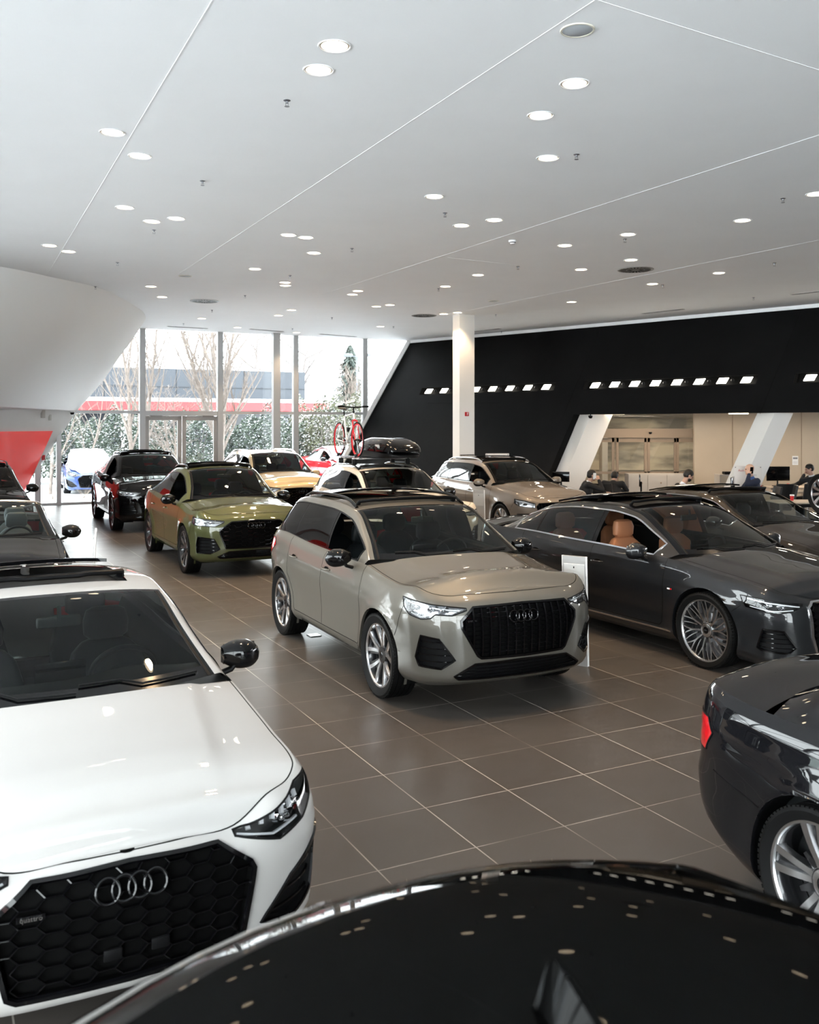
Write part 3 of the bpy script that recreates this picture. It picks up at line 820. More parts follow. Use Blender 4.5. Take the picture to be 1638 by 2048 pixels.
    if 'grille' in RG:
        gr = backed('grille', .045, M_GAP, 'grille')[0]
        poly = fr['grille']; gm = c.get('grillem', M_BLK)
        mesh = MB(); 
        if c['gtype'] == 'hex':
            pw, pz = c.get('hexp', (.125, .062)); zc0 = .15
            for a in range(-1, 12):
                for b2 in range(0, 16):
                    yc = a*pw*.75; zc = zc0+b2*pz+(pz/2 if a % 2 else 0)
                    A = (yc-pw*.5, zc); B = (yc-pw*.25, zc-pz*.5); C = (yc+pw*.25, zc-pz*.5); D_ = (yc+pw*.5, zc)
                    for e0, e1 in ((A, B), (B, C), (C, D_)):
                        m0 = ((e0[0]+e1[0])/2, (e0[1]+e1[1])/2)
                        if m0[0] < -.001 or not inpoly(poly, max(m0[0], .002), m0[1]): continue
                        e0_, e1_ = [(max(p[0], 0.), p[1]) for p in (e0, e1)]
                        if abs(e0_[0]-e1_[0]) < 1e-6 and abs(e0_[1]-e1_[1]) < 1e-6: continue
                        PP = [g.Tz(*e0_, -.030), g.Tz(*e1_, -.030)]; NN = [np.array([1., 0, .1])]*2
                        strip(mesh, PP, NN, .006, .02, mirror=True)
        else:
            ys = c.get('gbars', [.0, .085, .17, .255, .34, .43, .52])
            for y in ys:
                zz = [z for z in np.arange(.2, 1.2, .01) if inpoly(poly, max(y, .002), z)]
                if len(zz) < 4: continue
                z0_, z1_ = zz[0], zz[-1]
                PP = [g.Tz(y, z, -.022+.012*math.sin(PI*(z-z0_)/(z1_-z0_))) for z in np.linspace(z0_+.005, z1_-.005, 10)]
                strip(mesh, PP, [np.array([1., .1*0, .1])]*10, .016, .02, mirror=y > 0)
            for z in np.arange(.3, 1.0, .035):
                yy = [y for y in np.arange(.002, .8, .01) if inpoly(poly, y, z)]
                if len(yy) < 4: continue
                PP = [g.Tz(y, z, -.034) for y in np.linspace(0, yy[-1], 12)]; strip(mesh, PP, [np.array([1., 0, .1])]*12, .009, .012, mirror=True)
        mesh.build('grille_mesh', gm, gr)
        fm = MB(); pp = [p for p in poly]; tubstrip(g, fm, [p for p in densify(pp, .05, False)], c.get('gfw', .022), .014, -.002, mirror=True); fm.build('grille_frame', c.get('gfm', M_BLK), gr)
        if c.get('quattro'):
            yq, zq = c['quattro']; p = g.Tz(yq, zq, .0); 
            mtx = Matrix.Translation((p[0]+.002, -p[1], p[2])) @ Matrix.Rotation(-.12, 4, 'Z') @ Matrix.Rotation(PI/2, 4, 'Z') @ Matrix.Rotation(PI/2, 4, 'X')
            pl = MB(); pl.box((p[0]-.006, -p[1], p[2]), (.006, .10, .024), rz=-.12); pl.build('badge_plate', M_BLK, gr)
            textmesh('badge', 'quattro', .026, M_CHR, gr, mtx, .001)
        if c.get('radar'):
            for y in (-.07, .11):
                b = MB(); p = g.Tz(abs(y), c['radar'], -.012); b.rbox((p[0], y, p[2]), (.012, .07, .045), .006, 2); b.build('sensor_cover', M_PLA, gr)
    for nm, dep in (('intake', .04), ('lowgrille', .04)):
        if nm in RG:
            obs = backed(nm, dep, M_PLA, 'air_intake' if nm == 'intake' else 'lower_grille', nm == 'lowgrille')
            poly = fr[nm]
            zs_ = [p[1] for p in poly]; ss_ = [p[0] for p in poly]
            for n_, ob in enumerate(obs):
                sg = (1, -1)[n_] if nm == 'intake' else 1
                b = MB()
                for z in np.linspace(min(zs_), max(zs_), 6)[1:-1]:
                    yy = [y for y in np.arange(max(min(ss_), .002), max(ss_), .008) if inpoly(poly, y, z)]
                    if len(yy) < 4: continue
                    PP = [g.Tz(y, z, -.02) for y in np.linspace(yy[0], yy[-1], 8)]
                    strip(b, PP, [np.array([1., .3, .1])]*8, .008, .012, mirror=(nm == 'lowgrille'))
                t_ = MB(); tubstrip(g, t_, poly if nm == 'intake' else [p for p in poly], c.get('itw', .016), .01, 0, closed=(nm == 'intake'), mirror=(nm == 'lowgrille'))
                if sg < 0:
                    b.v = [(x, -y, z) for x, y, z in b.v]; t_.v = [(x, -y, z) for x, y, z in t_.v]
                if b.v: b.build('intake_slats', M_BLK, ob)
                t_.build('intake_frame', c.get('ifm', M_BLK), ob)
                if nm == 'intake' and c.get('fog'):
                    f_ = MB(); p = g.Tz(c['fog'][0], c['fog'][1], -.005); f_.lathe([(0, .02), (.02, .018), (.03, .0), (.035, -.03)], 20, 'X', (p[0], sg*p[1], p[2])); f_.build('park_sensor', M_PLA, ob)
    if 'lamp' in RG:
        hs = backed('lamp', .06, c.get('lampm', M_PLA), 'headlight', False); poly = fr['lamp']
        drl = c['drl']
        for n_, ob in enumerate(hs):
            sg = (1, -1)[n_]
            v, f = mapped('lamp', .002); b = MB(); b.add(v*np.array([1, sg, 1]), f); b.build('lens', M_LENS, ob)
            b = MB()
            for pts, w in drl: tubstrip(g, b, pts, w, .012, -.025, mirror=False)
            if sg < 0: b.v = [(x, -y, z) for x, y, z in b.v]
            b.build('daytime_light', c.get('drlm', M_DRL), ob)
            b = MB()
            for (s_, z_) in c['proj']:
                p = g.Tz(s_, z_, -.05); b.rbox((p[0], sg*p[1], p[2]), (.05, .085, .045), .012, 2)
                b.lathe([(0, .035), (.012, .032), (.02, .02), (.022, 0)], 16, 'X', (p[0]+.005, sg*p[1], p[2]))
            b.build('projector', M_CHR, ob)
            b = MB(); tubstrip(g, b, poly, .010, .004, 0, closed=True, mirror=False)
            if sg < 0: b.v = [(x, -y, z) for x, y, z in b.v]
            b.build('headlight_seal', M_PLA, ob)
    if 'tail' in RG:
        for sg in (1, -1):
            v, f = mapped('tail', .004); b = MB(); b.add(v*np.array([1, sg, 1]), f); ob = b.build('taillight', M_RED, car)
            b = MB(); rr_ = [p for nm_, p in c['rear'] if nm_ == 'tail'][0]; tubstrip(g, b, [(g.L-s_, z_) for s_, z_ in rr_], .008, .003, .002, closed=True, mirror=False)
            if sg < 0: b.v = [(x, -y, z) for x, y, z in b.v]
            b.build('taillight_seal', M_PLA, ob)
    if c.get('lipbar'):    # bright or dark blade along the lower bumper
        pts, w, mm = c['lipbar']; b = MB(); tubstrip(g, b, pts, w, .018, -.006); b.build('bumper_blade', mm, car)
    if c.get('lipbar2'):
        pts, w, mm = c['lipbar2']; b = MB(); tubstrip(g, b, pts, w, .03, -.006); b.build('front_splitter', mm, car)
    if c.get('emb', True): emblem(car, g, c['ez'], c.get('er_', .044), c.get('em', M_BLK), .012)
    if c.get('remb'): emblem(car, g, c['remb'], .045, M_CHR, .012, rear=True)
    if c.get('sill'):
        b = MB(); z_ = zl-.035; tubstrip(g, b, [(g.sx(g.ax[0]-g.RA-.02), z_), (g.sx(g.ax[1]+g.RA+.02), z_)], .02, .008); b.build('sill_trim', c['sill'], car)
    make_handles(car, g, c, c.get('hm', P))
    make_mirror(car, g, c, c.get('mm', M_BLK), M_PLA)
    # roof rails
    if c.get('rails'):
        for sg in (1, -1):
            b = MB(); xs = np.linspace(c['rr']+.05, c['rf']-.12, 24); pts = []
            jr = nk-1+qs.index(.92)
            for n_, x in enumerate(xs):
                i = si(x); p = [np.interp(x, st, Gd[:, jr, k]) for k in range(3)]; u = n_/(len(xs)-1)
                pts.append((p[0], sg*(p[1]+.0), p[2]+.006+.038*min(1, 7*u, 7*(1-u))))
            b.tube(pts, .018, 8, flat=.9); b.build('roof_rail', c['rails'], car)
    if c.get('fin'):
        x = c['fin']; z = float(prof(x)); b = MB(); vs = []
        for i, (u, h_, w_) in enumerate([(.10, .0, .004), (.07, .012, .014), (.02, .035, .018), (-.03, .058, .015), (-.055, .066, .008), (-.07, .055, .006), (-.075, .0, .012)]):
            vs += [(x+u, -w_-.012, z-.004), (x+u, -w_*.35, z+h_), (x+u, w_*.35, z+h_), (x+u, w_+.012, z-.004)]
        fs = [(i*4+k, i*4+k+1, (i+1)*4+k+1, (i+1)*4+k) for i in range(6) for k in range(3)]+[(0, 1, 2, 3), (27, 26, 25, 24)]
        b.add(vs, fs); b.build('antenna', M_BLK if c.get('finblk') else P, car)
    # wheels
    tw = .235
    for xa in g.ax:
        for sg in (-1, 1):
            yy = W-tw/2-c.get('wtuck', .005)
            put_wheel(car, c['wheel'], g.R, tw, (xa, sg*yy, g.R), sg < 0, c.get('rimf', M_ALU), c.get('rimb', M_RIMD), steer=0)
    # ---------- interior
    if c.get('inside', True):
        sm = c.get('seatm', M_LEA); zf = c.get('zf', .32)
        b = MB(); xr_ = xrb+.3
        b.box(((c['rf']+xr_)/2, 0, .33), (abs(xcow-xr_)*.95, 2*W-.5, .04)); b.build('cabin_floor', M_GAP, car)
        # inner door linings
        for sg in (1, -1):
            b = MB(); xs = np.linspace(xrb+.15, xcow-.35, 12); rows = []
            for x in xs:
                wx, zx = g.Exy(x); rows.append([(x, sg*(wx-.07), .36), (x, sg*(wx-.09), zx-.12), (x, sg*(wx-.05), zx-.02), (x, sg*(wx-.01), zx-.004)])
            b.grid(rows); b.build('door_lining', M_INT, car)
        for x, y in c.get('seats', ()): add_seat(car, x, y, zf, sm, lbl=c.get('seatl'))
        # dashboard
        zx = g.Exy(xcow-.45)[1]; zd = zx+c.get('dz', -.02); b = MB(); rows = []
        xe = xcow-.75
        for yy in np.linspace(-W+.17, W-.17, 20):
            hump = .035*math.exp(-((yy-.37)/.2)**2); k = (yy/.72)**2*.2
            rows.append([(xcow-.16-k, yy, zd-.01), (xcow-.4-k, yy, zd+.01+hump*.4), (xe+.12-k*.2, yy, zd+.01+hump), (xe+.03-k*.1, yy, zd-.02+hump), (xe+.02, yy, zd-.12), (xe+.08, yy, zd-.35)])
        b.grid(rows); b.build('dashboard', M_INT, car)
        e = bpy.data.objects.new('steering_wheel', None); COL.objects.link(e); e.parent = car; e.location = (xe-.12, .37, zd-.05); e.rotation_euler = (0, R(-66), 0)
        b = MB(); b.tube([(.185*math.cos(a), .185*math.sin(a), 0) for a in np.linspace(0, 2*PI, 33)[:-1]], .016, 8, closed=True); b.build('steering_rim', M_LEA, e)
        b = MB(); b.rbox((0, 0, -.02), (.12, .15, .05), .02, 2); b.box((0, .12, -.01), (.035, .12, .012)); b.box((0, -.12, -.01), (.035, .12, .012)); b.box((-.11, 0, -.01), (.12, .03, .012)); b.build('steering_hub', M_INT, e)
        b = MB(); b.rbox((xe+.05, 0, zd+.03), (.02, .27, .14), .01, 2); b.build('screen', M_BLK, car)
        zm_ = float(prof(c['rf']))-.13; b = MB(); b.rbox((c['rf']+.08, 0, zm_), (.03, .24, .065), .02, 3); b.tube([(c['rf']+.1, 0, zm_), (c['rf']+.09, 0, zm_+.09)], .012); b.build('rear_view_mirror', mat('mirror_housing', (.05, .055, .055), .2, coat=.5), car)
        b = MB(); b.box(((c['rf']+c['rr'])/2, 0, float(prof((c['rf']+c['rr'])/2))-.09), (.01, .01, .01))
    if conv:   # header rail and the deck behind the seats
        b = MB(); i = si(xlim+.03); b.tube([(p[0], sg_*p[1], p[2]) for sg_, rng in ((-1, range(nk-2, len(sec))), (1, range(len(sec)-2, nk-3, -1))) for p in [Gd[i][j] for j in rng]], .018, 6); b.build('header_rail', M_ALU, car)
        b = MB(); b.grid([[(x, sg_*(g.Exy(x)[0]-.02)*k_, g.Exy(x)[1]+.01) for k_ in (0, .5, 1)] for x in np.linspace(xrb+.1, -1.15, 6) for sg_ in (1,)], mirror=True); b.build('rear_deck', M_INT, car)
    if c.get('snow'):
        rd = random.Random(5); b = MB()
        def sn(rows, lift):
            b.grid([[(x, y, z+lift*min(1, 6*i/len(rows)+.15, 6*(1-i/len(rows)))*(.8+.35*math.sin(x*7+y*9))) for y_i, (x, y, z) in enumerate(r)] for i, r in enumerate(rows)], mirror=True)
        j0 = nk+1
        sn([[tuple(p) for p in Gd[i][j0:]] for i in range(len(st)) if st[i] < c['rf']+.02 and st[i] > xrb+.05], .07)
        if c['snow'] > 1: sn([[tuple(p) for p in Gd[i][j0+1:]] for i in range(len(st)) if st[i] > c['rf']-.02], .035)
        sn([r[jh+1:] for r in C1[len(C1)//4:]], .05)
        b.build('snow_cover', M_SNOWC, car)
    if c.get('fbadge'):
        for sg in (1, -1):
            p = g.Tz(g.sx(c['fbadge'][0]), c['fbadge'][1], .002); b = MB(); b.box((p[0]+.02, sg*p[1], p[2]), (.022, .006, .014)); b.build('fender_badge', M_RED, car, smooth=False)
            b = MB(); b.box((p[0]-.012, sg*p[1], p[2]), (.034, .006, .014)); b.build('fender_badge', M_WHT, car, smooth=False)
    # wipers
    b = MB()
    for y0_, y1_ in ((.62, .0), (-.02, -.55)):
        i = si(xcow-.05); 
        def wp(y, up):
            r_ = Gd[si(xcow-.03-up)]; rv = r_[::-1]; return (float(np.interp(abs(y), rv[:, 1], rv[:, 0])), y, float(np.interp(abs(y), rv[:, 1], rv[:, 2]))+.012)
        b.tube([wp(y0_+(y1_-y0_)*k/6, .02+.03*k/6) for k in range(7)], .006, 6)
    build_split(b, 'wiper', M_PLA, car)
    return car, g

def mk(base, **kw):
    d = dict(base); d.update(kw); return d
SEDAN = dict(W=.922, xf=2.28, xr=-2.48, wb=2.82, R=.34, nose=(.70, .765, .85, .935, .955, .985, 1.0), xc=1.13, xrb=-1.93, rf=.28, rr=-1.0, zb=(.14, .17, .25),
    roof=[(-1.93, 1.03), (-1.5, 1.21), (-1.0, 1.365), (-.4, 1.425), (-.1, 1.428), (.28, 1.365), (.7, 1.19), (1.13, .985)], wt=[(-1.93, .56), (-1.2, .56), (-.3, .60), (.28, .635), (.75, .69), (1.13, .765)],
    doors=dict(a=.86, b=-.12, c=-1.18, z=.30, zm=.62), dlo=dict(f=.92, r=-1.5, pil=[(-.17, -.08), (-1.14, -1.11)], k0=.05, k1=.86), hand=(.02, -.96), hz=.80, mir=(.60, .86, .93),
    bow=.2, rbow=.15, crown=.06, hl_out=1.14, hl_outz=.72, tl_out=1.05, tl_outz=.62,
    front=[('grille', [(0, .65), (.36, .64), (.49, .55), (.505, .52), (.445, .255), (.41, .235), (0, .23)]), ('lamp', [(.445, .645), (.64, .595), (.80, .632), (.92, .69), (.99, .785), (.84, .765), (.66, .708), (.52, .672), (.445, .662)]),
           ('intake', [(.535, .285), (.72, .245), (.88, .29), (.98, .40), (1.0, .54), (.88, .50), (.70, .42)]), ('lower', [(0, .05), (0, .165), (.5, .165), (.66, .175), (.66, .05)])],
    rear=[('tail', [(.35, .74), (.35, .80), (.7, .86), (.98, .86), (1.05, .80), (.98, .70), (.8, .70)]), ('lower', [(0, .1), (0, .40), (.55, .40), (.75, .33), (.95, .30), (.95, .1)])],
    gtype='hex', ez=.575, drl=[([(.46, .655), (.62, .62), (.78, .645)], .010)]+[([(q, .675+.1*(q-.5)-.012), (q+.012, .675+.17*(q-.5)+.018)], .022) for q in (.51, .57, .63, .69, .75, .81)], proj=[(.70, .655), (.80, .69)],
    wheel='twin', seats=((-.02, .37), (-.02, -.37), (-.85, .38), (-.85, -.38)), zf=.28)
SUV = dict(W=.928, xf=2.24, xr=-2.24, wb=2.68, R=.36, nose=(.965, .965, 1.0, 1.075, 1.08, 1.13, 1.12), xc=1.12, xrb=-2.14, rf=.28, rr=-1.62, zb=(.24, .25, .32),
    roof=[(-2.14, 1.16), (-1.9, 1.38), (-1.66, 1.535), (-1.2, 1.58), (-.4, 1.60), (.28, 1.53), (.7, 1.34), (1.12, 1.12)], wt=[(-2.14, .60), (-1.66, .60), (-.4, .655), (.28, .66), (.75, .715), (1.12, .79)],
    doors=dict(a=.92, b=-.07, c=-1.1, z=.36, zm=.72), dlo=dict(f=.93, r=-1.78, pil=[(-.12, -.03), (-1.13, -1.08)], k0=.05, k1=.86), hand=(.07, -.90), hz=.93, mir=(.66, .87, 1.06),
    bow=.2, rbow=.1, crown=.07, hl_out=1.10, hl_outz=.86, tl_out=1.05, tl_outz=.8, dcrown=.02,
    front=[('grille', [(0, .885), (.445, .875), (.55, .775), (.545, .72), (.415, .495), (.385, .475), (0, .47)]), ('lamp', [(.502, .872), (.50, .855), (.623, .818), (.765, .825), (.80, .795), (.882, .785), (1.0, .81), (1.09, .865), (1.14, .935), (1.0, .925), (.8, .90)]),
           ('intake', [(.60, .467), (.712, .396), (.906, .41), (.94, .48), (.885, .655), (.728, .632)]), ('lowgrille', [(0, .44), (.437, .43), (.607, .335), (.57, .31), (0, .31)])],
    rear=[('tail', [(.42, .86), (.44, .98), (.8, 1.04), (1.2, 1.05), (1.3, .98), (1.1, .86), (.8, .83)]), ('lower', [(0, .1), (0, .48), (.6, .48), (.8, .4), (1.1, .38), (1.1, .1)])],
    gtype='bars', gbars=[.0, .075, .15, .225, .30, .375, .45, .515], ez=.79, drl=[([(.56, .856), (.75, .872), (.95, .895), (1.08, .91)], .012), ([(.80, .82), (.90, .80), (1.0, .83)], .010), ([(.83, .845), (.86, .80)], .010), ([(.90, .845), (.93, .81)], .010)], proj=[(.70, .848), (.80, .858), (.99, .865)], lampm=M_ALU,
    wheel='vee', seats=((.0, .37), (.0, -.37), (-.9, .38), (-.9, -.38)), zf=.42, rails=M_BLK, flare=.022)

# ------------------------------------------------------------------ the room
ZC = 5.28
U = Vector((.8906, .4547, 0)); V = Vector((-.4547, .8906, 0))      # floor grid directions
P0 = Vector((-10.75, 27.2, 0))                                     # a foot of the window wall
def ray(px, py): return Vector(((px-CX)/FPX, 1, (CY-py)/FPX))
def on_z(px, py, z): r = ray(px, py); k = (z-H)/r.z; return Vector((r.x*k, k, z))
def at_y(px, py, y): r = ray(px, py); return Vector((r.x*y, y, H+r.z*y))
def struct(name, mb, m, parent=None, **k):
    o = mb.build(name, m, parent, **k)
    if not parent: o['kind'] = 'structure'
    return o
M_CEIL = mat('ceiling_paint', (.90, .90, .905), rough=.75, noise=(1.2, .012))
M_WALLW = mat('white_wall', (.70, .69, .68), rough=.7, noise=(2, .02))
M_FRAME = mat('window_frame_grey', (.52, .53, .54), rough=.4, metal=.2)
M_COLW = mat('column_white', (.80, .77, .73), rough=.55)
M_GLASS = glassmat('window_glass', (.93, .96, .955), 1.45)
M_DARK = mat('charcoal_plaster', (.0045, .0045, .0048), rough=.75, spec=.12, bump=(3.5, .5))
nt = M_DARK.node_tree; b_ = nt.nodes['Principled BSDF']
tc = nt.nodes.new('ShaderNodeTexCoord'); n1 = nt.nodes.new('ShaderNodeTexNoise'); n1.inputs['Scale'].default_value = 1.1; n1.inputs['Detail'].default_value = 8; n1.inputs['Roughness'].default_value = .65
cr = nt.nodes.new('ShaderNodeValToRGB'); cr.color_ramp.elements[0].position = .32; cr.color_ramp.elements[1].position = .7
cr.color_ramp.elements[0].color = (.0035, .0035, .0038, 1); cr.color_ramp.elements[1].color = (.0065, .0065, .0068, 1)
nt.links.new(tc.outputs['Object'], n1.inputs['Vector']); nt.links.new(n1.outputs['Fac'], cr.inputs['Fac']); nt.links.new(cr.outputs['Color'], b_.inputs['Base Color'])

# floor: dark stoneware tiles 0.6 m with pale joints, laid in the grid found from the photograph
def tile_material():
    m = bpy.data.materials.new('floor_tiles'); m.use_nodes = True; nt = m.node_tree; b = nt.nodes['Principled BSDF']
    tc = nt.nodes.new('ShaderNodeTexCoord'); sep = nt.nodes.new('ShaderNodeSeparateXYZ'); nt.links.new(tc.outputs['Object'], sep.inputs[0])
    def M(op, a, b2=None, c=None):
        n = nt.nodes.new('ShaderNodeMath'); n.operation = op
        for i, q in enumerate((a, b2, c)):
            if q is None: continue
            if isinstance(q, (int, float)): n.inputs[i].default_value = q
            else: nt.links.new(q, n.inputs[i])
        return n.outputs[0]
    def joint(o, w):
        f = M('FRACT', M('DIVIDE', o, .6)); d = M('ABSOLUTE', M('SUBTRACT', f, .5)); return M('GREATER_THAN', d, .5-w/.6/2)
    jx = joint(sep.outputs[0], .0075); jy = joint(sep.outputs[1], .006)
    j = M('MAXIMUM', jx, jy)
    # per-tile tone
    cx = M('FLOOR', M('ADD', M('DIVIDE', sep.outputs[0], .6), 0.)); cy = M('FLOOR', M('DIVIDE', sep.outputs[1], .6))
    comb = nt.nodes.new('ShaderNodeCombineXYZ'); nt.links.new(cx, comb.inputs[0]); nt.links.new(cy, comb.inputs[1])
    wn = nt.nodes.new('ShaderNodeTexWhiteNoise'); wn.noise_dimensions = '2D'; nt.links.new(comb.outputs[0], wn.inputs['Vector'])
    no = nt.nodes.new('ShaderNodeTexNoise'); no.inputs['Scale'].default_value = 60; no.inputs['Detail'].default_value = 4; nt.links.new(tc.outputs['Object'], no.inputs['Vector'])
    v = M('ADD', M('MULTIPLY', wn.outputs['Value'], .10), M('ADD', .87, M('MULTIPLY', no.outputs['Fac'], .12)))
    base = nt.nodes.new('ShaderNodeMixRGB'); base.blend_type = 'MULTIPLY'; base.inputs[0].default_value = 1; base.inputs[1].default_value = (*TILE, 1)
    cc = nt.nodes.new('ShaderNodeCombineXYZ'); [nt.links.new(v, cc.inputs[i]) for i in range(3)]; nt.links.new(cc.outputs[0], base.inputs[2])
    # joints: worn patches are darker
    n2 = nt.nodes.new('ShaderNodeTexNoise'); n2.inputs['Scale'].default_value = .9; nt.links.new(tc.outputs['Object'], n2.inputs['Vector'])
    gr = nt.nodes.new('ShaderNodeValToRGB'); gr.color_ramp.elements[0].position = .38; gr.color_ramp.elements[1].position = .56
    gr.color_ramp.elements[0].color = (.13, .115, .10, 1); gr.color_ramp.elements[1].color = (.46, .42, .37, 1); nt.links.new(n2.outputs['Fac'], gr.inputs['Fac'])
    mx = nt.nodes.new('ShaderNodeMixRGB'); nt.links.new(j, mx.inputs[0]); nt.links.new(base.outputs[0], mx.inputs[1]); nt.links.new(gr.outputs[0], mx.inputs[2])
    nt.links.new(mx.outputs[0], b.inputs['Base Color'])
    n3 = nt.nodes.new('ShaderNodeTexNoise'); n3.inputs['Scale'].default_value = 3; nt.links.new(tc.outputs['Object'], n3.inputs['Vector'])
    nt.links.new(M('ADD', M('MULTIPLY', n3.outputs['Fac'], .10), .27), b.inputs['Roughness'])
    b.inputs['Specular IOR Level'].default_value = .35
    bp = nt.nodes.new('ShaderNodeBump'); bp.inputs['Strength'].default_value = .25; bp.inputs['Distance'].default_value = .002; bp.invert = True
    nt.links.new(j, bp.inputs['Height']); nt.links.new(bp.outputs['Normal'], b.inputs['Normal'])
    return m
TILE = (.076, .067, .060)
# grid origin: joints pass through these two crossings
A0 = on_z(888.4, 1565, 0); ang = math.atan2(U.y, U.x)
fl = MB(); fl.add([(-26, -26, 0), (40, -26, 0), (40, 26, 0), (-26, 26, 0)], [(0, 1, 2, 3)])
fl.box((7, 0, -.06), (66, 52, .1))
o = struct('floor', fl, tile_material(), smooth=False); o.location = (A0.x+.3*U.x+.3*V.x, A0.y+.3*U.y+.3*V.y, 0); o.rotation_euler = (0, 0, ang)
# (object space: joints at multiples of 0.6 shifted by half a tile)
# trim the floor to the room: everything beyond the window wall is outdoors
me = o.data
bm = bmesh.new(); bm.from_mesh(me)
inv = o.rotation_euler.to_matrix().inverted()
pl = inv @ (Vector((P0.x, P0.y, 0))-o.location); nn = inv @ V
bmesh.ops.bisect_plane(bm, geom=bm.verts[:]+bm.edges[:]+bm.faces[:], plane_co=pl+nn*.1, plane_no=nn, clear_outer=True)
for q_, n_ in (((9, -5.1, 0), (0, -1, 0)), ((-8.9, 4.8, 0), (-19.6, -3.4, 0))):
    qq = inv @ (Vector(q_)-o.location); n2_ = inv @ Vector(n_)
    if n_[0] == 0: bmesh.ops.bisect_plane(bm, geom=bm.verts[:]+bm.edges[:]+bm.faces[:], plane_co=qq, plane_no=n2_, clear_outer=True)
bm.to_mesh(me); bm.free()

def wl(t, z=0., off=0.): return P0+U*t+V*off+Vector((0, 0, z))      # a point of the window wall
def wt_(px): k = (px-CX)/FPX; return (k*P0.y-P0.x)/(U.x-k*U.y)       # its parameter from a column of the picture
def tR(z): return 12.03+.601*(z-5.28)
def tL(z): return 1.03+.655*(z-2.73)
DD = Vector((.7071, -.7071, 0)); NN_ = Vector((.7071, .7071, 0)); C0 = Vector((-.036, 32.67, 0))
def dw(a, z, off=0.): return C0+DD*a+NN_*(.572*(z-5.28)+off)+Vector((0, 0, z))
def dwi(px, py):
    r = ray(px, py); k = (23.07+.572*(H-5.28))/(r.x*.7071+.7071-.572*r.z); p = Vector((r.x*k, k, H+r.z*k))
    q = p-C0; return (q.dot(DD), p.z)
# ceiling
c_ = MB(); poly = [wl(-6, ZC, .1), wl(14.5, ZC, .1), Vector((26, 7, ZC)), Vector((26, -5.2, ZC)), Vector((-7.3, -5.2, ZC)), Vector((-10.9, 14.6, ZC)), Vector((-17, 14.6, ZC)), Vector((-17, 18, ZC))]
c_.add([p for p in poly]+[p+Vector((0, 0, .3)) for p in poly], [tuple(range(7, -1, -1)), tuple(range(8, 16))]+[(i, (i+1) % 8, 8+(i+1) % 8, 8+i) for i in range(8)])
struct('ceiling', c_, M_CEIL, smooth=False)
def cstrip(name, p, q, w=.02, t=.006, m=M_CEIL):
    b = MB(); d = (q-p); L = d.length; c = (p+q)/2; b.box((c.x, c.y, ZC-t/2), (L, w, t), rz=math.atan2(d.y, d.x)); return struct(name, b, m, smooth=False)
M_JOINT = mat('ceiling_joint', (.92, .92, .92), rough=.5)
M_CEIL2 = mat('ceiling_bead', (.88, .88, .88), rough=.6)
for i, (a, b2) in enumerate([((425, 0), (93, 552)), ((1190, 0), (345, 556)), ((1638, 270), (640, 590)), ((1638, 480), (930, 622)), ((1195, 0), (1638, 140)), ((895, 515), (1035, 530))]):
    pa, pb = on_z(*a, ZC), on_z(*b2, ZC)
    if i < 4: pa = pa-(pb-pa).normalized()*5
    cstrip('trim_%d' % (i+1), pa, pb, .009 if i != 5 else .006, .003, M_CEIL2)
# dark leaning wall with the office opening and three lamp slots, built in the (a, z) chart
top_l = dwi(1147, 829); bot_l = dwi(1098, 945); sl = (bot_l[0]-top_l[0])/(bot_l[1]-top_l[1]); ZO = 2.63
ao = top_l[0]; a_end = 27.
aL = lambda z: .185*(z-5.28)
def slot(px0, py0, px1, py1, hgt=None):
    a0, z0 = dwi(px0, py0); a1, z1 = dwi(px1, py1); return a0, a1, (z0+z1)/2
s1 = (dwi(841, 783)[0], dwi(1110, 773)[0]); s2 = (dwi(1168, 771)[0], dwi(1514, 759)[0]); s3 = (dwi(1589, 755)[0], dwi(1589, 755)[0]+5.2)
zs0 = (dwi(838, 790)[1]+dwi(1165.8, 779)[1])/2; zs1 = (dwi(844, 775)[1]+dwi(1172, 764)[1])/2
SLOTS = [s1, s2, s3]
cuts = sorted([aL(0)-.2, s1[0], s1[1], s2[0], s2[1], s3[0], s3[1], a_end, ao])
w_ = MB(); zt_ = 5.28
def quad(a0, a1, z0, z1, sh0=0., sh1=0.):     # a panel of the wall
    w_.add([dw(a0+sh0, z0), dw(a1, z0), dw(a1, z1), dw(a0+sh1, z1)], [(0, 1, 2, 3)])
# lower left part up to the slanted edge of the opening
w_.add([dw(aL(0), 0), dw(ao+sl*(0-ZO), 0), dw(ao, ZO), dw(aL(ZO), ZO)], [(0, 1, 2, 3)])
w_.add([dw(aL(ZO), ZO), dw(ao, ZO), dw(a_end, ZO), dw(a_end, zs0), dw(s3[1], zs0), dw(s3[0], zs0), dw(s2[1], zs0), dw(s2[0], zs0), dw(s1[1], zs0), dw(s1[0], zs0), dw(aL(zs0), zs0)], [tuple(range(11))])
w_.add([dw(aL(zs1), zs1), dw(s1[0], zs1), dw(s1[1], zs1), dw(s2[0], zs1), dw(s2[1], zs1), dw(s3[0], zs1), dw(s3[1], zs1), dw(a_end, zs1), dw(a_end, zt_), dw(aL(zt_), zt_)], [tuple(range(10))])
for a0, a1 in ((None, s1[0]), (s1[1], s2[0]), (s2[1], s3[0]), (s3[1], a_end)):
    l0, l1 = (aL(zs0), aL(zs1)) if a0 is None else (a0, a0); w_.add([dw(l0, zs0), dw(a1, zs0), dw(a1, zs1), dw(l1, zs1)], [(0, 1, 2, 3)])
for a0, a1 in SLOTS:   # recess
    dp = .22; F = [dw(a0, zs0), dw(a1, zs0), dw(a1, zs1), dw(a0, zs1)]; Bk = [p+NN_*dp for p in F]
    w_.add(F+Bk, [(0, 1, 5, 4), (1, 2, 6, 5), (2, 3, 7, 6), (3, 0, 4, 7), (4, 5, 6, 7)])
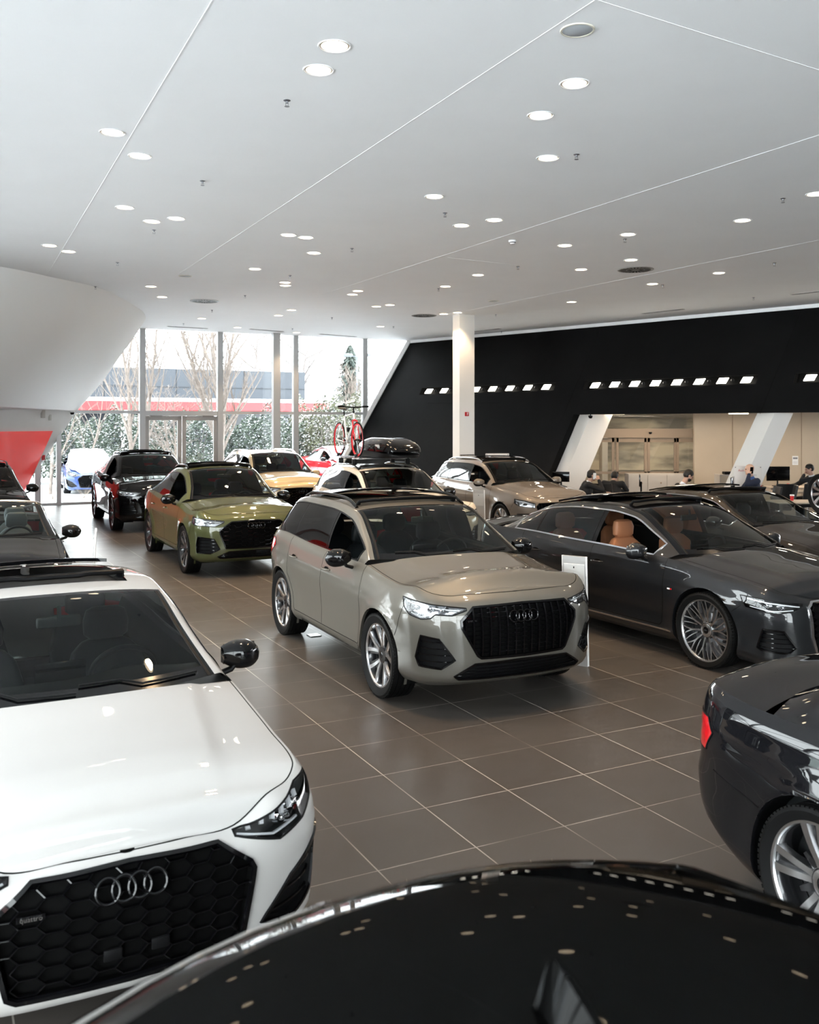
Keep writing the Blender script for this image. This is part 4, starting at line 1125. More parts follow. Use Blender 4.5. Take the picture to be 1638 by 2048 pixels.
# reveal of the opening: jamb and soffit
w_.add([dw(ao+sl*(0-ZO), 0), dw(ao, ZO), dw(ao, ZO)+NN_*.3, dw(ao+sl*(0-ZO), 0)+NN_*.3], [(0, 1, 2, 3)])
w_.add([dw(ao, ZO), dw(a_end, ZO), dw(a_end, ZO)+NN_*.3, dw(ao, ZO)+NN_*.3], [(0, 1, 2, 3)])
struct('wall_right', w_, M_DARK, smooth=False)
# a few hair joints in the plaster
b = MB()
for (p, q) in (((1200, 660), (1120, 845)), ((855, 806), (1000, 806)), ((1606, 610), (1520, 828))):
    a0, z0 = dwi(*p); a1, z1 = dwi(*q); b.tube([dw(a0, z0, -.001), dw(a1, z1, -.001)], .004, 4)
struct('trim_7', b, M_GAP)
# pale cove strip under the ceiling along the dark wall
b = MB(); b.add([dw(aL(5.19), 5.19, -.03), dw(a_end, 5.19, -.03), dw(a_end, 5.28, -.09), dw(aL(5.28), 5.28, -.09)], [(0, 1, 2, 3)]); b.add([dw(aL(5.19), 5.19, -.03), dw(a_end, 5.19, -.03), dw(a_end, 5.19, 0.02), dw(aL(5.19), 5.19, .02)], [(3, 2, 1, 0)])
struct('trim_8', b, M_JOINT, smooth=False)
# lamps of the slots
M_SLOTL = mat('slot_lamp_glow', (1, .97, .9), emit=(1, .93, .80), estr=9)
for k, (a0, a1) in enumerate(SLOTS):
    n = (9, 8, 8)[k] if k else 8
    lab = ('row of square spotlights in dark wall slot behind the white column', 'row of eight square spotlights in dark wall slot above the sliding doors', 'row of square spotlights in dark wall slot at the right picture edge')[k]
    e = thing('recessed_light_row', lab, 'light', dw((a0+a1)/2, zs0, .1))
    zm = (zs0+zs1)/2; hz = (zs1-zs0)
    hb = MB(); hb.add([dw(a0+.02, zs0+.01, .17), dw(a1-.02, zs0+.01, .17), dw(a1-.02, zs1-.01, .17), dw(a0+.02, zs1-.01, .17)], [(0, 1, 2, 3)]); hb.box(dw((a0+a1)/2, zm, .19), (.1, .1, .02))
    h_ = hb.build('housing', M_GAP, e, smooth=False); h_.matrix_parent_inverse = Matrix.Translation(-e.location)
    for i in range(n):
        am = a0+(a1-a0)*(i+.5)/n
        if k == 0: am = a0+(a1-a0)*(i+.45)/n
        w = .115; b = MB(); F = [dw(am-w, zs0+.045, .03), dw(am+w, zs0+.045, .03), dw(am+w+.05, zs1-.045, .02), dw(am-w+.05, zs1-.045, .02)]
        b.add(F+[p+NN_*.05 for p in F], [(0, 1, 2, 3), (7, 6, 5, 4), (0, 4, 5, 1), (1, 5, 6, 2), (2, 6, 7, 3), (3, 7, 4, 0)])
        l = b.build('lamp', M_SLOTL, e, smooth=False); l.matrix_parent_inverse = Matrix.Translation(-e.location)
        if i < n-1:
            b = MB(); c = dw(am+(a1-a0)/n/2, zm, .03); b.lathe([(.0, 0), (.04, 0), (.045, .03), (.045, .05)], 12, 'Y', c); l = b.build('swivel', M_PLA, e); l.matrix_parent_inverse = Matrix.Translation(-e.location)

# ---------------- window wall: mullions, transom, panes
mull = [wt_(117), wt_(284), wt_(439), wt_(590), wt_(728)]
zT = 2.73
ends = [tL(0)]+mull+[tR(5.28)]
def pane_poly(t0, t1, z0, z1):
    """clip [t0,t1]x[z0,z1] against both slanted edges"""
    pts = [(t0, z0), (t1, z0), (t1, z1), (t0, z1)]
    def clip(pts, f):
        out = []
        for i in range(len(pts)):
            a, b2 = pts[i], pts[(i+1) % len(pts)]; fa, fb = f(a), f(b2)
            if fa >= 0: out.append(a)
            if fa*fb < 0: s = fa/(fa-fb); out.append((a[0]+(b2[0]-a[0])*s, a[1]+(b2[1]-a[1])*s))
        return out
    pts = clip(pts, lambda p: tR(p[1])-p[0]); return clip(pts, lambda p: p[0]-(tL(p[1])-.15)) if pts else pts
nwin = 0
bays = list(zip([tL(0)-1.2]+mull, mull+[13.]))
for i, (t0, t1) in enumerate(bays):
    nwin += 1; par = None
    for z0, z1 in ((0.05, zT-.035), (zT+.035, ZC-.02)):
        if i == 2 and z0 < 1: continue       # the double door fills this bay below the transom
        pp = pane_poly(t0+.05, t1-.05, z0, z1)
        if len(pp) < 3: continue
        b = MB(); n = len(pp); b.add([wl(t, z, -.008) for t, z in pp]+[wl(t, z, .008) for t, z in pp], [tuple(range(n)), tuple(range(2*n-1, n-1, -1))]+[(k, (k+1) % n, n+(k+1) % n, n+k) for k in range(n)])
        if par is None: par = struct('window_%d' % nwin, b, M_GLASS, smooth=False)
        else: b.build('upper_pane', M_GLASS, par, smooth=False)
def bar(name, t, z0, z1, w=.09, d=.16, m=M_FRAME, off=-.04):
    b = MB(); p = wl(t, (z0+z1)/2, off); b.box(p, (w, d, z1-z0), rz=ang); return struct(name, b, m, smooth=False)
k = 9
for i, t in enumerate(mull):
    z0 = 0
    if i == 4: z0 = 2.4                       # the slanted wall cuts this one
    z1 = ZC
    if i == 0: z1 = min(ZC, 2.73)
    bar('trim_%d' % k, t, z0, z1, .13 if i == 0 else .17, .16); k += 1
b = MB(); p = wl((tL(zT)+tR(zT))/2, zT, -.02); b.box(p, (tR(zT)-tL(zT)+.2, .12, .09), rz=ang); struct('trim_%d' % k, b, M_FRAME, smooth=False); k += 1
b = MB(); p = wl(3.5, .03, -.02); b.box(p, (13.5, .14, .07), rz=ang); struct('trim_%d' % k, b, M_FRAME, smooth=False); k += 1
# slanted white frame along the dark wall, head member
b = MB(); F = [wl(tR(0)-.0, 0, -.1), wl(tR(5.28), 5.28, -.1)]; b.tube([F[0], F[1]], .10, 4); struct('trim_%d' % k, b, M_WALLW, smooth=False); k += 1
bar('trim_%d' % k, wt_(75), 0, 1.75, .16, .2); k += 1
# double door in the third bay
t0, t1 = mull[1]+.08, mull[2]-.08; tm = (t0+t1)/2
dr = MB()
dr.box(wl((t0+t1)/2, zT-.07, -.02), (t1-t0, .13, .07), rz=ang); D_ = struct('door_1', dr, M_FRAME, smooth=False)
for a, b2 in ((t0, tm-.012), (tm+.012, t1)):
    b = MB(); zt2 = zT-.12
    for tt, w in ((a+.06, .12), (b2-.06, .12)): b.box(wl(tt, zt2/2+.02, -.02), (w, .06, zt2-.04), rz=ang)
    for z, h_ in ((.12, .22), (zt2-.06, .13)): b.box(wl((a+b2)/2, z, -.02), (b2-a, .06, h_), rz=ang)
    lf = b.build('door_leaf', mat('door_frame_grey', (.40, .39, .38), .4, .2), D_, smooth=False)
    b = MB(); b.box(wl((a+b2)/2, zt2/2+.1, -.02), (b2-a-.22, .012, zt2-.3), rz=ang); b.build('door_glass', M_GLASS, lf, smooth=False)
    b = MB(); b.box(wl(a+.32 if a == t0 else b2-.32, zt2+.0, -.08), (.36, .06, .055), rz=ang); b.build('door_closer', mat('closer', (.3, .29, .28), .4, .6), lf, smooth=False)
    th = b2-.08 if a == t0 else a+.08
    b = MB(); b.tube([wl(th, .85, -.05), wl(th, .85, -.10), wl(th, 1.35, -.10), wl(th, 1.35, -.05)], .015, 8); b.build('door_handle', M_ALU, lf)
# free-standing steel column in front of the glass
tcl = wt_(543); b = MB(); p = wl(tcl, ZC/2, -.45); b.box(p, (.23, .2, ZC), rz=ang)
o = b.build('column', M_FRAME, smooth=False); setp(o, 'slim grey steel column in front of the window wall, between door and conifer', 'column')
# white square column with the fire alarm
cm = on_z(919, 628, ZC); cm.z = 0
b = MB(); q = [cm, cm+U*.46, cm+U*.46+V*.36, cm+V*.36]; b.add([p for p in q]+[p+Vector((0, 0, ZC)) for p in q], [(3, 2, 1, 0), (4, 5, 6, 7)]+[(i, (i+1) % 4, 4+(i+1) % 4, 4+i) for i in range(4)])
o = b.build('column', M_COLW, smooth=False); setp(o, 'thick white square column from floor to ceiling before the dark wall', 'column')
pa = cm+U*.22-V*.012; e = thing('fire_alarm', 'small red fire alarm call point on the white square column', 'fire alarm', (pa.x, pa.y, 2.63), ang)
b = MB(); b.rbox((0, 0, 0), (.115, .03, .11), .008, 2); b.build('alarm_body', mat('alarm_red', (.45, .01, .015), .35), e)
b = MB(); b.box((.0, -.017, .0), (.014, .004, .07)); b.box((.018, -.017, .03), (.03, .004, .013)); b.box((.012, -.017, .003), (.018, .004, .012)); b.build('alarm_symbol', M_WHT, e)
pa = cm+U*.23-V*.01; b = MB(); b.box((pa.x, pa.y, 1.45), (.42, .012, .17), rz=ang); o = b.build('notice', mat('speckled_paper', (.55, .50, .44), .7, noise=(60, .35)), smooth=False); setp(o, 'speckled notice sheet on the white column, dark bar along its top', 'notice')
b = MB(); b.box((pa.x, pa.y, 1.545), (.42, .02, .018), rz=ang); b.build('notice_rail', M_PLA, o, smooth=False)

# ---------------- the curved white bulkhead on the left and the wall with the red panel
upc = [(-14.5, 12.5), (-11.5, 14.2), (-8.7, 16.2)]+[tuple(on_z(*p, ZC)[:2]) for p in ((0, 533), (93, 552), (195, 575), (245, 597), (270, 612), (285, 622), (291, 632), (290, 641), (281, 648))]+[tuple(wl(tL(5.28)-.05)[:2])]
loc_ = [(-14.8, 14.2), (-12.2, 16.0), (-10.3, 17.8), (-9.75, 19.2), (-9.55, 20.6), (-9.46, 21.8), (-9.5, 23.2), (-9.56, 24.2), (-9.62, 25.2), (-9.68, 26.0), (-9.75, 26.7), (-9.80, 27.2), tuple(wl(tL(2.78)-.05)[:2])]
def rs(pts, n=48): D = crom([(*p, 0.) for p in pts], n); return D[:, :2]
ua, la = rs(upc), rs(loc_); rows = []
for v in np.linspace(0, 1, 15):
    z = ZC-(ZC-2.76)*v; bulge = .22*(1-v)**6*0
    f = v+.10*math.sin(PI*v)*(-1)*(1)      # upper part rolls over
    rows.append([(ua[i][0]*(1-f)+la[i][0]*f, ua[i][1]*(1-f)+la[i][1]*f, z) for i in range(48)])
b = MB(); b.grid(rows)
# soffit behind the lower edge
b2_ = MB(); b2_.grid([[(x, y, 2.76) for x, y in la], [(x-2.2, y+.4, 2.76) for x, y in la]])
o = struct('wall_left', b, mat('bulkhead_white', (.90, .89, .88), rough=.65), angle=60)
b2_.build('soffit', M_WALLW, o)
# lower wall: leans with the window edge, set back from the bulkhead
LA = wl(tL(0)-.02); LB = wl(tL(2.76)-.02)          # edge at the window, floor and head
dl = Vector((-.16, -1, 0)).normalized()
def lwp(s, z, off=0.): q = LA+(LB-LA)*(z/2.76)+dl*s+Vector((-1, .16, 0)).normalized()*(-off); return Vector((q.x, q.y, z))
def lwi(px, py):     # pixel -> (s, z) on this wall
    n = (LB+Vector((0, 0, 2.76))-LA).cross(dl).normalized(); r = ray(px, py); o_ = Vector((0, 0, H)); kk = n.dot(LA-o_)/n.dot(r); p = o_+r*kk; q = p-LA-(LB-LA)*(p.z/2.76); return q.dot(dl), p.z
b = MB(); b.add([lwp(0, 0), lwp(0, 2.76), lwp(12.5, 2.76), lwp(12.5, 0)], [(0, 1, 2, 3)]); b.add([lwp(0, 0, -.2), lwp(0, 2.76, -.2), lwp(12.5, 2.76, -.2), lwp(12.5, 0, -.2)], [(3, 2, 1, 0)])
b.add([lwp(0, 0), lwp(0, 2.76), lwp(0, 2.76, -.2), lwp(0, 0, -.2)], [(3, 2, 1, 0)])
struct('wall_left_lower', b, M_WALLW, smooth=False)
M_REDP = mat('red_panel', (.85, .045, .035), rough=.35, coat=.3, emit=(1, .05, .04), estr=.12)  # slight emission added to raise the brightness of the red
s0, z0 = lwi(104, 862); s1_, z1_ = lwi(52, 975)
zb_ = .25; sb = s0+(s1_-s0)/(z1_-z0)*(zb_-z0)
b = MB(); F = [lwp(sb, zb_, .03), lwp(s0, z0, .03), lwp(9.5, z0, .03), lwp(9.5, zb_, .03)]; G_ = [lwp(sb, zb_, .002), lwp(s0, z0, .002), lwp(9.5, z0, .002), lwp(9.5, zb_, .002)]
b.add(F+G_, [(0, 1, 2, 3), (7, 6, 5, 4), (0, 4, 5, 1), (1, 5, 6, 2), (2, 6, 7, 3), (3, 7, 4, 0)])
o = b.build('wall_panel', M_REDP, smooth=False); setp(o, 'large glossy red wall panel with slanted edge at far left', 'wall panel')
def onlw(px, py, off=0.): s, z = lwi(px, py); return lwp(s, z, off)
for (px, py, nm, lab, cat, d, m) in ((84, 828, 'sounder', 'small beige box high on left wall, left of the two by the camera', 'sounder', (.06, .16, .22), mat('beige_plastic', (.42, .40, .37), .5)), (98, 835, 'thermostat', 'small pale thermostat on left wall below the bulkhead edge', 'thermostat', (.05, .10, .17), mat('pale_plastic', (.5, .49, .46), .5)), (85, 915.5, 'alarm_button', 'small red framed alarm button on left wall beside the red panel', 'alarm button', (.05, .12, .16), mat('alarm_red', (.45, .01, .015)))):
    p = onlw(px, py, .03); e = thing(nm, lab, cat, p, math.atan2(dl.y, dl.x)-PI/2); b = MB(); b.rbox((0, 0, 0), d, .012, 2); b.build('casing', m, e)
    b = MB(); b.rbox((.026, 0, .0), (.012, d[1]*.5, d[2]*.45), .004, 1); b.build('cover', M_WHT, e)
p = onlw(138, 826, .1); e = thing('security_camera', 'black dome security camera under the bulkhead near the window edge', 'camera', p); b = MB(); b.lathe([(.0, -.06), (.035, -.05), (.055, -.02), (.06, 0), (.06, .02), (0, .02)], 20, 'Z'); b.build('dome', M_BLK, e); b = MB(); b.lathe([(.0, .02), (.075, .02), (.075, .045), (0, .045)], 20, 'Z'); b.build('mount', M_WHT, e)

# ---------------- left facade of glass, rear and right walls (outside the picture; facade set close, rear glazing added, to brighten the ceiling)
FA, FB = Vector((-10.6, 14.6, 0)), Vector((-7.2, -5, 0)); fd = (FB-FA).normalized(); fang = math.atan2(fd.y, fd.x); FLn = (FB-FA).length
k0_ = k
for i in range(9):
    p = FA+fd*(FLn*i/8); b = MB(); b.box((p.x, p.y, ZC/2), (.12, .14, ZC), rz=fang); 
    if i < 8:
        q = FA+fd*(FLn*(i+1)/8); b.tube([(p.x, p.y, ZC), (q.x, q.y, ZC*.52)] if i % 2 else [(p.x, p.y, ZC*.52), (q.x, q.y, ZC)], .05, 4)
    struct('trim_%d' % k, b, M_FRAME, smooth=False); k += 1
for z in (.08, 2.75):
    b = MB(); c = (FA+FB)/2; b.box((c.x, c.y, z), (FLn, .12, .1), rz=fang); struct('trim_%d' % k, b, M_FRAME, smooth=False); k += 1
b = MB(); c = (FA+FB)/2; b.box((c.x-.02, c.y, ZC/2), (FLn, .01, ZC), rz=fang); nwin += 1; struct('window_%d' % nwin, b, M_GLASS, smooth=False)
b = MB(); b.box((.9, -5, ZC/2), (16.2, .01, ZC)); nwin += 1; struct('window_%d' % nwin, b, M_GLASS, smooth=False)  # unseen rear glazing, added to let more daylight onto the ceiling
for i in range(7):
    b = MB(); b.box((-7.2+16.2*i/6, -5, ZC/2), (.14, .12, ZC)); struct('trim_%d' % k, b, M_FRAME, smooth=False); k += 1
b = MB(); b.box((.9, -5, 2.75), (16.2, .12, .1)); struct('trim_%d' % k, b, M_FRAME, smooth=False); k += 1
b = MB(); b.add([(9, -5, 0), (26, -5, 0), (26, -5, ZC), (9, -5, ZC)], [(0, 1, 2, 3)]); struct('wall_back', b, mat('rear_wall', (.12, .115, .11), .7), smooth=False)
e_ = dw(a_end, 0); b = MB(); b.add([Vector((26, -5, 0)), Vector((26, 16, 0)), Vector((26, 16, ZC)), Vector((26, -5, ZC))], [(0, 1, 2, 3)]); struct('wall_side', b, mat('side_wall', (.12, .12, .12), .7), smooth=False)
b = MB(); b.box((-12.4, 15.3, ZC/2), (3.4, 1.2, ZC)); struct('wall_corner', b, M_WALLW, smooth=False)

# ---------------- ceiling fittings
DL = [(669, 92), (637, 140), (1149, 167), (1081, 231), (225, 265), (280, 312), (1096, 316), (869, 393), (1632, 388), (250, 415), (304, 443), (353, 437), (989, 440), (923, 451), (1485, 441), (1256, 469), (577, 470), (612, 475), (99, 491), (137, 503), (628, 506), (1130, 491), (510, 538), (1262, 520), (1162, 539), (956, 550), (1438, 546), (1305, 568), (302, 573), (324, 594), (570, 565), (571, 571), (891, 573), (716, 582), (705, 589), (1143, 604), (753, 613), (780, 610), (404, 637), (583, 620), (557, 631), (475, 655), (887, 628), (593, 665), (761, 653), (915, 625)]
M_CAN = mat('downlight_reflector', (.85, .80, .72), rough=.25, metal=.6); M_BULB = mat('downlight_glow', (1, .9, .75), emit=(1, .80, .55), estr=9)
def dl_proto():
    r = .115
    rim = MB(); rim.lathe([(r, 0), (r+.004, -.006), (r+.012, -.007), (r+.016, -.001), (r+.016, .0)], 28, 'Z')
    can = MB(); can.lathe([(r, -.001), (r*.96, -.0022), (r*.5, -.0025), (0, -.0025)], 28, 'Z')
    bulb = MB(); bulb.lathe([(0, -.0036), (r*.62, -.0036), (r*.86, -.003), (r*.9, -.0022)], 24, 'Z')
    a = rim.build('trim_ring', M_WHT); b = can.build('reflector', M_CAN); c = bulb.build('lamp', M_BULB)
    ms = (a.data, b.data, c.data); [bpy.data.objects.remove(x) for x in (a, b, c)]; return ms
# where a fitting hangs: words for a label
def where(px, py):
    col = ('far left', 'left', 'left of centre', 'centre', 'right of centre', 'right', 'far right')[min(6, int(px/234.1))]
    row = ('nearest the camera', 'upper ceiling', 'mid ceiling', 'towards the windows', 'close to windows')[0 if py < 180 else 1 if py < 350 else 2 if py < 480 else 3 if py < 590 else 4]
    return col, row
def unique_labels(pts, noun, note=None):
    """a label per fitting: by its cell of the ceiling and, inside the cell, by its order"""
    cells = {}
    for i, p in enumerate(pts): cells.setdefault(where(*p), []).append(i)
    lab = [None]*len(pts)
    for (c, r), ids in cells.items():
        ids.sort(key=lambda i: pts[i][0]); n = len(ids)
        words = {1: [''], 2: ['left one of two ', 'right one of two '], 3: ['left one of three ', 'middle one of three ', 'right one of three ']}.get(n) or ['%s from left of %d ' % (['first', 'second', 'third', 'fourth', 'fifth', 'sixth', 'seventh'][k_], n) for k_ in range(n)]
        for w2, i in zip(words, ids): lab[i] = '%s, %s%s, %s' % (noun, w2, c, r)
    return lab
MS = dl_proto(); LB_ = unique_labels(DL, 'round lit downlight')
ld = bpy.data.lights.new('downlight_spot', 'SPOT'); ld.energy = 115; ld.color = (1, .70, .42); ld.spot_size = R(95); ld.spot_blend = .5; ld.shadow_soft_size = .08
for (px, py), lb in zip(DL, LB_):
    p = on_z(px, py, ZC); e = thing('downlight', lb, 'ceiling light', p, 0, 'round downlights in the white ceiling')
    for nm, me in zip(('trim_ring', 'reflector', 'lamp'), MS): o = bpy.data.objects.new(nm, me); COL.objects.link(o); o.parent = e
    l = bpy.data.objects.new('downlight_light', ld); COL.objects.link(l); l.parent = e; l.location = (0, 0, -.03)
SP = [(574, 201), (405, 362), (308, 460), (235, 525), (191, 573), (704, 497), (890, 426), (1153, 309), (1566, 397), (1250, 478), (1036, 533), (1549, 526), (580, 551), (490, 591), (424, 620), (367, 647), (877, 577), (1325, 570), (1507, 595), (664, 635), (992, 629), (585, 657), (787, 653), (1003, 663)]
s_ = MB(); s_.lathe([(0, 0), (.035, 0), (.032, -.006), (.012, -.012), (.010, -.03), (.004, -.032)], 14, 'Z'); s_.box((.012, 0, -.04), (.003, .006, .03)); s_.box((-.012, 0, -.04), (.003, .006, .03)); s_.lathe([(0, -.054), (.022, -.056), (.024, -.058), (0, -.058)], 12, 'Z')
so = s_.build('sprinkler', mat('dull_chrome', (.20, .20, .22), .35, .8)); LS = unique_labels(SP, 'tiny metal sprinkler head')
for i, ((px, py), lb) in enumerate(zip(SP, LS)):
    o = so if i == 0 else so.copy()
    if i: COL.objects.link(o)
    o.location = on_z(px, py, ZC)+Vector((0, 0, .003)); setp(o, lb, 'sprinkler', 'sprinkler heads in the white ceiling')
M_DIF = mat('diffuser_grey', (.30, .29, .28), .5, .3)
for (px, py), w2 in zip([(409, 602), (848, 631), (1271, 539)], ['nearest the curved bulkhead', 'beside the top of the white column', 'above the row of spotlights, the largest in view']):
    p = on_z(px, py, ZC); p.z -= .004; e = thing('air_diffuser', 'round grey slotted air diffuser %s' % w2, 'air vent', p, ang, 'round air diffusers')
    b = MB(); b.lathe([(0, -.002), (.30, -.004), (.31, -.010), (.335, -.006), (.34, 0)], 48, 'Z'); b.build('plate', M_DIF, e)
    b = MB()
    for i in range(24):
        a = 2*PI*i/24; c, s = math.cos(a), math.sin(a)
        for r0, r1 in ((.08, .155), (.175, .285)):
            w = .012 if r0 < .1 else .017; b.add([(r0*c-w*s*.6, r0*s+w*c*.6, -.0085), (r0*c+w*s*.6, r0*s-w*c*.6, -.0085), (r1*c+w*s, r1*s-w*c, -.0105), (r1*c-w*s, r1*s+w*c, -.0105)], [(0, 1, 2, 3)])
    b.build('slots', M_GAP, e, smooth=False)['kind'] = 'stuff'
for (px, py), w2 in zip([(1155, 60), (370, 552), (987, 602)], ['large in view at the top right', 'small, above the curved bulkhead', 'small, above the white column']):
    p = on_z(px, py, ZC); e = thing('ceiling_speaker', 'round flat grey ceiling speaker grille, %s' % w2, 'speaker', p, 0, 'ceiling speakers')
    b = MB(); b.lathe([(0, -.006), (.105, -.006), (.112, -.003)], 36, 'Z'); b.build('grille', mat('speaker_grey', (.42, .44, .46), .8), e); b = MB(); b.lathe([(.112, 0), (.112, -.008), (.125, -.008), (.13, 0)], 36, 'Z'); b.build('rim', mat('speaker_rim', (.68, .64, .54), .5), e)
p = on_z(1025, 481, ZC); e = thing('smoke_detector', 'white domed smoke detector on the ceiling', 'smoke detector', p); b = MB(); b.lathe([(.065, 0), (.065, -.02), (.05, -.03), (.035, -.055), (.02, -.06), (0, -.06)], 24, 'Z'); b.build('housing', M_WHT, e); b = MB(); b.lathe([(.05, -.028), (.052, -.036), (.045, -.04)], 24, 'Z'); b.build('sensor_ring', M_PLA, e)
for (a, b2, w2) in (((1285, 627), (1367, 618), 'above the second spotlight row'), ((948, 663), (1000, 657), 'right of the white column'), ((1582, 589), (1690, 577), 'at the right picture edge'), ((640, 668), (712, 673.5), 'over the window with the conifer'), ((500, 658), (566, 663), 'over the window right of the door'), ((335, 652.5), (415, 657), 'over the glass double door')):
    pa, pb = on_z(*a, ZC), on_z(*b2, ZC); c = (pa+pb)/2; d = pb-pa; e = thing('linear_vent', 'long narrow slot vent in the ceiling %s' % w2, 'air vent', c, math.atan2(d.y, d.x), 'linear slot vents')
    b = MB(); b.box((0, 0, -.004), (d.length, .13, .008)); b.build('frame', mat('vent_grey', (.38, .37, .36), .6), e, smooth=False)
    b = MB(); [b.box((0, y, -.009), (d.length-.06, .02, .004)) for y in (-.035, .035)]; b.build('slots', mat('vent_slot', (.08, .08, .08), .7), e, smooth=False)
p = on_z(628, 1271, 0); b = MB(); b.rbox((0, 0, .004), (.13, .13, .01), .003, 1); o = b.build('floor_outlet', mat('outlet_steel', (.62, .62, .62), .3, .5)); o.location = p; o.rotation_euler = (0, 0, ang); setp(o, 'small square pale outlet cover on the floor tiles beside the grey SUV', 'floor outlet')
b = MB(); b.box((0, 0, .0095), (.1, .004, .001)); b.build('lid_seam', M_GAP, o)

# ---------------- camera
cam = bpy.data.cameras.new('camera'); co = bpy.data.objects.new('camera', cam); COL.objects.link(co); SC.camera = co
co.location = (0, 0, H); co.rotation_euler = (PI/2, 0, 0)
cam.sensor_width = 36; cam.sensor_fit = 'AUTO'; cam.lens = FPX*36/2048; cam.shift_y = -(1024-CY)/2048; cam.clip_start = .05; cam.clip_end = 600
cam.dof.use_dof = True; cam.dof.focus_distance = 9.; cam.dof.aperture_fstop = 4.
SC.view_settings.view_transform = 'Standard'; SC.view_settings.look = 'None'; SC.view_settings.gamma = 1; SC.view_settings.exposure = 0.9
# ---------------- sky
w = bpy.data.worlds.new('overcast'); SC.world = w; w.use_nodes = True; nt = w.node_tree; bg = nt.nodes['Background']
tc = nt.nodes.new('ShaderNodeTexCoord'); sp_ = nt.nodes.new('ShaderNodeSeparateXYZ'); nt.links.new(tc.outputs['Generated'], sp_.inputs[0])
r_ = nt.nodes.new('ShaderNodeValToRGB'); nt.links.new(sp_.outputs[2], r_.inputs[0])
r_.color_ramp.elements[0].position = .0; r_.color_ramp.elements[0].color = (.95, .97, 1, 1); r_.color_ramp.elements[1].position = 1; r_.color_ramp.elements[1].color = (.94, .965, 1, 1)
nt.links.new(r_.outputs[0], bg.inputs[0]); bg.inputs[1].default_value = 8.5
def portal(name, c, sx, sy, nrm):
    l = bpy.data.lights.new(name, 'AREA'); l.shape = 'RECTANGLE'; l.size = sx; l.size_y = sy; l.cycles.is_portal = True
    o = bpy.data.objects.new(name, l); COL.objects.link(o); o.location = c; o.rotation_euler = Vector(nrm).to_track_quat('-Z', 'Z').to_euler(); return o
portal('window_portal', wl(6, ZC/2, .2), 15, ZC, -V); portal('rear_portal', (.9, -5.3, ZC/2), 16.2, ZC, (0, 1, 0)); portal('facade_portal', (FA+FB)/2+Vector((-.3, 0, ZC/2)), FLn, ZC, (1, 0, 0))

# ------------------------------------------------------------------ outdoors
M_SNOW = mat('snow', (.82, .84, .87), rough=.8, noise=(3, .05), bump=(2, .4))
M_BARK = mat('pale_bark', (0.1200, 0.0960, 0.0810), rough=.8, noise=(9, .3)); M_BARK2 = mat('grey_bark', (0.0960, 0.0840, 0.0800), rough=.9)
M_LEAF = mat('hedge_leaf', (0.0140, 0.0250, 0.0125), rough=.6, noise=(2.5, .5)); M_LEAF2 = mat('olive_leaf', (0.0350, 0.0375, 0.0150), rough=.6, noise=(2.5, .5)); M_FIR = mat('fir_needles', (0.0180, 0.0270, 0.0210), rough=.7)
b = MB(); n = 40
def gz(x, y): return -.03+.02*math.sin(x*.9)*math.cos(y*.7)
near = [wl(-14+34*i/n, 0, .15) for i in range(n+1)]
rows = []
for j in range(26):
    d = (j/25)**2*150; rows.append([((p+V*d).x*(1+.0*j), (p+V*d).y, gz(p.x, p.y+d) if j else -.02) for p in near])
b.grid(rows); 
b.add([(-150, -60, .004), (-6.7, -60, .004), (-7.3, -5.05, .004), (-10.75, 14.6, .004), (-17, 14.7, .004), (-17, 24, -.04), (-40, 160, -.04), (-150, 160, -.04)], [(0, 1, 2, 3, 4, 5, 6, 7)])
b.add([(-6.7, -60, -.05), (60, -60, -.05), (60, -5.3, -.05), (-7.4, -5.3, -.05)], [(0, 1, 2, 3)])
b.add([(12, 34, -.04), (150, 100, -.04), (150, 200, -.04), (-60, 200, -.04), (-60, 150, -.04)], [(0, 1, 2, 3, 4)])
o = b.build('snow_field', M_SNOW); setp(o, 'snow covered ground outside behind the window wall', 'snow', kind='structure')
# street kerb line in the snow
p0 = at_y(60, 975, 34); b = MB(); c = on_z(95, 968, 0); b.box((c.x-3, c.y-1.5, .04), (16, .3, .12), rz=ang); o = b.build('kerb', mat('kerb_grey', (0.1190, 0.1190, 0.1224), .9)); setp(o, 'grey kerb line crossing the snow behind the blue car', 'kerb')
# dark hall with the red fascia
PB = at_y(610, 850, 60); PB.z = 0
def bw_(s, z, off=0.): q = PB-U*s+V*off; return Vector((q.x, q.y, z))
M_HALL = mat('blue_grey_cladding', (0.0109, 0.0146, 0.0211), rough=.5, noise=(.3, .12)); M_FASC = mat('red_fascia', (0.2750, 0.0090, 0.0110), rough=.4); M_LOWH = mat('hall_glass_front', (0.0068, 0.0102, 0.0153), rough=.2)
M_HALLJ = mat('hall_joint', (.006, .008, .011), rough=.8)
e = thing('building', 'low blue-grey hall with red fascia band beyond the hedge', 'building', bw_(15, 0, 6), ang)
def part(par, nm, m, fn, **kk):
    b = MB(); fn(b); o = b.build(nm, m, par, smooth=False); o.matrix_parent_inverse = (Matrix.Translation(par.location) @ Matrix.Rotation(par.rotation_euler.z, 4, 'Z')).inverted(); return o
def bxw(b, s0, s1, z0, z1, o0, o1):
    c = (bw_(s0, z0, o0)+bw_(s1, z1, o1))/2; b.box(c, (abs(s1-s0), abs(o1-o0), z1-z0), rz=ang)
part(e, 'upper_wall', M_HALL, lambda b: bxw(b, 0, 46, 3.95, 5.72, 0, 14))
part(e, 'lower_wall', M_LOWH, lambda b: bxw(b, .5, 46, 0, 3.2, 1.2, 14))
part(e, 'fascia', M_FASC, lambda b: bxw(b, -1.15, 46, 3.2, 3.72, -1.3, 10))
part(e, 'snow_ledge', M_SNOW, lambda b: bxw(b, -1.1, 46, 3.722, 3.93, -1.1, 6))
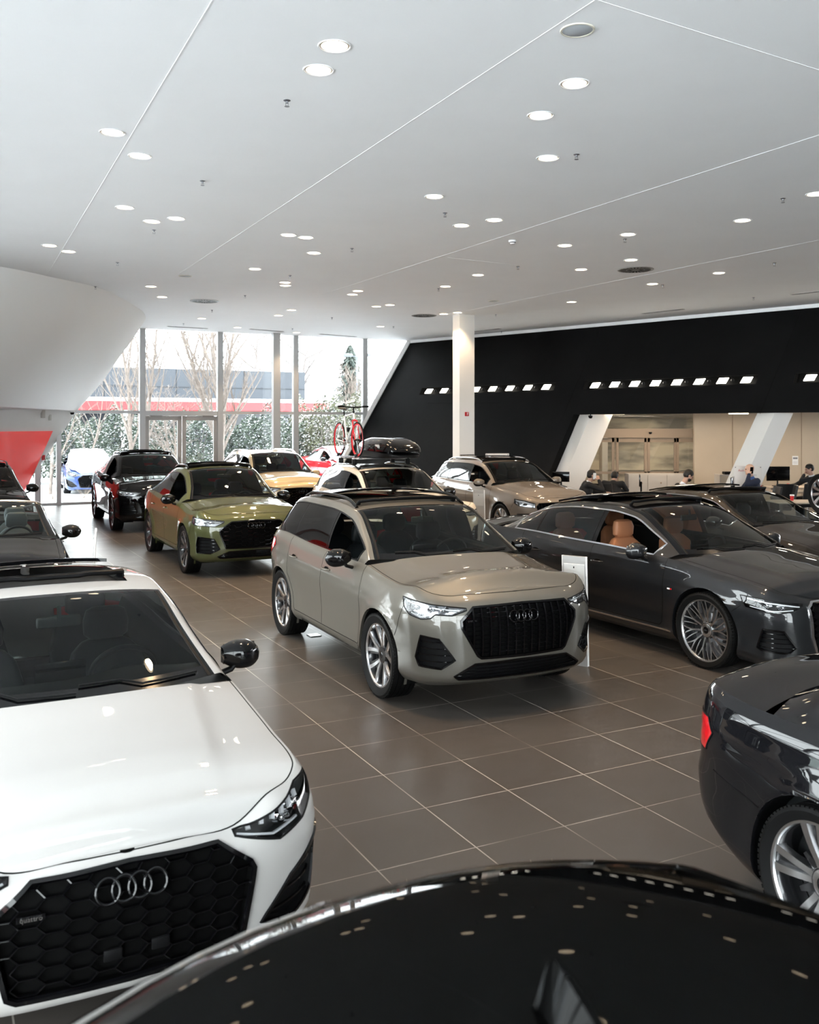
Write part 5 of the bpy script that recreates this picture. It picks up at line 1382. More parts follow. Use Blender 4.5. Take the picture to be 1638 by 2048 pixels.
part(e, 'roof_snow', M_SNOW, lambda b: bxw(b, .1, 46, 5.722, 5.83, .1, 13.8))
hv = part(e, 'rooftop_unit', mat('unit_white', (.75, .77, .8), .5), lambda b: (bxw(b, 9.2, 14.4, 5.84, 6.2, 6, 9), bxw(b, 10.0, 13.2, 6.2, 7.0, 6, 9)))
for s in np.arange(4, 44, 4.2): part(e, 'panel_joint', M_HALLJ, lambda b: bxw(b, s, s+.05, 4.0, 5.7, -.03, .01))
part(e, 'panel_joint', M_HALLJ, lambda b: bxw(b, 0, 46, 4.6, 4.64, -.03, .01))
for px in (245, 422): 
    s = (PB-U*0).x; k_ = (px-CX)/FPX; t_ = (PB.x-k_*PB.y)/(U.x-k_*U.y); part(e, 'pillar', M_WHT, lambda b: bxw(b, t_-.25, t_+.25, 0, 3.2, -1.2, -.9))
e2 = thing('building', 'pinkish brick block showing above the roof of the blue-grey hall', 'building', bw_(26, 0, 30), ang)
part(e2, 'wall', mat('pink_brick', (0.1020, 0.0750, 0.0720), .9, noise=(1, .1)), lambda b: bxw(b, 15, 40, 0, 8.1, 28, 36))
part(e2, 'roof_snow', M_SNOW, lambda b: bxw(b, 15, 40, 8.12, 8.3, 28, 36))
part(e2, 'penthouse', mat('cream_render', (0.3000, 0.2760, 0.2400), .9), lambda b: bxw(b, 19, 28, 8.32, 9.2, 29, 34))
e3 = thing('house', 'snow-roofed low house behind the conifer on the right', 'house', at_y(690, 850, 95)*1.0, ang); e3.location.z = 0
part(e3, 'wall', mat('house_wall', (0.2100, 0.1800, 0.1650), .9), lambda b: b.box((at_y(690, 850, 95).x, 97, 1.6), (17, 8, 3.2), rz=ang))
def roofp(b):
    c = at_y(690, 850, 95); c.z = 3.2
    P_ = [c+U*x+V*y+Vector((0, 0, z)) for x, y, z in ((-9, -4, 0), (9, -4, 0), (9, 5, 0), (-9, 5, 0), (-8, .5, 3.), (8, .5, 3.))]; b.add(P_, [(0, 1, 5, 4), (2, 3, 4, 5), (1, 2, 5), (3, 0, 4), (3, 2, 1, 0)])
part(e3, 'roof', M_SNOW, roofp)
rnd = random.Random(3)
def tree(px, y, hgt, seed, m, label, spread=.5, r0=.11, lean=.0, levels=4, nb=9, start=.18, up=.75, trunks=1, grp=None):
    rd = random.Random(seed); base = at_y(px, 850, y); base.z = -.05; b = MB()
    def branch(p, d, L, r, lv):
        pts = [p]; n = 5 if lv > 1 else 4; rr = [r]
        for i in range(n):
            d = (d+Vector((rd.uniform(-1, 1), rd.uniform(-1, 1), rd.uniform(-.2, .55)))*.13).normalized(); p = p+d*(L/n); pts.append(p); rr.append(max(.006, r*(1-(i+1)/n*.75)))
        b.tube(pts, rr, 5 if lv > 2 else 3, cap=False)
        if lv <= 1: return
        k = nb if lv == levels else rd.randint(4, 6)
        for i in range(k):
            u = (start if lv == levels else .15)+(1-(start if lv == levels else .15))*(i+rd.random()*.8)/k; j = min(n-1, int(u*n)); q = pts[j]+(pts[j+1]-pts[j])*(u*n-j)
            a = rd.uniform(0, 2*PI); side = Vector((math.cos(a), math.sin(a), 0)); dd = (d*up+side*(1-up)*1.6*spread*2+Vector((0, 0, .25))).normalized()
            branch(q, dd, L*(.55-.25*u)*rd.uniform(.8, 1.2), rr[j]*.55, lv-1)
    for t in range(trunks):
        a = rd.uniform(0, 6.3); branch(base+Vector((math.cos(a), math.sin(a), 0))*.08*(trunks-1), Vector((lean+(.12*math.cos(a) if trunks > 1 else 0), .1*math.sin(a) if trunks > 1 else 0, 1)).normalized(), hgt, r0, levels)
    o = b.build('bare_tree', m, weld=0); return setp(o, label, 'tree', grp)
tree(270, 33.5, 6.4, 11, M_BARK, 'pale bare birch outside, seen left of the glass double door', .45, .10, levels=4, nb=14, trunks=2, up=.72)
tree(452, 34.5, 7.4, 5, M_BARK, 'pale bare birch outside just right of the glass double door', .5, .11, levels=4, nb=16, trunks=3, up=.7)
tree(345, 36, 3.4, 8, M_BARK, 'low bare sapling outside behind the glass double door', .7, .06, levels=4, nb=12, trunks=2, up=.55)
tree(100, 32, 4.2, 21, M_BARK, 'bare young tree outside by the slanted left window edge', .5, .07, levels=4, nb=10, up=.65)
tree(160, 39.5, 4.0, 23, M_BARK, 'thin leaning bare tree outside behind the blue car', .5, .05, lean=.22, levels=3, nb=8, up=.7)
tree(345, 78, 9.5, 31, M_BARK2, 'wide bare tree rising behind the rooftop unit', .6, .22, levels=4, nb=12, start=.35, up=.6)
tree(395, 80, 8.6, 32, M_BARK2, 'bare tree above the hall roof between door and birch', .8, .20, levels=4, nb=11, start=.4, up=.5)
tree(500, 70, 9.5, 35, M_BARK2, 'big bare crown behind the hall, seen left of the steel column', .8, .26, levels=4, nb=10, start=.45, up=.5)
tree(572, 70, 10., 36, M_BARK2, 'big bare crown behind the hall, seen right of the steel column', .8, .26, levels=4, nb=10, start=.45, up=.5)
tree(235, 80, 9.0, 38, M_BARK2, 'bare tree behind the hall at the curved bulkhead', .6, .2, levels=4, nb=10, start=.3, up=.6)
tree(715, 45, 4.4, 41, M_BARK, 'bare shrub tree before the conifer, seen behind the bicycle', .6, .08, levels=4, nb=14, trunks=3, up=.7)
# conifer
def fir(px, y, hgt, label, seed):
    rd = random.Random(seed); base = at_y(px, 850, y); base.z = 0; e = thing('conifer', label, 'tree', base)
    t = MB(); t.tube([(0, 0, 0), (0, 0, hgt)], [.16, .02], 6); t.build('trunk', M_BARK2, e)
    f = MB()
    for i in range(620):
        u = rd.random()**.8; z = hgt*(.12+.86*u); R_ = hgt*.40*(1-u)**.9*rd.uniform(.45, 1.1)+.08; a = rd.uniform(0, 6.283); d = Vector((math.cos(a), math.sin(a), -.18)); s = Vector((-math.sin(a), math.cos(a), 0))
        for k_ in range(5):
            q = d*R_*(k_+1)/5; w = .16*(1-k_/6)+.03
            f.add([Vector((0, 0, z))+q-s*w, Vector((0, 0, z+.05))+q+s*w, Vector((0, 0, z))+q+d*.25+s*rd.uniform(-.1, .1)+Vector((0, 0, -.22))], [(0, 1, 2)])
    f.build('foliage', M_FIR, e, smooth=False, weld=0)['kind'] = 'stuff'
    return e
fir(700, 75, 8.9, 'tall loose conifer outside right of the red fascia', 4)
fir(782, 90, 7.6, 'dark conifer tip outside beside the slanted dark wall', 6)
# lamp post
lp = at_y(714, 850, 62); e = thing('lamp_post', 'tall twin-headed parking lot lamp post beside the conifer', 'lamp post', (lp.x, lp.y, 0))
b = MB(); b.tube([(0, 0, 0), (0, 0, 6.9)], [.09, .06], 8); b.tube([(-.35, 0, 6.9), (.35, 0, 6.9)], .03, 6); b.build('pole', mat('lamp_pole_grey', (0.0544, 0.0612, 0.0748), .5), e)
for x in (-.6, .6): b = MB(); b.rbox((x, 0, 6.98), (.62, .35, .2), .05, 2); b.build('lamp_head', mat('lamp_pole_grey', ()), e)
l2 = at_y(667, 850, 48); b = MB(); b.tube([(0, 0, 0), (0, 0, 3.9)], .035, 6); o = b.build('sign_post', mat('lamp_pole_grey', ())); o.location = (l2.x, l2.y, 0); setp(o, 'thin dark post outside left of the bicycle', 'post')
# snowy bushes, each its own
def bush(px, y, w, h, label, seed, m=M_LEAF, n=1500):
    rd = random.Random(seed); base = at_y(px, 850, y); e = thing('snowy_bush', label, 'bush', (base.x, base.y, 0), 0, 'snowy hedge bushes')
    def leaves(cnt, sz, up, name, mm):
        b = MB()
        for i in range(cnt):
            while 1:
                p = Vector((rd.uniform(-1, 1), rd.uniform(-1, 1), rd.uniform(0, 1)))
                if (p.x**2+p.y**2)**.5 < (1-.45*p.z**2)*(1+.25*math.sin(p.z*9+seed+p.x*3)) and rd.random() < .35+.65*(p.x**2+p.y**2+p.z**2): break
            c = Vector((p.x*w, p.y*w*.8, p.z*h*(1+.12*math.sin(p.x*5+seed)))); a = Vector((rd.gauss(0, 1), rd.gauss(0, 1), rd.gauss(0, 1))).normalized()
            if up: a = (a*.4+Vector((0, 0, 1))).normalized()
            t1 = a.orthogonal().normalized(); t2 = a.cross(t1); s = sz*rd.uniform(.6, 1.3)
            b.add([c-t1*s, c-t2*s*.5, c+t1*s, c+t2*s*.5], [(0, 1, 2, 3)])
        o = b.build(name, mm, e, smooth=False, weld=0); o['kind'] = 'stuff'
    leaves(int(n*1.8), .075, False, 'foliage', m); leaves(int(n*.85), .045, True, 'snow_cover', M_SNOW)
    b = MB(); [b.tube([(rd.uniform(-.2, .2), rd.uniform(-.2, .2), 0), (rd.uniform(-.7, .7)*w, rd.uniform(-.5, .5)*w, h*.8)], [.03, .01], 4) for _ in range(7)]; b.build('stems', M_BARK2, e)
hd_ = [(75, 42, 'by the left post'), (135, 43, 'behind the roof of the blue car'), (190, 41, 'left of the black crossover'), (240, 43, 'behind the first birch'), (300, 42, 'behind the left door leaf'), (345, 44, 'behind the middle of the double door'), (395, 42, 'behind the right door leaf'), (440, 44, 'behind the second birch'), (500, 43, 'left of the slim steel column'), (548, 44, 'behind the slim steel column'), (575, 42, 'right of the slim steel column'), (620, 43, 'left of the red snowy car'), (655, 42, 'between red car and bicycle'), (700, 44, 'directly behind the bicycle')]
for i, (px, y, w2) in enumerate(hd_):
    hh = 2.75+.35*math.sin(i*2.3) if px < 600 else 3.5
    bush(px, y, 1.15, hh, 'snow dusted hedge bush '+w2, 50+i, M_LEAF if i not in (11, 12, 13) else M_LEAF2)
# dry weeds poking out of the snow near the glass
for i, (px, py) in enumerate(((105, 1000), (168, 997))):
    c = on_z(px, py, 0); b = MB(); rd = random.Random(i)
    for _ in range(26):
        a = rd.uniform(0, 6.3); l = rd.uniform(.15, .42); b.tube([(0, 0, 0), (math.cos(a)*l*.4, math.sin(a)*l*.4, l*.6), (math.cos(a)*l*.9, math.sin(a)*l*.9, l)], [.006, .004, .002], 3)
    o = b.build('dry_weed', mat('dry_straw', (0.1360, 0.1020, 0.0748), .8), weld=0); o.location = c; setp(o, ('dry weed tuft in the snow left of the blue car front', 'dry weed tuft in the snow below the blue car front')[i], 'plant')

# ------------------------------------------------------------------ office behind the opening
M_BEIGE = mat('beige_panel', (.50, .41, .31), rough=.6, noise=(1.5, .04)); M_BRONZE = mat('bronze_frame', (.30, .22, .155), rough=.45, metal=.3); M_OFCE = mat('office_ceiling', (.52, .45, .38), rough=.7)
M_PANW = mat('pale_panel', (.42, .38, .34), rough=.6); M_DGRN = mat('dull_glass_back', (.22, .21, .15), rough=.5)
b = MB(); b.add([dw(ao-1.5, 2.70, .02), dw(a_end, 2.70, .02), Vector((40, 27, 2.70)), Vector((30, 36, 2.70)), Vector((2.5, 36, 2.70))], [(0, 1, 2, 3, 4)]); struct('ceiling_office', b, M_OFCE, smooth=False)
YP = 27.2
def py_(px, y=YP): return (px-CX)/FPX*y
def pz_(py, y=YP): return H+(CY-py)/FPX*y
b = MB()
b.box((7, 31.2, 1.35), (12, .1, 2.7)); b.box((py_(1165)-.25, 29, 1.35), (.2, 4.5, 2.7)); struct('wall_office', b, M_BEIGE, smooth=False)
b = MB(); b.box((py_(1620, 25.2), 26.9, 1.35), (py_(1800)-py_(1440), .12, 2.7)); struct('wall_office_side', b, M_BEIGE, smooth=False)
b = MB(); [b.box((py_(x, 26.8), 26.83, 1.35), (.012, .01, 2.7)) for x in (1466, 1604)]; struct('trim_%d' % k, b, M_BRONZE, smooth=False); k += 1
# glass partition with sliding doors
e = thing('sliding_door', 'bronze framed glass sliding doors of the office partition', 'door', (py_(1290), YP, 0))
ex, ey = e.location.x, e.location.y
def pb(nm, m, x0, x1, y0, y1, d=.06, off=0., par=None, y=YP):
    b = MB(); xa, xb, za, zb = py_(x0), py_(x1), pz_(y1), pz_(y0); b.box(((xa+xb)/2-ex, off, (za+zb)/2), (xb-xa, d, zb-za)); return b.build(nm, m, par or e, smooth=False)
pb('header', M_BRONZE, 1166, 1415, 857.5, 875, .22, -.06)
fl_ = [(1167, 1228), (1232, 1292), (1295, 1352), (1352, 1410)]
for i, (x0, x1) in enumerate(fl_):
    lf = MB(); xa, xb = py_(x0), py_(x1); zt2 = pz_(876)
    for xx, w in ((xa+.03, .07), (xb-.03, .07)): lf.box((xx-ex, -.04*(i % 2), (zt2+.03)/2), (w, .05, zt2-.03))
    for zz, h_ in ((zt2-.06, .12), (pz_(945.5), .07), (.07, .1)): lf.box(((xa+xb)/2-ex, -.04*(i % 2), zz), (xb-xa, .05, h_))
    lo = lf.build('door_leaf', M_BRONZE, e, smooth=False)
    g_ = MB(); g_.box(((xa+xb)/2-ex, -.04*(i % 2), zt2/2), (xb-xa-.1, .012, zt2-.1)); g_.build('door_glass', M_GLASS, lo, smooth=False)
b = MB(); b.lathe([(0, -.06), (.03, -.055), (.045, -.02), (.045, 0)], 16, 'Z', (py_(1297)-ex, -.22, pz_(864))); b.build('door_sensor', M_PLA, e)
b = MB(); b.box(((py_(1166)+py_(1470))/2, YP+.02, (2.7+pz_(857))/2), (py_(1470)-py_(1166), .012, 2.7-pz_(857))); nwin += 1; ow = struct('window_%d' % nwin, b, M_GLASS, smooth=False)
b = MB(); b.box(((py_(1416)+py_(1458))/2, YP-.01, 1.9), (py_(1458)-py_(1416), .02, 1.6)); b.build('frosted_pane', mat('frosted_glass', (.36, .34, .26), .35), ow, smooth=False)
# misty landscape mural seen through the doors: soft grey bands on cream
def mural():
    m = bpy.data.materials.new('mural'); m.use_nodes = True; nt = m.node_tree; b = nt.nodes['Principled BSDF']; b.inputs['Roughness'].default_value = .6
    tc = nt.nodes.new('ShaderNodeTexCoord'); mp = nt.nodes.new('ShaderNodeMapping'); mp.inputs['Scale'].default_value = (.45, 1, 1.6); n = nt.nodes.new('ShaderNodeTexNoise'); n.inputs['Scale'].default_value = 1.2; n.inputs['Detail'].default_value = 6
    nt.links.new(tc.outputs['Object'], mp.inputs[0]); nt.links.new(mp.outputs[0], n.inputs['Vector']); r = nt.nodes.new('ShaderNodeValToRGB'); nt.links.new(n.outputs['Fac'], r.inputs[0])
    r.color_ramp.elements[0].position = .42; r.color_ramp.elements[0].color = (.22, .19, .15, 1); r.color_ramp.elements[1].position = .56; r.color_ramp.elements[1].color = (.55, .46, .34, 1); nt.links.new(r.outputs[0], b.inputs[0]); return m
b = MB(); b.box((py_(1345, 30.5), 30.9, 1.7), (5.2, .03, 1.7)); o = b.build('mural', mural(), smooth=False); o.location = (0, 0, 0); setp(o, 'misty beige landscape mural on the office wall behind the sliding doors', 'mural')
b = MB(); b.box((py_(1212, 30), 30.4, 1.35), (.18, .5, 2.7)); b.build('wall_pier', M_PANW, smooth=False)['kind'] = 'structure'
# low white cabinet with round pulls in front of the partition
cbx = py_(1310, 26.4); e = thing('sideboard', 'long low white sideboard with round pulls before the sliding doors', 'cabinet', (cbx, 26.4, 0)); w_2 = (py_(1372, 26.4)-py_(1258, 26.4))
b = MB(); b.box((0, .0, .5), (w_2, .45, .94)); b.build('body', M_PANW, e, smooth=False)
for i in range(3):
    b = MB(); b.box((w_2*(i-1)/3, -.235, .5), (w_2/3-.02, .02, .88)); dd_ = b.build('door', M_PANW, e, smooth=False); b = MB(); b.lathe([(0, -.035), (.018, -.035), (.022, -.01), (.01, 0)], 14, 'Y', (w_2*(i-1)/3+.1, -.25, .72)); b.build('knob', M_BRONZE, dd_)
# slanted white columns in the opening
def leancol(top, bot, wv, wu, label):
    T_ = dw(*dwi(*top))+NN_*.03; T_.z = 2.625; B_ = Vector(bot); b = MB(); q = [Vector((0, 0, 0)), U*wu, U*wu+V*wv, V*wv]; T_ = T_+NN_*.06
    b.add([B_+p for p in q]+[T_+p for p in q], [(3, 2, 1, 0), (4, 5, 6, 7)]+[(i, (i+1) % 4, 4+(i+1) % 4, 4+i) for i in range(4)]); o = b.build('slanted_column', M_COLW, smooth=False); return setp(o, label, 'column', None)
def footat(px0, py0, px1, py1, top):      # extend the pictured edge to the floor at the depth of the leaning wall
    T_ = dw(*dwi(*top)); f = (px0-px1)/(py1-py0); yy = T_.y-.35; yb = CY+H*FPX/yy; px = px0-(yb-py0)*(px0-px1)/(py1-py0); return on_z(px, yb, 0)
leancol((1546, 829), footat(1546, 829, 1483, 972, (1546, 829)), .52, .62, 'slanted white column in office opening, the one behind the bald man')
leancol((1178, 829), footat(1178, 829, 1131, 945, (1178, 829)), .50, .75, 'slanted white column at the left edge of the office opening')
# banners
def banner(px, py, y, w, label, big, rot=0., hbot=None):
    z = pz_(py, y); x = py_(px, y); e = thing('promo_banner', label, 'banner', (x, y, 0), rot)
    b = MB(); b.rbox((w/2, 0, z/2+.06), (w, .012, z-.12), .004, 1); b.build('panel', mat('banner_white', (.74, .71, .68), .4), e)
    b = MB(); b.box((w/2, 0, .03), (w*1.05, .32, .06)); [b.box((xx, .012, z/2), (.012, .012, z)) for xx in (.04, w-.04)]; b.build('stand', M_PLA, e, smooth=False)
    mt = lambda xx, zz: Matrix.Translation((xx, -.0075, zz)) @ Matrix.Rotation(PI/2, 4, 'X')
    textmesh('lettering', 'Audi', .085*big, mat('banner_red', (.45, .03, .04), .5), e, mt(w*.38-.10*big, z-.10), .001)
    textmesh('lettering', 'Certified', .075*big, mat('banner_grey', (.28, .27, .27), .5), e, mt(w*.38+.13*big, z-.10), .001)
    textmesh('lettering', ':plus', .06*big, mat('banner_grey', ()), e, mt(w*.74, z-.20), .001)
    for xx in (.03, w-.03): b = MB(); b.lathe([(0, -.012), (.01, -.012), (.01, 0)], 10, 'Y', (xx, 0, z-.03)); b.build('eyelet', M_PLA, e)
    return e, w, z
banner(971, 907, 24.2, .61, 'white banner with red and grey lettering behind the beige SUV', .9)
e_, w2_, z2_ = banner(1468, 932, 20.9, .62, 'white banner with red triangle behind the bald man', .8)
b = MB(); b.add([(.15, -.009, .55), (w2_, -.009, .55), (w2_, -.009, z2_-.42)], [(0, 1, 2)]); b.build('red_triangle', mat('banner_red', ()), e_, smooth=False)
# furniture
M_CH = mat('chair_black', (.012, .012, .013), .5); M_DSKT = mat('desk_top', (.50, .42, .34), .45)
def chair(x, y, rot, label, arms=True):
    e = thing('office_chair', label, 'chair', (x, y, 0), rot, None)
    b = MB(); b.rbox((0, 0, .47), (.48, .48, .09), .04, 3); b.build('seat', M_CH, e)
    b = MB(); rows = [[(-.24-.10*(v/8)-.02*math.cos((u-4)/4*PI/2), (u-4)/4*.23*(1-.12*(v/8)), .52+.46*v/8) for u in range(9)] for v in range(9)]
    r2 = [[(p[0]-.045, p[1], p[2]) for p in r] for r in rows]; b.grid(rows); b.grid(r2, flip=True); b.grid([rows[-1], r2[-1]]); b.grid([rows[0], r2[0]]); b.grid([[r[0] for r in rows], [r[0] for r in r2]]); b.grid([[r[-1] for r in rows], [r[-1] for r in r2]]); b.build('backrest', M_CH, e)
    if arms:
        for s in (-1, 1): b = MB(); b.tube([(-.05, s*.26, .47), (-.06, s*.28, .66), (.16, s*.28, .68)], .018, 6); b.build('armrest', M_CH, e)
    b = MB(); b.tube([(0, 0, .1), (0, 0, .43)], .028, 8); [b.tube([(0, 0, .11), (.3*math.cos(a), .3*math.sin(a), .07)], [.025, .015], 6) for a in np.linspace(0, 2*PI, 6)[:-1]]; b.build('base', M_CHR, e)
    for a in np.linspace(0, 2*PI, 6)[:-1]: b = MB(); b.lathe([(0, -.02), (.03, -.02), (.03, .02), (0, .02)], 12, 'Y', (.3*math.cos(a), .3*math.sin(a), .03)); b.build('caster', M_PLA, e)
    return e
def desk(x, y, w, d, rot, label, m=None):
    e = thing('desk', label, 'desk', (x, y, 0), rot); b = MB(); b.rbox((0, 0, .73), (w, d, .03), .006, 1); b.build('desk_top', m or M_DSKT, e)
    for sx in (-1, 1):
        for sy in (-1, 1): b = MB(); b.box((sx*(w/2-.06), sy*(d/2-.06), .357), (.05, .05, .715)); b.build('leg', M_ALU, e, smooth=False)
    return e
def monitor(x, y, z, rot, label, w=.5):
    e = thing('monitor', label, 'monitor', (x, y, z), rot); b = MB(); b.rbox((0, 0, .33), (.03, w, w*.6), .008, 2); b.build('screen', M_BLK, e); b = MB(); b.rbox((-.03, 0, .01), (.18, .22, .015), .005, 1); b.tube([(-.03, 0, .01), (-.03, 0, .3)], .02, 8); b.build('stand', M_PLA, e); return e
desk(5.05, 21.1, 1.0, 1.2, 0, 'desk of the man phoning at left, mostly hidden by cars'); desk(6.75, 19.7, .6, 1.2, 0, 'desk of the bearded man leaning forward')
desk(9.0, 22.6, 1.5, .8, 0, 'pale desk with the red toy on it, right of the slanted column'); desk(8.25, 19.6, 1.3, .8, 0, 'pale table with the red cup, the nearest at right'); desk(10.0, 24.2, 1.6, .8, 0, 'desk with monitors before the beige wall at far right')
chair(3.78, 21.25, .1, 'black chair left of the phoning man'); chair(5.75, 20.05, 0, 'black chair of the bearded man leaning forward'); chair(4.62, 22.0, 1.2, 'black chair of the man seen from behind')
chair(8.35, 21.1, 2.9, 'black chair between slanted column and nearest table'); chair(8.7, 21.9, 1.5, 'black chair at the front of the desk with the red toy', False); chair(9.35, 21.9, 1.5, 'black chair at the far right of the red toy desk', False); chair(8.6, 18.9, 1.6, 'black chair on the near side of the red cup table', False); chair(7.75, 20.55, PI, 'black chair of the bald man')
monitor(6.9, 19.95, .75, 2.7, 'black monitor right of the bearded man, turned edge on', .5); monitor(9.55, 24.2, .75, -1.5, 'wide black monitor under the wall calendar', .62); monitor(9.1, 24.35, .75, -1.4, 'small black monitor left of the wide one', .36); monitor(5.25, 21.3, .75, 2.9, 'monitor right of the man seen from behind', .45)
monitor(3.6, 22.2, .78, -1.9, 'dark screen standing left of the phoning man', .4); desk(3.6, 22.3, .8, .6, 0, 'small desk under the dark screen at left')
b = MB(); b.box((8.55, 24.6, .52), (.9, .45, 1.04)); o = b.build('cabinet', M_PANW, smooth=False); setp(o, 'low pale office cabinet right of the slanted column', 'cabinet'); b = MB(); b.box((8.55, 24.37, .52), (.86, .02, .98)); b.build('cabinet_door', M_BEIGE, o, smooth=False)
for i, (x, w, h_, m_, l_) in enumerate(((8.4, .3, .07, M_PLA, 'dark folder lying on the pale office cabinet'), (8.8, .18, .16, mat('kraft_box', (.25, .19, .13), .8), 'small brown box on the pale office cabinet'))):
    b = MB(); b.rbox((x, 24.55, 1.045+h_/2), (w, .22, h_), .01, 1); o = b.build('folder' if i == 0 else 'box', m_); setp(o, l_, 'office item')
tc_ = on_z(1341+ (1341-1341), 1000, .745)
def on_table(px, py, z): return on_z(px, py, z)
p = on_table(1584, 1001, .75); e = thing('paper_cup', 'red paper cup with white lid on the nearest table', 'cup', p); b = MB(); b.lathe([(0, 0), (.032, 0), (.042, .10), (.043, .105)], 20, 'Z'); b.build('cup', mat('cup_red', (.55, .015, .02), .4), e); b = MB(); b.lathe([(.045, .10), (.046, .115), (.040, .125), (0, .125)], 20, 'Z'); b.build('lid', M_WHT, e)
p = Vector((9.12, 22.5, .75)); e = thing('toy', 'small bright red rounded toy on the middle office desk', 'toy', p); b = MB(); b.lathe([(0, 0), (.09, .0), (.11, .05), (.10, .10), (.06, .15), (.03, .18), (0, .185)], 18, 'Z'); b.build('body', mat('toy_red', (.75, .02, .02), .4), e); b = MB(); b.lathe([(0, 0), (.03, 0), (.035, .04), (0, .06)], 12, 'Z', (-.11, 0, .02)); b.build('ear', mat('toy_red', ()), e)
x_, z_ = py_(1591, 26.8), pz_(921, 26.8); e = thing('wall_calendar', 'white wall calendar on the beige office wall', 'calendar', (x_, 26.82, z_)); b = MB(); b.box((0, 0, 0), (.17, .006, .26)); b.build('sheet', M_WHT, e, smooth=False); b = MB(); b.box((0, -.005, .065), (.13, .003, .05)); b.build('printed_header', mat('print_grey', (.2, .2, .22), .6), e, smooth=False); b = MB(); [b.box((0, -.005, -.03-.02*i), (.13, .002, .003)) for i in range(4)]; b.build('printed_lines', mat('print_grey', ()), e, smooth=False)
for (px, py, l_) in ((1245, 833, 'left'), (1477, 842, 'right')):
    e = thing('office_light', 'thin lit strip light in the office ceiling, %s one' % l_, 'ceiling light', (py_(px, 25.9), 25.9, 2.66)); b = MB(); b.box((0, 0, 0), (1.3 if l_ == 'left' else .5, .14, .03)); b.build('diffuser', mat('office_glow', (1, .9, .7), emit=(1, .82, .58), estr=5), e, smooth=False); b = MB(); b.box((0, 0, .022), (1.36 if l_ == 'left' else .56, .18, .02)); b.build('housing', M_WHT, e, smooth=False)
ol = bpy.data.lights.new('office_fill', 'AREA'); ol.energy = 34; ol.color = (1, .82, .62); ol.size = 1.2  # added fill lights under the office ceiling, without fixtures
for x, y in ((5.2, 28.8), (8, 28.8), (7.0, 25.2), (10.5, 24.5), (6, 22)):
    if y < 23: continue
    o = bpy.data.objects.new('office_fill', ol); COL.objects.link(o); o.location = (x, y, 2.62)
e = thing('security_camera', 'black dome camera in the office opening top left corner', 'camera', at_y(1181, 833, 25.4)); b = MB(); b.lathe([(.0, -.06), (.035, -.05), (.055, -.02), (.06, 0), (.06, .03), (0, .03)], 16, 'Z'); b.build('dome', M_BLK, e); b = MB(); b.tube([(0, 0, .02), (0, 0, .1)], .02, 8); b.build('mount', M_PLA, e)

# ------------------------------------------------------------------ info panels by the cars
M_PANEL = mat('panel_silver', (.52, .52, .52), rough=.3, metal=.5)
def info(pb, dirv, w, h_, lean, label):
    e = thing('info_panel', label, 'info panel', (pb.x, pb.y, 0), math.atan2(dirv[1], dirv[0])); 
    b = MB(); th = .025; pts = [(0, 0, 0), (w, 0, 0), (w, 0, h_), (0, 0, h_)]; m = Matrix.Rotation(lean, 3, 'X')
    F = [m @ Vector(p) for p in pts]; G2 = [m @ (Vector(p)+Vector((0, th, 0))) for p in pts]; F = [Vector((p.x, p.y, max(0, p.z))) for p in F]; G2 = [Vector((p.x, p.y, max(0, p.z))) for p in G2]
    b.add(F+G2, [(0, 1, 2, 3), (7, 6, 5, 4), (0, 4, 5, 1), (1, 5, 6, 2), (2, 6, 7, 3), (3, 7, 4, 0)]); b.build('panel', M_PANEL, e, smooth=False)
    b = MB(); c = m @ Vector((w/2, -.004, h_*.82)); b.rbox(c, (w*.9, .006, h_*.22), .002, 1, m=m); b.build('sign_plate', mat('panel_light', (.62, .62, .61), .35, .3), e)
    b = MB(); c = m @ Vector((w*.5, -.008, h_*.90)); b.rbox(c, (.012, .004, .018), .001, 1, m=m); b.build('logo_mark', M_PLA, e)
    for xx in (0, w): b = MB(); b.tube([m @ Vector((xx, th/2, 0.005)), m @ Vector((xx, th/2, h_))], .012, 6); b.build('edge_bar', M_WHT, e)
    return e
q0 = on_z(1175, 1334, 0); info(q0+Vector((-.2, .13, 0)), (.2, -.13), .24, 1.07, .05, 'slim silver info panel at the front left of the taupe SUV')
q0 = on_z(968, 1088, 0); info(Vector((1.27, 18.3, 0)), (.2, -.12), .23, 1.08, .04, 'silver info panel beside the beige SUV')
info(Vector((-3.93, 11.5, 0)), (.14, -.42), .36, 1.07, -.05, 'info panel seen edge on behind the white sedan')

# ------------------------------------------------------------------ display wheel on a stand
e = thing('display_wheel', 'alloy wheel with tire on a black display stand at right edge', 'wheel', (7.35, 16.5, 0), R(-20))
wp_ = bpy.data.objects.new('wheel', None); COL.objects.link(wp_); wp_.parent = e; wp_.location = (0, 0, 1.13); wp_.rotation_euler = (0, 0, R(-55))
for nm, me in wheel_proto('turbine', .35, .24, M_ALU, M_RIMD): o = bpy.data.objects.new(nm, me); COL.objects.link(o); o.parent = wp_
b = MB(); b.rbox((.1, .1, .4), (.45, .36, .78), .02, 2); b.build('stand', M_PLA, e); b = MB(); b.box((.1, .1, .02), (.6, .5, .04)); b.build('foot_plate', M_PLA, e)

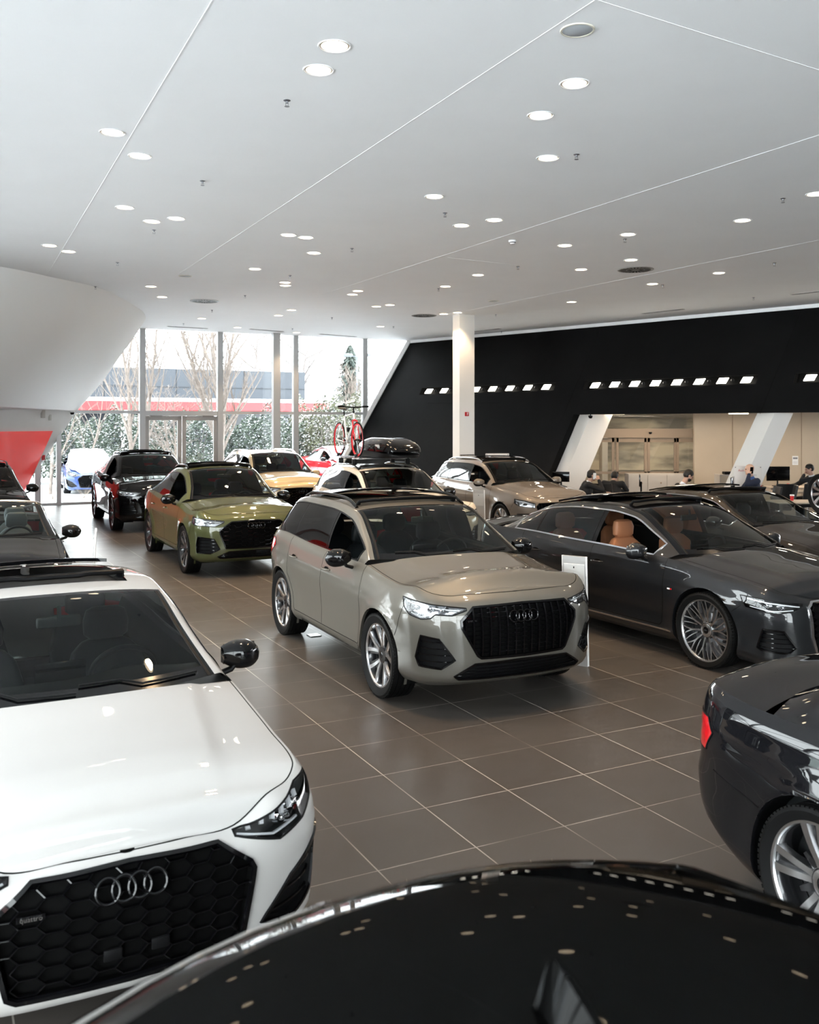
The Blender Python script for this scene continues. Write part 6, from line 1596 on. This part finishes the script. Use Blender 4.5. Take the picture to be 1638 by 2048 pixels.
# ------------------------------------------------------------------ bicycle, roof box and rack on the cream SUV
def place_on(o, carpos, ang_, l): 
    c, s = math.cos(R(ang_)), math.sin(R(ang_)); o.location = (carpos[0]+c*l[0]-s*l[1], carpos[1]+s*l[0]+c*l[1], l[2]); o.rotation_euler = (0, 0, R(ang_))
def bicycle(label):
    e = thing('bicycle', label, 'bicycle'); wr = .335; MW = mat('bike_white', (.78, .77, .75), .3, coat=.6); MR = mat('bike_red', (.65, .02, .03), .3, coat=.6)
    for x, nm in ((.50, 'front_wheel'), (-.50, 'rear_wheel')):
        w = bpy.data.objects.new(nm, None); COL.objects.link(w); w.parent = e; w.location = (x, 0, wr)
        circ = lambda r: [(r*math.cos(a), 0, r*math.sin(a)) for a in np.linspace(0, 2*PI, 49)[:-1]]
        b = MB(); b.tube(circ(wr-.014), .015, 8, closed=True); b.build('tire', M_RUB, w)
        b = MB(); b.lathe([(wr-.055, -.009), (wr-.026, -.011), (wr-.024, .011), (wr-.055, .009)], 48, 'Y', closed=True); b.build('rim', MR, w)
        b = MB(); [b.tube([(.02*math.cos(a+.9*(-1)**i), .02*(-1)**(i//2), .02*math.sin(a+.9*(-1)**i)), ((wr-.05)*math.cos(a), 0, (wr-.05)*math.sin(a))], .0018, 4, cap=False) for i, a in enumerate(np.linspace(0, 2*PI, 25)[:-1])]; b.build('spokes', M_ALU, w)
        b = MB(); b.tube([(0, -.05, 0), (0, .05, 0)], .017, 10); b.build('hub', M_PLA, w)
    BB = (-.08, 0, .28); ST = (-.22, 0, .78); HT = (.30, 0, .83); HB = (.335, 0, .72); RA_ = (-.50, 0, wr)
    b = MB(); b.tube([ST, HT], .017, 8); b.tube([BB, ST], .017, 8); b.tube([BB, HB], .021, 8); b.tube([HT, HB], .021, 8)
    for s in (-1, 1): b.tube([(BB[0], s*.03, BB[2]), (RA_[0], s*.06, RA_[2])], .010, 6); b.tube([(ST[0], s*.015, ST[2]-.03), (RA_[0], s*.06, RA_[2])], .009, 6)
    b.build('frame', MW, e)
    b = MB(); b.tube([(.335, 0, .72), (.35, 0, .69)], .022, 8); [b.tube([(.345, s*.045, .70), (.42, s*.05, .5), (.50, s*.05, wr)], [.014, .012, .009], 6) for s in (-1, 1)]; b.tube([(.345, -.045, .70), (.345, .045, .70)], .016, 6); b.build('fork', MR, e)
    b = MB(); b.tube([(.30, 0, .83), (.285, 0, .93), (.33, 0, .955)], .015, 8); b.build('stem', M_PLA, e)
    b = MB(); b.tube([(.27, -.30, .965), (.30, -.17, .96), (.335, -.06, .95), (.335, .06, .95), (.30, .17, .96), (.27, .30, .965)], .012, 8); b.build('handlebar', M_PLA, e)
    for s in (-1, 1): b = MB(); b.tube([(.285, s*.19, .965), (.27, s*.31, .968)], .018, 8); b.build('grip', M_RUB, e); 
    b = MB(); b.tube([(-.22, 0, .76), (-.245, 0, .90)], .013, 8); b.build('seat_post', M_PLA, e)
    b = MB(); b.grid([[(-.37+.27*u, (.07*(1-u)**.7+.02)*math.sin(a), .925+.02*(1-u)**2+.022*math.cos(a)) for a in np.linspace(0, 2*PI, 13)] for u in np.linspace(0, 1, 8)]); b.build('saddle', mat('saddle_black', (.02, .02, .02), .5), e)
    b = MB(); b.lathe([(.085, -.045), (.09, -.042), (.09, -.038), (.06, -.04)], 28, 'Y', BB, closed=True); b.build('chainring', M_ALU, e)
    b = MB(); b.tube([(BB[0], -.05, BB[2]), (BB[0]+.1, -.06, BB[2]-.13)], .010, 6); b.tube([(BB[0], .05, BB[2]), (BB[0]-.1, .06, BB[2]+.13)], .010, 6); b.tube([(BB[0], -.06, BB[2]), (BB[0], .06, BB[2])], .018, 8); b.build('crank', M_ALU, e)
    for s in (-1, 1): b = MB(); b.rbox((BB[0]-s*.1, s*.11, BB[2]+s*.13), (.09, .08, .02), .005, 1); b.build('pedal', M_PLA, e)
    b = MB(); b.tube([(BB[0], -.042, BB[2]+.088), (RA_[0], -.042, RA_[2]+.035)], .004, 4); b.tube([(BB[0], -.042, BB[2]-.088), (RA_[0], -.042, RA_[2]-.035)], .004, 4); b.build('chain', M_PLA, e)
    return e
CRP, CRA = (-.42, 17.38), -66.
bk = bicycle('white bicycle with red rims standing on the cream SUV roof rack'); place_on(bk, CRP, CRA, (-.88, -.44, 1.725))
rk = thing('roof_rack', 'black and silver crossbar rack on the cream SUV roof', 'roof rack'); place_on(rk, CRP, CRA, (-.6, 0, 1.62))
for x in (.32, -.42):
    b = MB(); b.rbox((x, 0, .085), (.075, 1.16, .03), .012, 2); b.build('crossbar', M_ALU, rk)
    for s in (-1, 1): b = MB(); b.rbox((x, s*.54, .03), (.13, .075, .12), .025, 2); b.build('foot', M_PLA, rk)
b = MB(); b.box((-.28, -.44, .10), (1.35, .05, .012)); b.box((-.28, -.47, .11), (1.35, .008, .03)); b.box((-.28, -.41, .11), (1.35, .008, .03)); b.build('bike_tray', M_ALU, rk, smooth=False)
b = MB(); b.tube([(.12, -.36, .1), (-.12, -.38, .45), (-.22, -.42, .62)], [.02, .016, .02], 8); b.build('bike_arm', M_PLA, rk); b = MB(); b.rbox((-.24, -.44, .63), (.07, .08, .09), .02, 2); b.build('bike_clamp', M_PLA, rk)
for x in (.2, -.78): b = MB(); b.rbox((x, -.44, .14), (.12, .08, .07), .015, 2); b.build('wheel_cradle', M_PLA, rk)
bx_ = thing('roof_box', 'glossy black cargo box on the cream SUV roof rack', 'roof box'); place_on(bx_, CRP, CRA, (-.42, .22, 1.735))
def boxhalf(z0, z1, f):
    b = MB(); P_ = []
    for v in np.linspace(0, 1, 9):
        row = []; sc_ = f(v); z = z0+(z1-z0)*v
        for a in np.linspace(0, 2*PI, 49)[:-1]:
            ca, sa = math.cos(a), math.sin(a); x = .92*math.copysign(abs(ca)**.45, ca); y = .40*math.copysign(abs(sa)**.45, sa)
            x *= sc_[0]; y *= sc_[1]*(1-.18*max(0, x)**2); row.append((x-(.06*v if x > 0 else 0)*x, y, z-(.07*v*max(0, x)**2)))
        P_.append(row+[row[0]])
    b.grid(P_); b.add(P_[-1][:-1], [tuple(range(48))]); b.add(P_[0][:-1], [tuple(range(47, -1, -1))]); return b
boxhalf(0, .11, lambda v: (.93+.07*v**.5, .86+.14*v**.5)).build('box_base', M_PLA, bx_)
boxhalf(.115, .36, lambda v: (max(.02, 1-v**3.2*.45), max(.02, 1-v**3*.42))).build('box_lid', M_BLK, bx_)
for i in range(4):
    b = MB(); cy_ = -.395; b.lathe([(.028, 0), (.033, -.004), (.038, 0)], 20, 'Y', (.25+i*.05, cy_+.015, .2)); b.build('ring_decal', M_WHT, bx_)
b = MB(); b.rbox((.60, -.24, .09), (.09, .10, .06), .01, 1); b.build('lock', M_PLA, bx_)

# ------------------------------------------------------------------ people
def remesh(mb, name, m, parent, vox, sm=2):
    me = bpy.data.meshes.new(name); me.from_pydata(mb.v, [], mb.f); t = bpy.data.objects.new('tmp', me); COL.objects.link(t)
    bm = bmesh.new(); bm.from_mesh(me); bmesh.ops.recalc_face_normals(bm, faces=bm.faces); bm.to_mesh(me); bm.free()
    md = t.modifiers.new('r', 'REMESH'); md.mode = 'VOXEL'; md.voxel_size = vox; s_ = t.modifiers.new('s', 'SMOOTH'); s_.iterations = sm; s_.factor = .5
    dg = bpy.context.evaluated_depsgraph_get(); r = bpy.data.meshes.new_from_object(t.evaluated_get(dg)); bpy.data.objects.remove(t)
    r.name = name; r.materials.clear(); r.materials.append(m); r.polygons.foreach_set('use_smooth', [True]*len(r.polygons)); o = bpy.data.objects.new(name, r); COL.objects.link(o); o.parent = parent; return o
def ell(b, c, r, M=None, n=14):
    P_ = []
    for i in range(n+1):
        t = PI*i/n; row = []
        for k in range(2*n+1):
            p = 2*PI*k/(2*n); v = Vector((r[0]*math.sin(t)*math.cos(p), r[1]*math.sin(t)*math.sin(p), r[2]*math.cos(t)))
            if M is not None: v = M @ v
            row.append(tuple(v+Vector(c)))
        P_.append(row)
    b.grid(P_)
def limb(b, pts, rs): 
    b.tube(pts, rs, 14)
    for p, r in zip(pts, rs): ell(b, p, (r, r, r), n=8)
def person(label, loc, rot, J, top, shirt, hair=(.01, .008, .007), bald=False, beard=False, phone=None, tone=(.46, .27, .20)):
    e = thing('person', label, 'person', (loc[0], loc[1], 0), rot); V3 = Vector
    D = dict(hip=(0, 0, .52), belly=(.02, 0, .70), chest=(.04, 0, .90), neck=(.06, 0, 1.08), head=(.09, 0, 1.24), hy=0., hp=0.,
             shl=(.05, .19, 1.02), shr=(.05, -.19, 1.02), ell=(.22, .24, .78), elr=(.22, -.24, .78), wl=(.45, .12, .78), wr=(.45, -.12, .78), knl=(.46, .11, .50), knr=(.46, -.11, .50), fl=(.44, .11, .06), fr=(.44, -.11, .06), curl=.5)
    D.update(J); g_ = {k: V3(v) if isinstance(v, tuple) else v for k, v in D.items()}
    skin = mat('skin_%d' % int(tone[0]*100), tone, .55); b = MB()
    Mh = Matrix.Rotation(g_['hy'], 3, 'Z') @ Matrix.Rotation(g_['hp'], 3, 'Y'); hc = g_['head']; hl = lambda x, y, z: hc+Mh @ V3((x, y, z))
    limb(b, [g_['hip'], g_['belly'], g_['chest']], [.13, .125, .13]); limb(b, [g_['chest'], g_['neck'], hc+Mh @ V3((-.015, 0, -.05))], [.09, .058, .055])
    # head: skull, face, jaw, nose, brow, ears, lips
    ell(b, hl(-.018, 0, .03), (.098, .078, .092), Mh); ell(b, hl(.025, 0, -.03), (.062, .060, .085), Mh); ell(b, hl(.05, 0, -.085), (.036, .036, .03), Mh)
    b.tube([hl(.075, 0, .025), hl(.098, 0, -.015), hl(.082, 0, -.028)], [.010, .015, .010], 8); b.tube([hl(.072, -.035, .034), hl(.083, 0, .03), hl(.072, .035, .034)], [.009, .010, .009], 8)
    b.tube([hl(.074, -.02, -.055), hl(.084, 0, -.055), hl(.074, .02, -.055)], [.006, .009, .006], 8)
    for s in (-1, 1): ell(b, hl(-.008, s*.078, -.002), (.020, .010, .032), Mh, 8)
    for sd in ('l', 'r'):
        sh, el_, wr_, kn, ft = g_['sh'+sd], g_['el'+sd], g_['w'+sd], g_['kn'+sd], g_['f'+sd]; s = 1 if sd == 'l' else -1
        limb(b, [g_['chest']+V3((0, s*.06, .07)), sh], [.06, .052]); limb(b, [sh, el_], [.052, .040]); limb(b, [el_, wr_], [.040, .026])
        limb(b, [g_['hip']+V3((0, s*.09, 0)), kn], [.09, .058]); limb(b, [kn, ft], [.055, .038]); limb(b, [ft, ft+V3((.14, 0, -.02))], [.038, .03])
        # hand: palm, thumb and four separate curled fingers
        d = (wr_-el_).normalized(); a = g_.get('palm'+sd, V3((0, 0, -1))); n_ = (a-d*a.dot(d)).normalized(); t_ = d.cross(n_)
        pc = wr_+d*.045; ell(b, pc, (.045, .040, .016), Matrix((d, t_, n_)).transposed(), 8)
        for i in range(4):
            q = wr_+d*.085+t_*(.033-.022*i); L = (.068, .078, .072, .056)[i]; c_l = g_['curl']
            p1 = q+(d*(1-c_l*.4)+n_*c_l*.5).normalized()*L*.45; p2 = p1+(d*(1-c_l*1.2)+n_*c_l*1.3).normalized()*L*.3; p3 = p2+(d*(.6-c_l*1.6)+n_*(c_l*1.5+.1)).normalized()*L*.25
            b.tube([wr_+d*.05+t_*(.028-.019*i), q, p1, p2, p3], [.011, .0095, .0085, .008, .0065], 7)
        q = wr_+d*.02+t_*.035; b.tube([q, q+t_*.022+d*.025+n_*.01, q+t_*.024+d*.055+n_*.022], [.013, .011, .008], 7)
    body = remesh(b, 'body', skin, e, .0075, 2)
    # hair
    if not bald:
        h = MB(); ell(h, hl(-.026, 0, .042), (.104, .086, .094), Mh); ell(h, hl(-.05, 0, .0), (.078, .080, .075), Mh); h_ = remesh(h, 'hair', mat('hair_dark', hair, .6), e, .009, 2)
        me = h_.data; bm = bmesh.new(); bm.from_mesh(me); pl_ = hl(.058, 0, .04); no_ = Mh @ V3((1, 0, -.75)); bmesh.ops.bisect_plane(bm, geom=bm.verts[:]+bm.edges[:]+bm.faces[:], plane_co=pl_, plane_no=no_, clear_outer=True); bm.to_mesh(me); bm.free()
    if beard: h = MB(); ell(h, hl(.034, 0, -.062), (.062, .062, .056), Mh); h_ = remesh(h, 'beard', mat('hair_dark', hair, .6), e, .009, 1); me = h_.data; bm = bmesh.new(); bm.from_mesh(me); bmesh.ops.bisect_plane(bm, geom=bm.verts[:]+bm.edges[:]+bm.faces[:], plane_co=hl(0, 0, -.035), plane_no=Mh @ V3((.15, 0, 1)), clear_outer=True); bm.to_mesh(me); bm.free()
    h = MB(); [ell(h, hl(.078, s*.030, .012), (.011, .013, .010), Mh, 6) for s in (-1, 1)]; build_split(h, 'eye', mat('eye_dark', (.02, .015, .012), .3), e)
    # clothes
    tp = mat('cloth_%02d%02d%02d' % tuple(int(q*100) for q in top), top, .85); c = MB()
    limb(c, [g_['hip']+V3((0, 0, -.02)), g_['belly'], g_['chest']], [.155, .15, .15]); limb(c, [g_['belly'], g_['chest'], g_['chest']+V3((0, 0, .07))], [.14, .15, .12])
    for sd in ('l', 'r'):
        sh, el_, wr_ = g_['sh'+sd], g_['el'+sd], g_['w'+sd]; s = 1 if sd == 'l' else -1; limb(c, [g_['chest']+V3((0, s*.05, .06)), sh], [.10, .072]); limb(c, [g_['chest']+V3((0, s*.09, -.05)), g_['belly']+V3((0, s*.07, 0))], [.11, .10]); limb(c, [sh, el_], [.070, .056]); limb(c, [el_, wr_-(wr_-el_).normalized()*.02], [.056, .040])
    remesh(c, 'jacket', tp, e, .012, 3)
    c = MB(); nk = g_['neck']; dn = (hc-g_['chest']).normalized(); c.tube([nk-dn*.055, nk-dn*.01, nk+dn*.012], [.082, .068, .066], 16, cap=False); c.build('collar', mat('shirt_%02d' % int(shirt[2]*100), shirt, .8), e)
    f_ = g_['chest']+V3((.13, 0, .03)); c = MB(); c.grid([[(f_.x+.015, y, f_.z+z) for y in (-.045*(z+.16)/.26-.004, 0, .045*(z+.16)/.26+.004)] for z in (-.16, -.05, .04, .10)]); c.build('shirt_front', mat('shirt_%02d' % int(shirt[2]*100), ()), e)
    c = MB()
    for sd in ('l', 'r'):
        kn, ft = g_['kn'+sd], g_['f'+sd]; s = 1 if sd == 'l' else -1; limb(c, [g_['hip']+V3((0, s*.09, 0)), kn], [.112, .078]); limb(c, [kn, ft+V3((0, 0, .04))], [.074, .055])
    remesh(c, 'trousers', mat('trouser_dark', (.012, .012, .015), .85), e, .013, 3)
    for sd in ('l', 'r'): c = MB(); ft = g_['f'+sd]; c.rbox(ft+V3((.07, 0, -.015)), (.27, .095, .085), .035, 3); c.build('shoe', M_BLK, e)
    if phone:
        p = thing('phone', phone[0], 'phone', (0, 0, 0)); q = Matrix.Translation(e.location) @ Matrix.Rotation(rot, 4, 'Z'); w = q @ V3(phone[1]); p.location = w; p.rotation_euler = (phone[2], 0, rot); c = MB(); c.rbox((0, 0, 0), (.07, .010, .145), .004, 2); c.build('phone_body', phone[3], p); c = MB(); c.rbox((0, .0056, 0), (.062, .001, .13), .0004, 1); c.build('phone_screen', M_BLK, p)
    return e
def headz(py, y): return H+(CY-py)/FPX*y
def seat_at(px, pyhead, y, head_off, rot): # locate so that the head top matches
    return
# man phoning at left, facing right
y1 = 21.2; x1 = (1183-CX)/FPX*y1
person('man in black jacket and white collar, phone at his ear', (x1-.22, y1), 0, dict(chest=(.10, 0, .88), neck=(.17, 0, 1.05), head=(.24, 0, 1.19), hp=.15, shl=(.12, .19, 1.0), shr=(.12, -.19, 1.0), elr=(.42, -.25, .88), wr=(.36, -.13, 1.10), ell=(.34, .25, .80), wl=(.58, .12, .80), palmr=(-.3, 1, .3), curl=.6), (.012, .013, .016), (.75, .75, .76), phone=('pale phone held by the black-jacketed man', (.27, -.105, 1.185), .15, M_WHT))
y2 = 21.8; x2 = (1228-CX)/FPX*y2
person('dark haired man in black sweater seen from behind, head bowed', (x2-.05, y2), R(65), dict(chest=(.12, 0, .86), neck=(.20, 0, 1.0), head=(.29, 0, 1.10), hp=.75, shl=(.12, .21, .97), shr=(.12, -.21, .97), elr=(.36, -.27, .80), ell=(.36, .27, .80), wl=(.55, .08, .78), wr=(.55, -.08, .78)), (.012, .014, .018), (.02, .02, .02))
y3 = 20.; x3 = (1374-CX)/FPX*y3
person('bearded man in black suit leaning forward, looking down', (x3-.36, y3), 0, dict(chest=(.16, 0, .88), neck=(.29, 0, 1.09), head=(.40, 0, 1.25), hp=.55, shl=(.22, .20, 1.02), shr=(.22, -.20, 1.02), elr=(.45, -.25, .83), wr=(.72, -.14, .80), ell=(.45, .25, .83), wl=(.72, .14, .80)), (.010, .011, .013), (.62, .65, .72), beard=True)
y4 = 20.5; x4 = (1500-CX)/FPX*y4
person('bald man in navy jacket holding a black phone to his ear', (x4+.13, y4), R(180), dict(hip=(0, 0, .56), chest=(.06, 0, 1.0), neck=(.11, 0, 1.20), head=(.15, 0, 1.36), hp=.08, shl=(.05, .21, 1.12), shr=(.05, -.21, 1.12), ell=(.30, .27, 1.05), wl=(.19, .12, 1.27), elr=(.25, -.26, .86), wr=(.5, -.12, .86), palml=(-.6, -1, .2), curl=.65), (.014, .022, .05), (.06, .13, .35), bald=True, tone=(.55, .34, .25), phone=('black phone held by the bald man', (.13, .10, 1.35), -.15, M_BLK))
y5 = 23.; x5 = (1622-CX)/FPX*y5
person('man in dark suit at the right edge, hand at his face', (x5+.17, y5), R(180), dict(chest=(.12, 0, .90), neck=(.16, 0, 1.10), head=(.22, 0, 1.25), hp=.3, shl=(.12, .20, 1.03), shr=(.12, -.20, 1.03), ell=(.50, .22, .98), wl=(.36, .05, 1.12), elr=(.45, -.22, .85), wr=(.68, -.05, .84), palml=(-1, -.3, .3), curl=.7), (.014, .015, .018), (.70, .72, .75))

# ------------------------------------------------------------------ the cars
PB_ = lambda: paint('paint_black', (.005, .005, .006))
only = globals().get('ONLY')
def car_(key, base, label, **kw):
    if only and key not in only: return
    c = mk(base, **kw); o, g = make_car(c, label); o['group'] = None; del o['group']; return o
HEXG = dict(gtype='hex')
car_('q3', SUV, 'taupe compact SUV with open sunroof in the centre of the showroom', paint=paint('paint_taupe', (.115, .107, .092), metal=.25, rough=.38), fx=.86, pos=(-.031, 9.63), ang=-64.5, hk=.03, pano=(-1.15, .12, .85), panoopen=(-1.5, -.7), q=1.1, quattro=(.46, .775))
car_('a4', SEDAN, 'white sedan with black honeycomb grille at lower left', paint=paint('paint_white', (.46, .447, .43)), pos=(-2.145, 5.57), ang=-61.5, pano=(-.62, .10, .7), panoopen=(-1.0, -.5), nose=(.675, .765, .85, .935, .955, .985, 1.0), pf=[(0, .12), (.07, .035), (.16, .01), (.3, 0), (.55, .0), (.72, .006), (.85, .022), (.94, .05), (1, .095)], hk=.02, hoodf=.015, hoodgap=.016, quattro=(.36, .53), fin=-1.3, radar=.33, q=1.1)
GR = mk(SUV, W=.946, wb=2.82, xf=2.29, xr=-2.40, R=.375, roof=[(-2.3, 1.13), (-1.9, 1.27), (-1.45, 1.44), (-1.0, 1.56), (-.4, 1.635), (.0, 1.64), (.32, 1.595), (.75, 1.38), (1.16, 1.13)], wt=[(-2.3, .58), (-1.66, .57), (-.4, .62), (.32, .615), (.8, .67), (1.16, .76)], xrb=-2.3, rr=-1.1, rf=.32, xc=1.16, gtype='hex',
    front=[('grille', [(0, .87), (.382, .856), (.565, .745), (.56, .68), (.472, .457), (0, .45)]), ('lamp', [(.496, .872), (.50, .85), (.642, .79), (1.0, .807), (1.1, .84), (1.122, .933), (.8, .90)]), ('intake', [(.561, .446), (.707, .38), (.943, .391), (.96, .5), (.911, .637), (.65, .604)]), ('lowgrille', [(0, .42), (.42, .41), (.6, .335), (.56, .31), (0, .31)])],
    doors=dict(a=.95, b=-.07, c=-1.15, z=.38, zm=.75), dlo=dict(f=.96, r=-1.75, pil=[(-.12, -.03), (-1.18, -1.13)], k0=.05, k1=.86), wheel='dark', rimf=M_ALU)
car_('green', GR, 'green coupe-style SUV with black honeycomb grille', paint=paint('paint_green', (.06, .068, .026), metal=.25), pos=(-3.375, 16.455), ang=-63.6, pano=(-.8, .18, .85), panoopen=(-1.2, -.4), q=.75)
Q8 = mk(GR, W=.998, wb=3.0, xf=2.42, xr=-2.57, R=.40, xrb=-2.45, xc=1.22, rf=.36, hand=(.07, -1.0), roof=[(-2.45, 1.16), (-2.0, 1.32), (-1.5, 1.50), (-1.0, 1.62), (-.4, 1.69), (.0, 1.69), (.36, 1.64), (.8, 1.42), (1.22, 1.17)], wt=[(-2.45, .60), (-1.66, .60), (-.4, .66), (.36, .65), (.85, .71), (1.22, .80)], nose=(1.0, 1.0, 1.04, 1.12, 1.13, 1.17, 1.16), dlo=dict(f=1.0, r=-1.9, pil=[(-.12, -.03), (-1.28, -1.22)], k0=.05, k1=.86), doors=dict(a=1.0, b=-.07, c=-1.25, z=.40, zm=.78))
car_('q8', Q8, 'big glossy black coupe-style SUV nearest the glass double door', paint=PB_(), pos=(-6.418, 22.62), ang=-64.2, pano=(-.8, .2, .85), panoopen=(-1.2, -.4), q=.6)
car_('gold', mk(Q8, W=.96, roof=SUV['roof'][:0]+[(-2.45, 1.2), (-2.2, 1.45), (-1.9, 1.6), (-1.3, 1.68), (-.4, 1.70), (.36, 1.65), (.8, 1.43), (1.22, 1.17)], rr=-1.85), 'champagne gold SUV with black grille before the birch window', paint=paint('paint_gold', (.42, .34, .21), metal=.4), pos=(-3.573, 24.03), ang=-64.3, q=.55, mm=paint('paint_gold', ()), rails=M_CHR, sg=M_SDG, rwg=M_SDG)
car_('cream', SUV, 'cream white SUV carrying the bicycle and the roof box', paint=paint('paint_cream', (.52, .475, .40)), pos=(-.42, 17.38), ang=-66, q=.6, pano=(-1.0, .12, .85), sg=M_SDG, rwg=M_SDG)
car_('q4', mk(SUV, xf=2.24, W=.932, wb=2.76, front=[('grille', [(0, .77), (.50, .76), (.56, .70), (.45, .45), (0, .42)]), ('lamp', [(.583, .765), (.591, .68), (.907, .71), (1.05, .76), (1.07, .85), (.8, .82)]), ('intake', [(.62, .44), (.75, .38), (.95, .40), (.97, .55), (.72, .56)]), ('lowgrille', [(0, .38), (.5, .38), (.6, .33), (.56, .31), (0, .31)])], ez=.66, drl=[([(.62, .75), (.8, .79), (1.04, .83)], .02)], proj=[(.8, .745), (.93, .765)], nose=(.86, .90, .99, 1.06, 1.08, 1.12, 1.11), hl_outz=.80, hl_out=1.05), 'beige-grey SUV with silver roof rails beside the white column', paint=paint('paint_beige', (.19, .165, .14), metal=.25), pos=(2.10, 20.9), ang=-64.3, q=.65, rails=M_ALU, mm=paint('paint_beige', ()), wheel='turbine', pano=(-.9, .14, .85), panoopen=(-1.2, -.4), sg=M_SDG, trim=M_PLA)
TAN = mat('tan_leather', (.42, .17, .08), .5)
A8 = mk(SEDAN, front=[('grille', [(0, .745), (.53, .735), (.60, .70), (.585, .45), (.54, .30), (0, .28)]), ('lamp', [(.649, .735), (.66, .71), (.731, .679), (.895, .65), (1.0, .655), (1.216, .674), (1.29, .773), (1.0, .768)]), ('intake', [(.731, .348), (.789, .298), (1.035, .308), (1.10, .33), (1.03, .506), (.846, .496)]), ('lower', [(0, .05), (0, .19), (.66, .19), (.66, .05)])],
    drl=[([(.68, .715), (.9, .735), (1.22, .755)], .012), ([(.75, .685), (.95, .67), (1.18, .69)], .010)], proj=[(.86, .70), (1.0, .71)], hl_out=1.27, hl_outz=.68, hexp=(.13, .055), ez=.60, W=.972, wb=3.128, xf=2.55, xr=-2.74, R=.365, xc=1.30, xrb=-2.15, rf=.36, rr=-1.15, nose=(.76, .80, .90, .985, 1.0, 1.03, 1.06), roof=[(-2.15, 1.07), (-1.7, 1.26), (-1.15, 1.42), (-.5, 1.485), (-.1, 1.488), (.36, 1.44), (.82, 1.25), (1.30, 1.03)], wt=[(-2.15, .58), (-1.3, .58), (-.3, .63), (.36, .62), (.85, .68), (1.3, .77)],
    doors=dict(a=1.02, b=-.12, c=-1.42, z=.31, zm=.64), dlo=dict(f=1.06, r=-1.82, pil=[(-.17, -.08), (-1.34, -1.28)], k0=.05, k1=.86), hand=(.02, -1.1), hz=.84, mir=(.74, .90, .98), seats=((.05, .39), (.05, -.39), (-1.0, .4), (-1.0, -.4)))
car_('a8', A8, 'long dark grey sedan with tan leather seats and forked-spoke rims', paint=paint('paint_slate', (.009, .010, .0115), metal=.1), pos=(2.9, 10.8), ang=-61.1, q=1., wheel='multi', trim=M_CHR, trimw=.022, seatm=TAN, zf=.35, seatl='tan leather seat', mm=paint('paint_slate', ()), sill=M_CHR, gfm=M_CHR, fbadge=(1.12, .70), sg=M_SDG, roofm=M_BLK, pano=(-.9, .2, .85), panoopen=(-1.2, -.45), gfw=.03)
car_('brown', mk({**A8, 'fbadge': None}, W=.95, wb=2.95, xf=2.4, xr=-2.6, roof=[(x, z-.07*min(1, max(0, (z-1.0)*4))) for x, z in A8['roof']]), 'dark bronze-black sedan behind the long grey sedan', paint=paint('paint_bronze', (.018, .014, .010), metal=.3), pos=(4.70, 13.6), ang=-65, q=.7, trim=M_CHR, pano=(-.9, .2, .85), panoopen=(-1.2, -.4), sg=M_SDG, rwg=M_SDG, rails=None)
car_('conv', SEDAN, 'black convertible with its roof down at the left edge', paint=PB_(), pos=(-5.46, 12.04), ang=-65, q=.7, conv=True, seatm=mat('slate_leather', (.05, .065, .07), .5), trim=M_CHR)
car_('farl', SUV, 'black SUV cut by the left edge, in front of the red panel', paint=PB_(), pos=(-8.53, 18.3), ang=-62, q=.55, panoopen=(-1.2, -.4), pano=(-.9, .12, .85))
car_('br', mk(SEDAN, wheel='twin'), 'glossy black sedan seen from its rear corner at lower right', paint=PB_(), pos=(3.18, 3.14), ang=-65, q=1., rimf=M_ALU)
car_('fg', SUV, 'black car roof with shark fin antenna in the foreground', paint=mat('paint_deep_black', (.002, .002, .002), rough=.3, spec=.0, coat=.12, coatr=.02), rrbow=.20, pos=(.76, .16), ang=-61.5, q=.9, fin=-1.14, rails=None)
OUT = dict(inside=True, q=.45)
car_('blue', SEDAN, 'blue sedan covered in snow outside the left window', paint=paint('paint_blue', (.008, .03, .12), metal=.2), pos=(-11.68, 33.9), ang=-66, z0=-.02, snow=2, **OUT)
car_('red', SEDAN, 'red coupe covered in snow outside behind the bicycle car', paint=paint('paint_red', (.24, .006, .01)), pos=(-2.9, 38.5), ang=-60, z0=-.02, snow=2, **OUT)
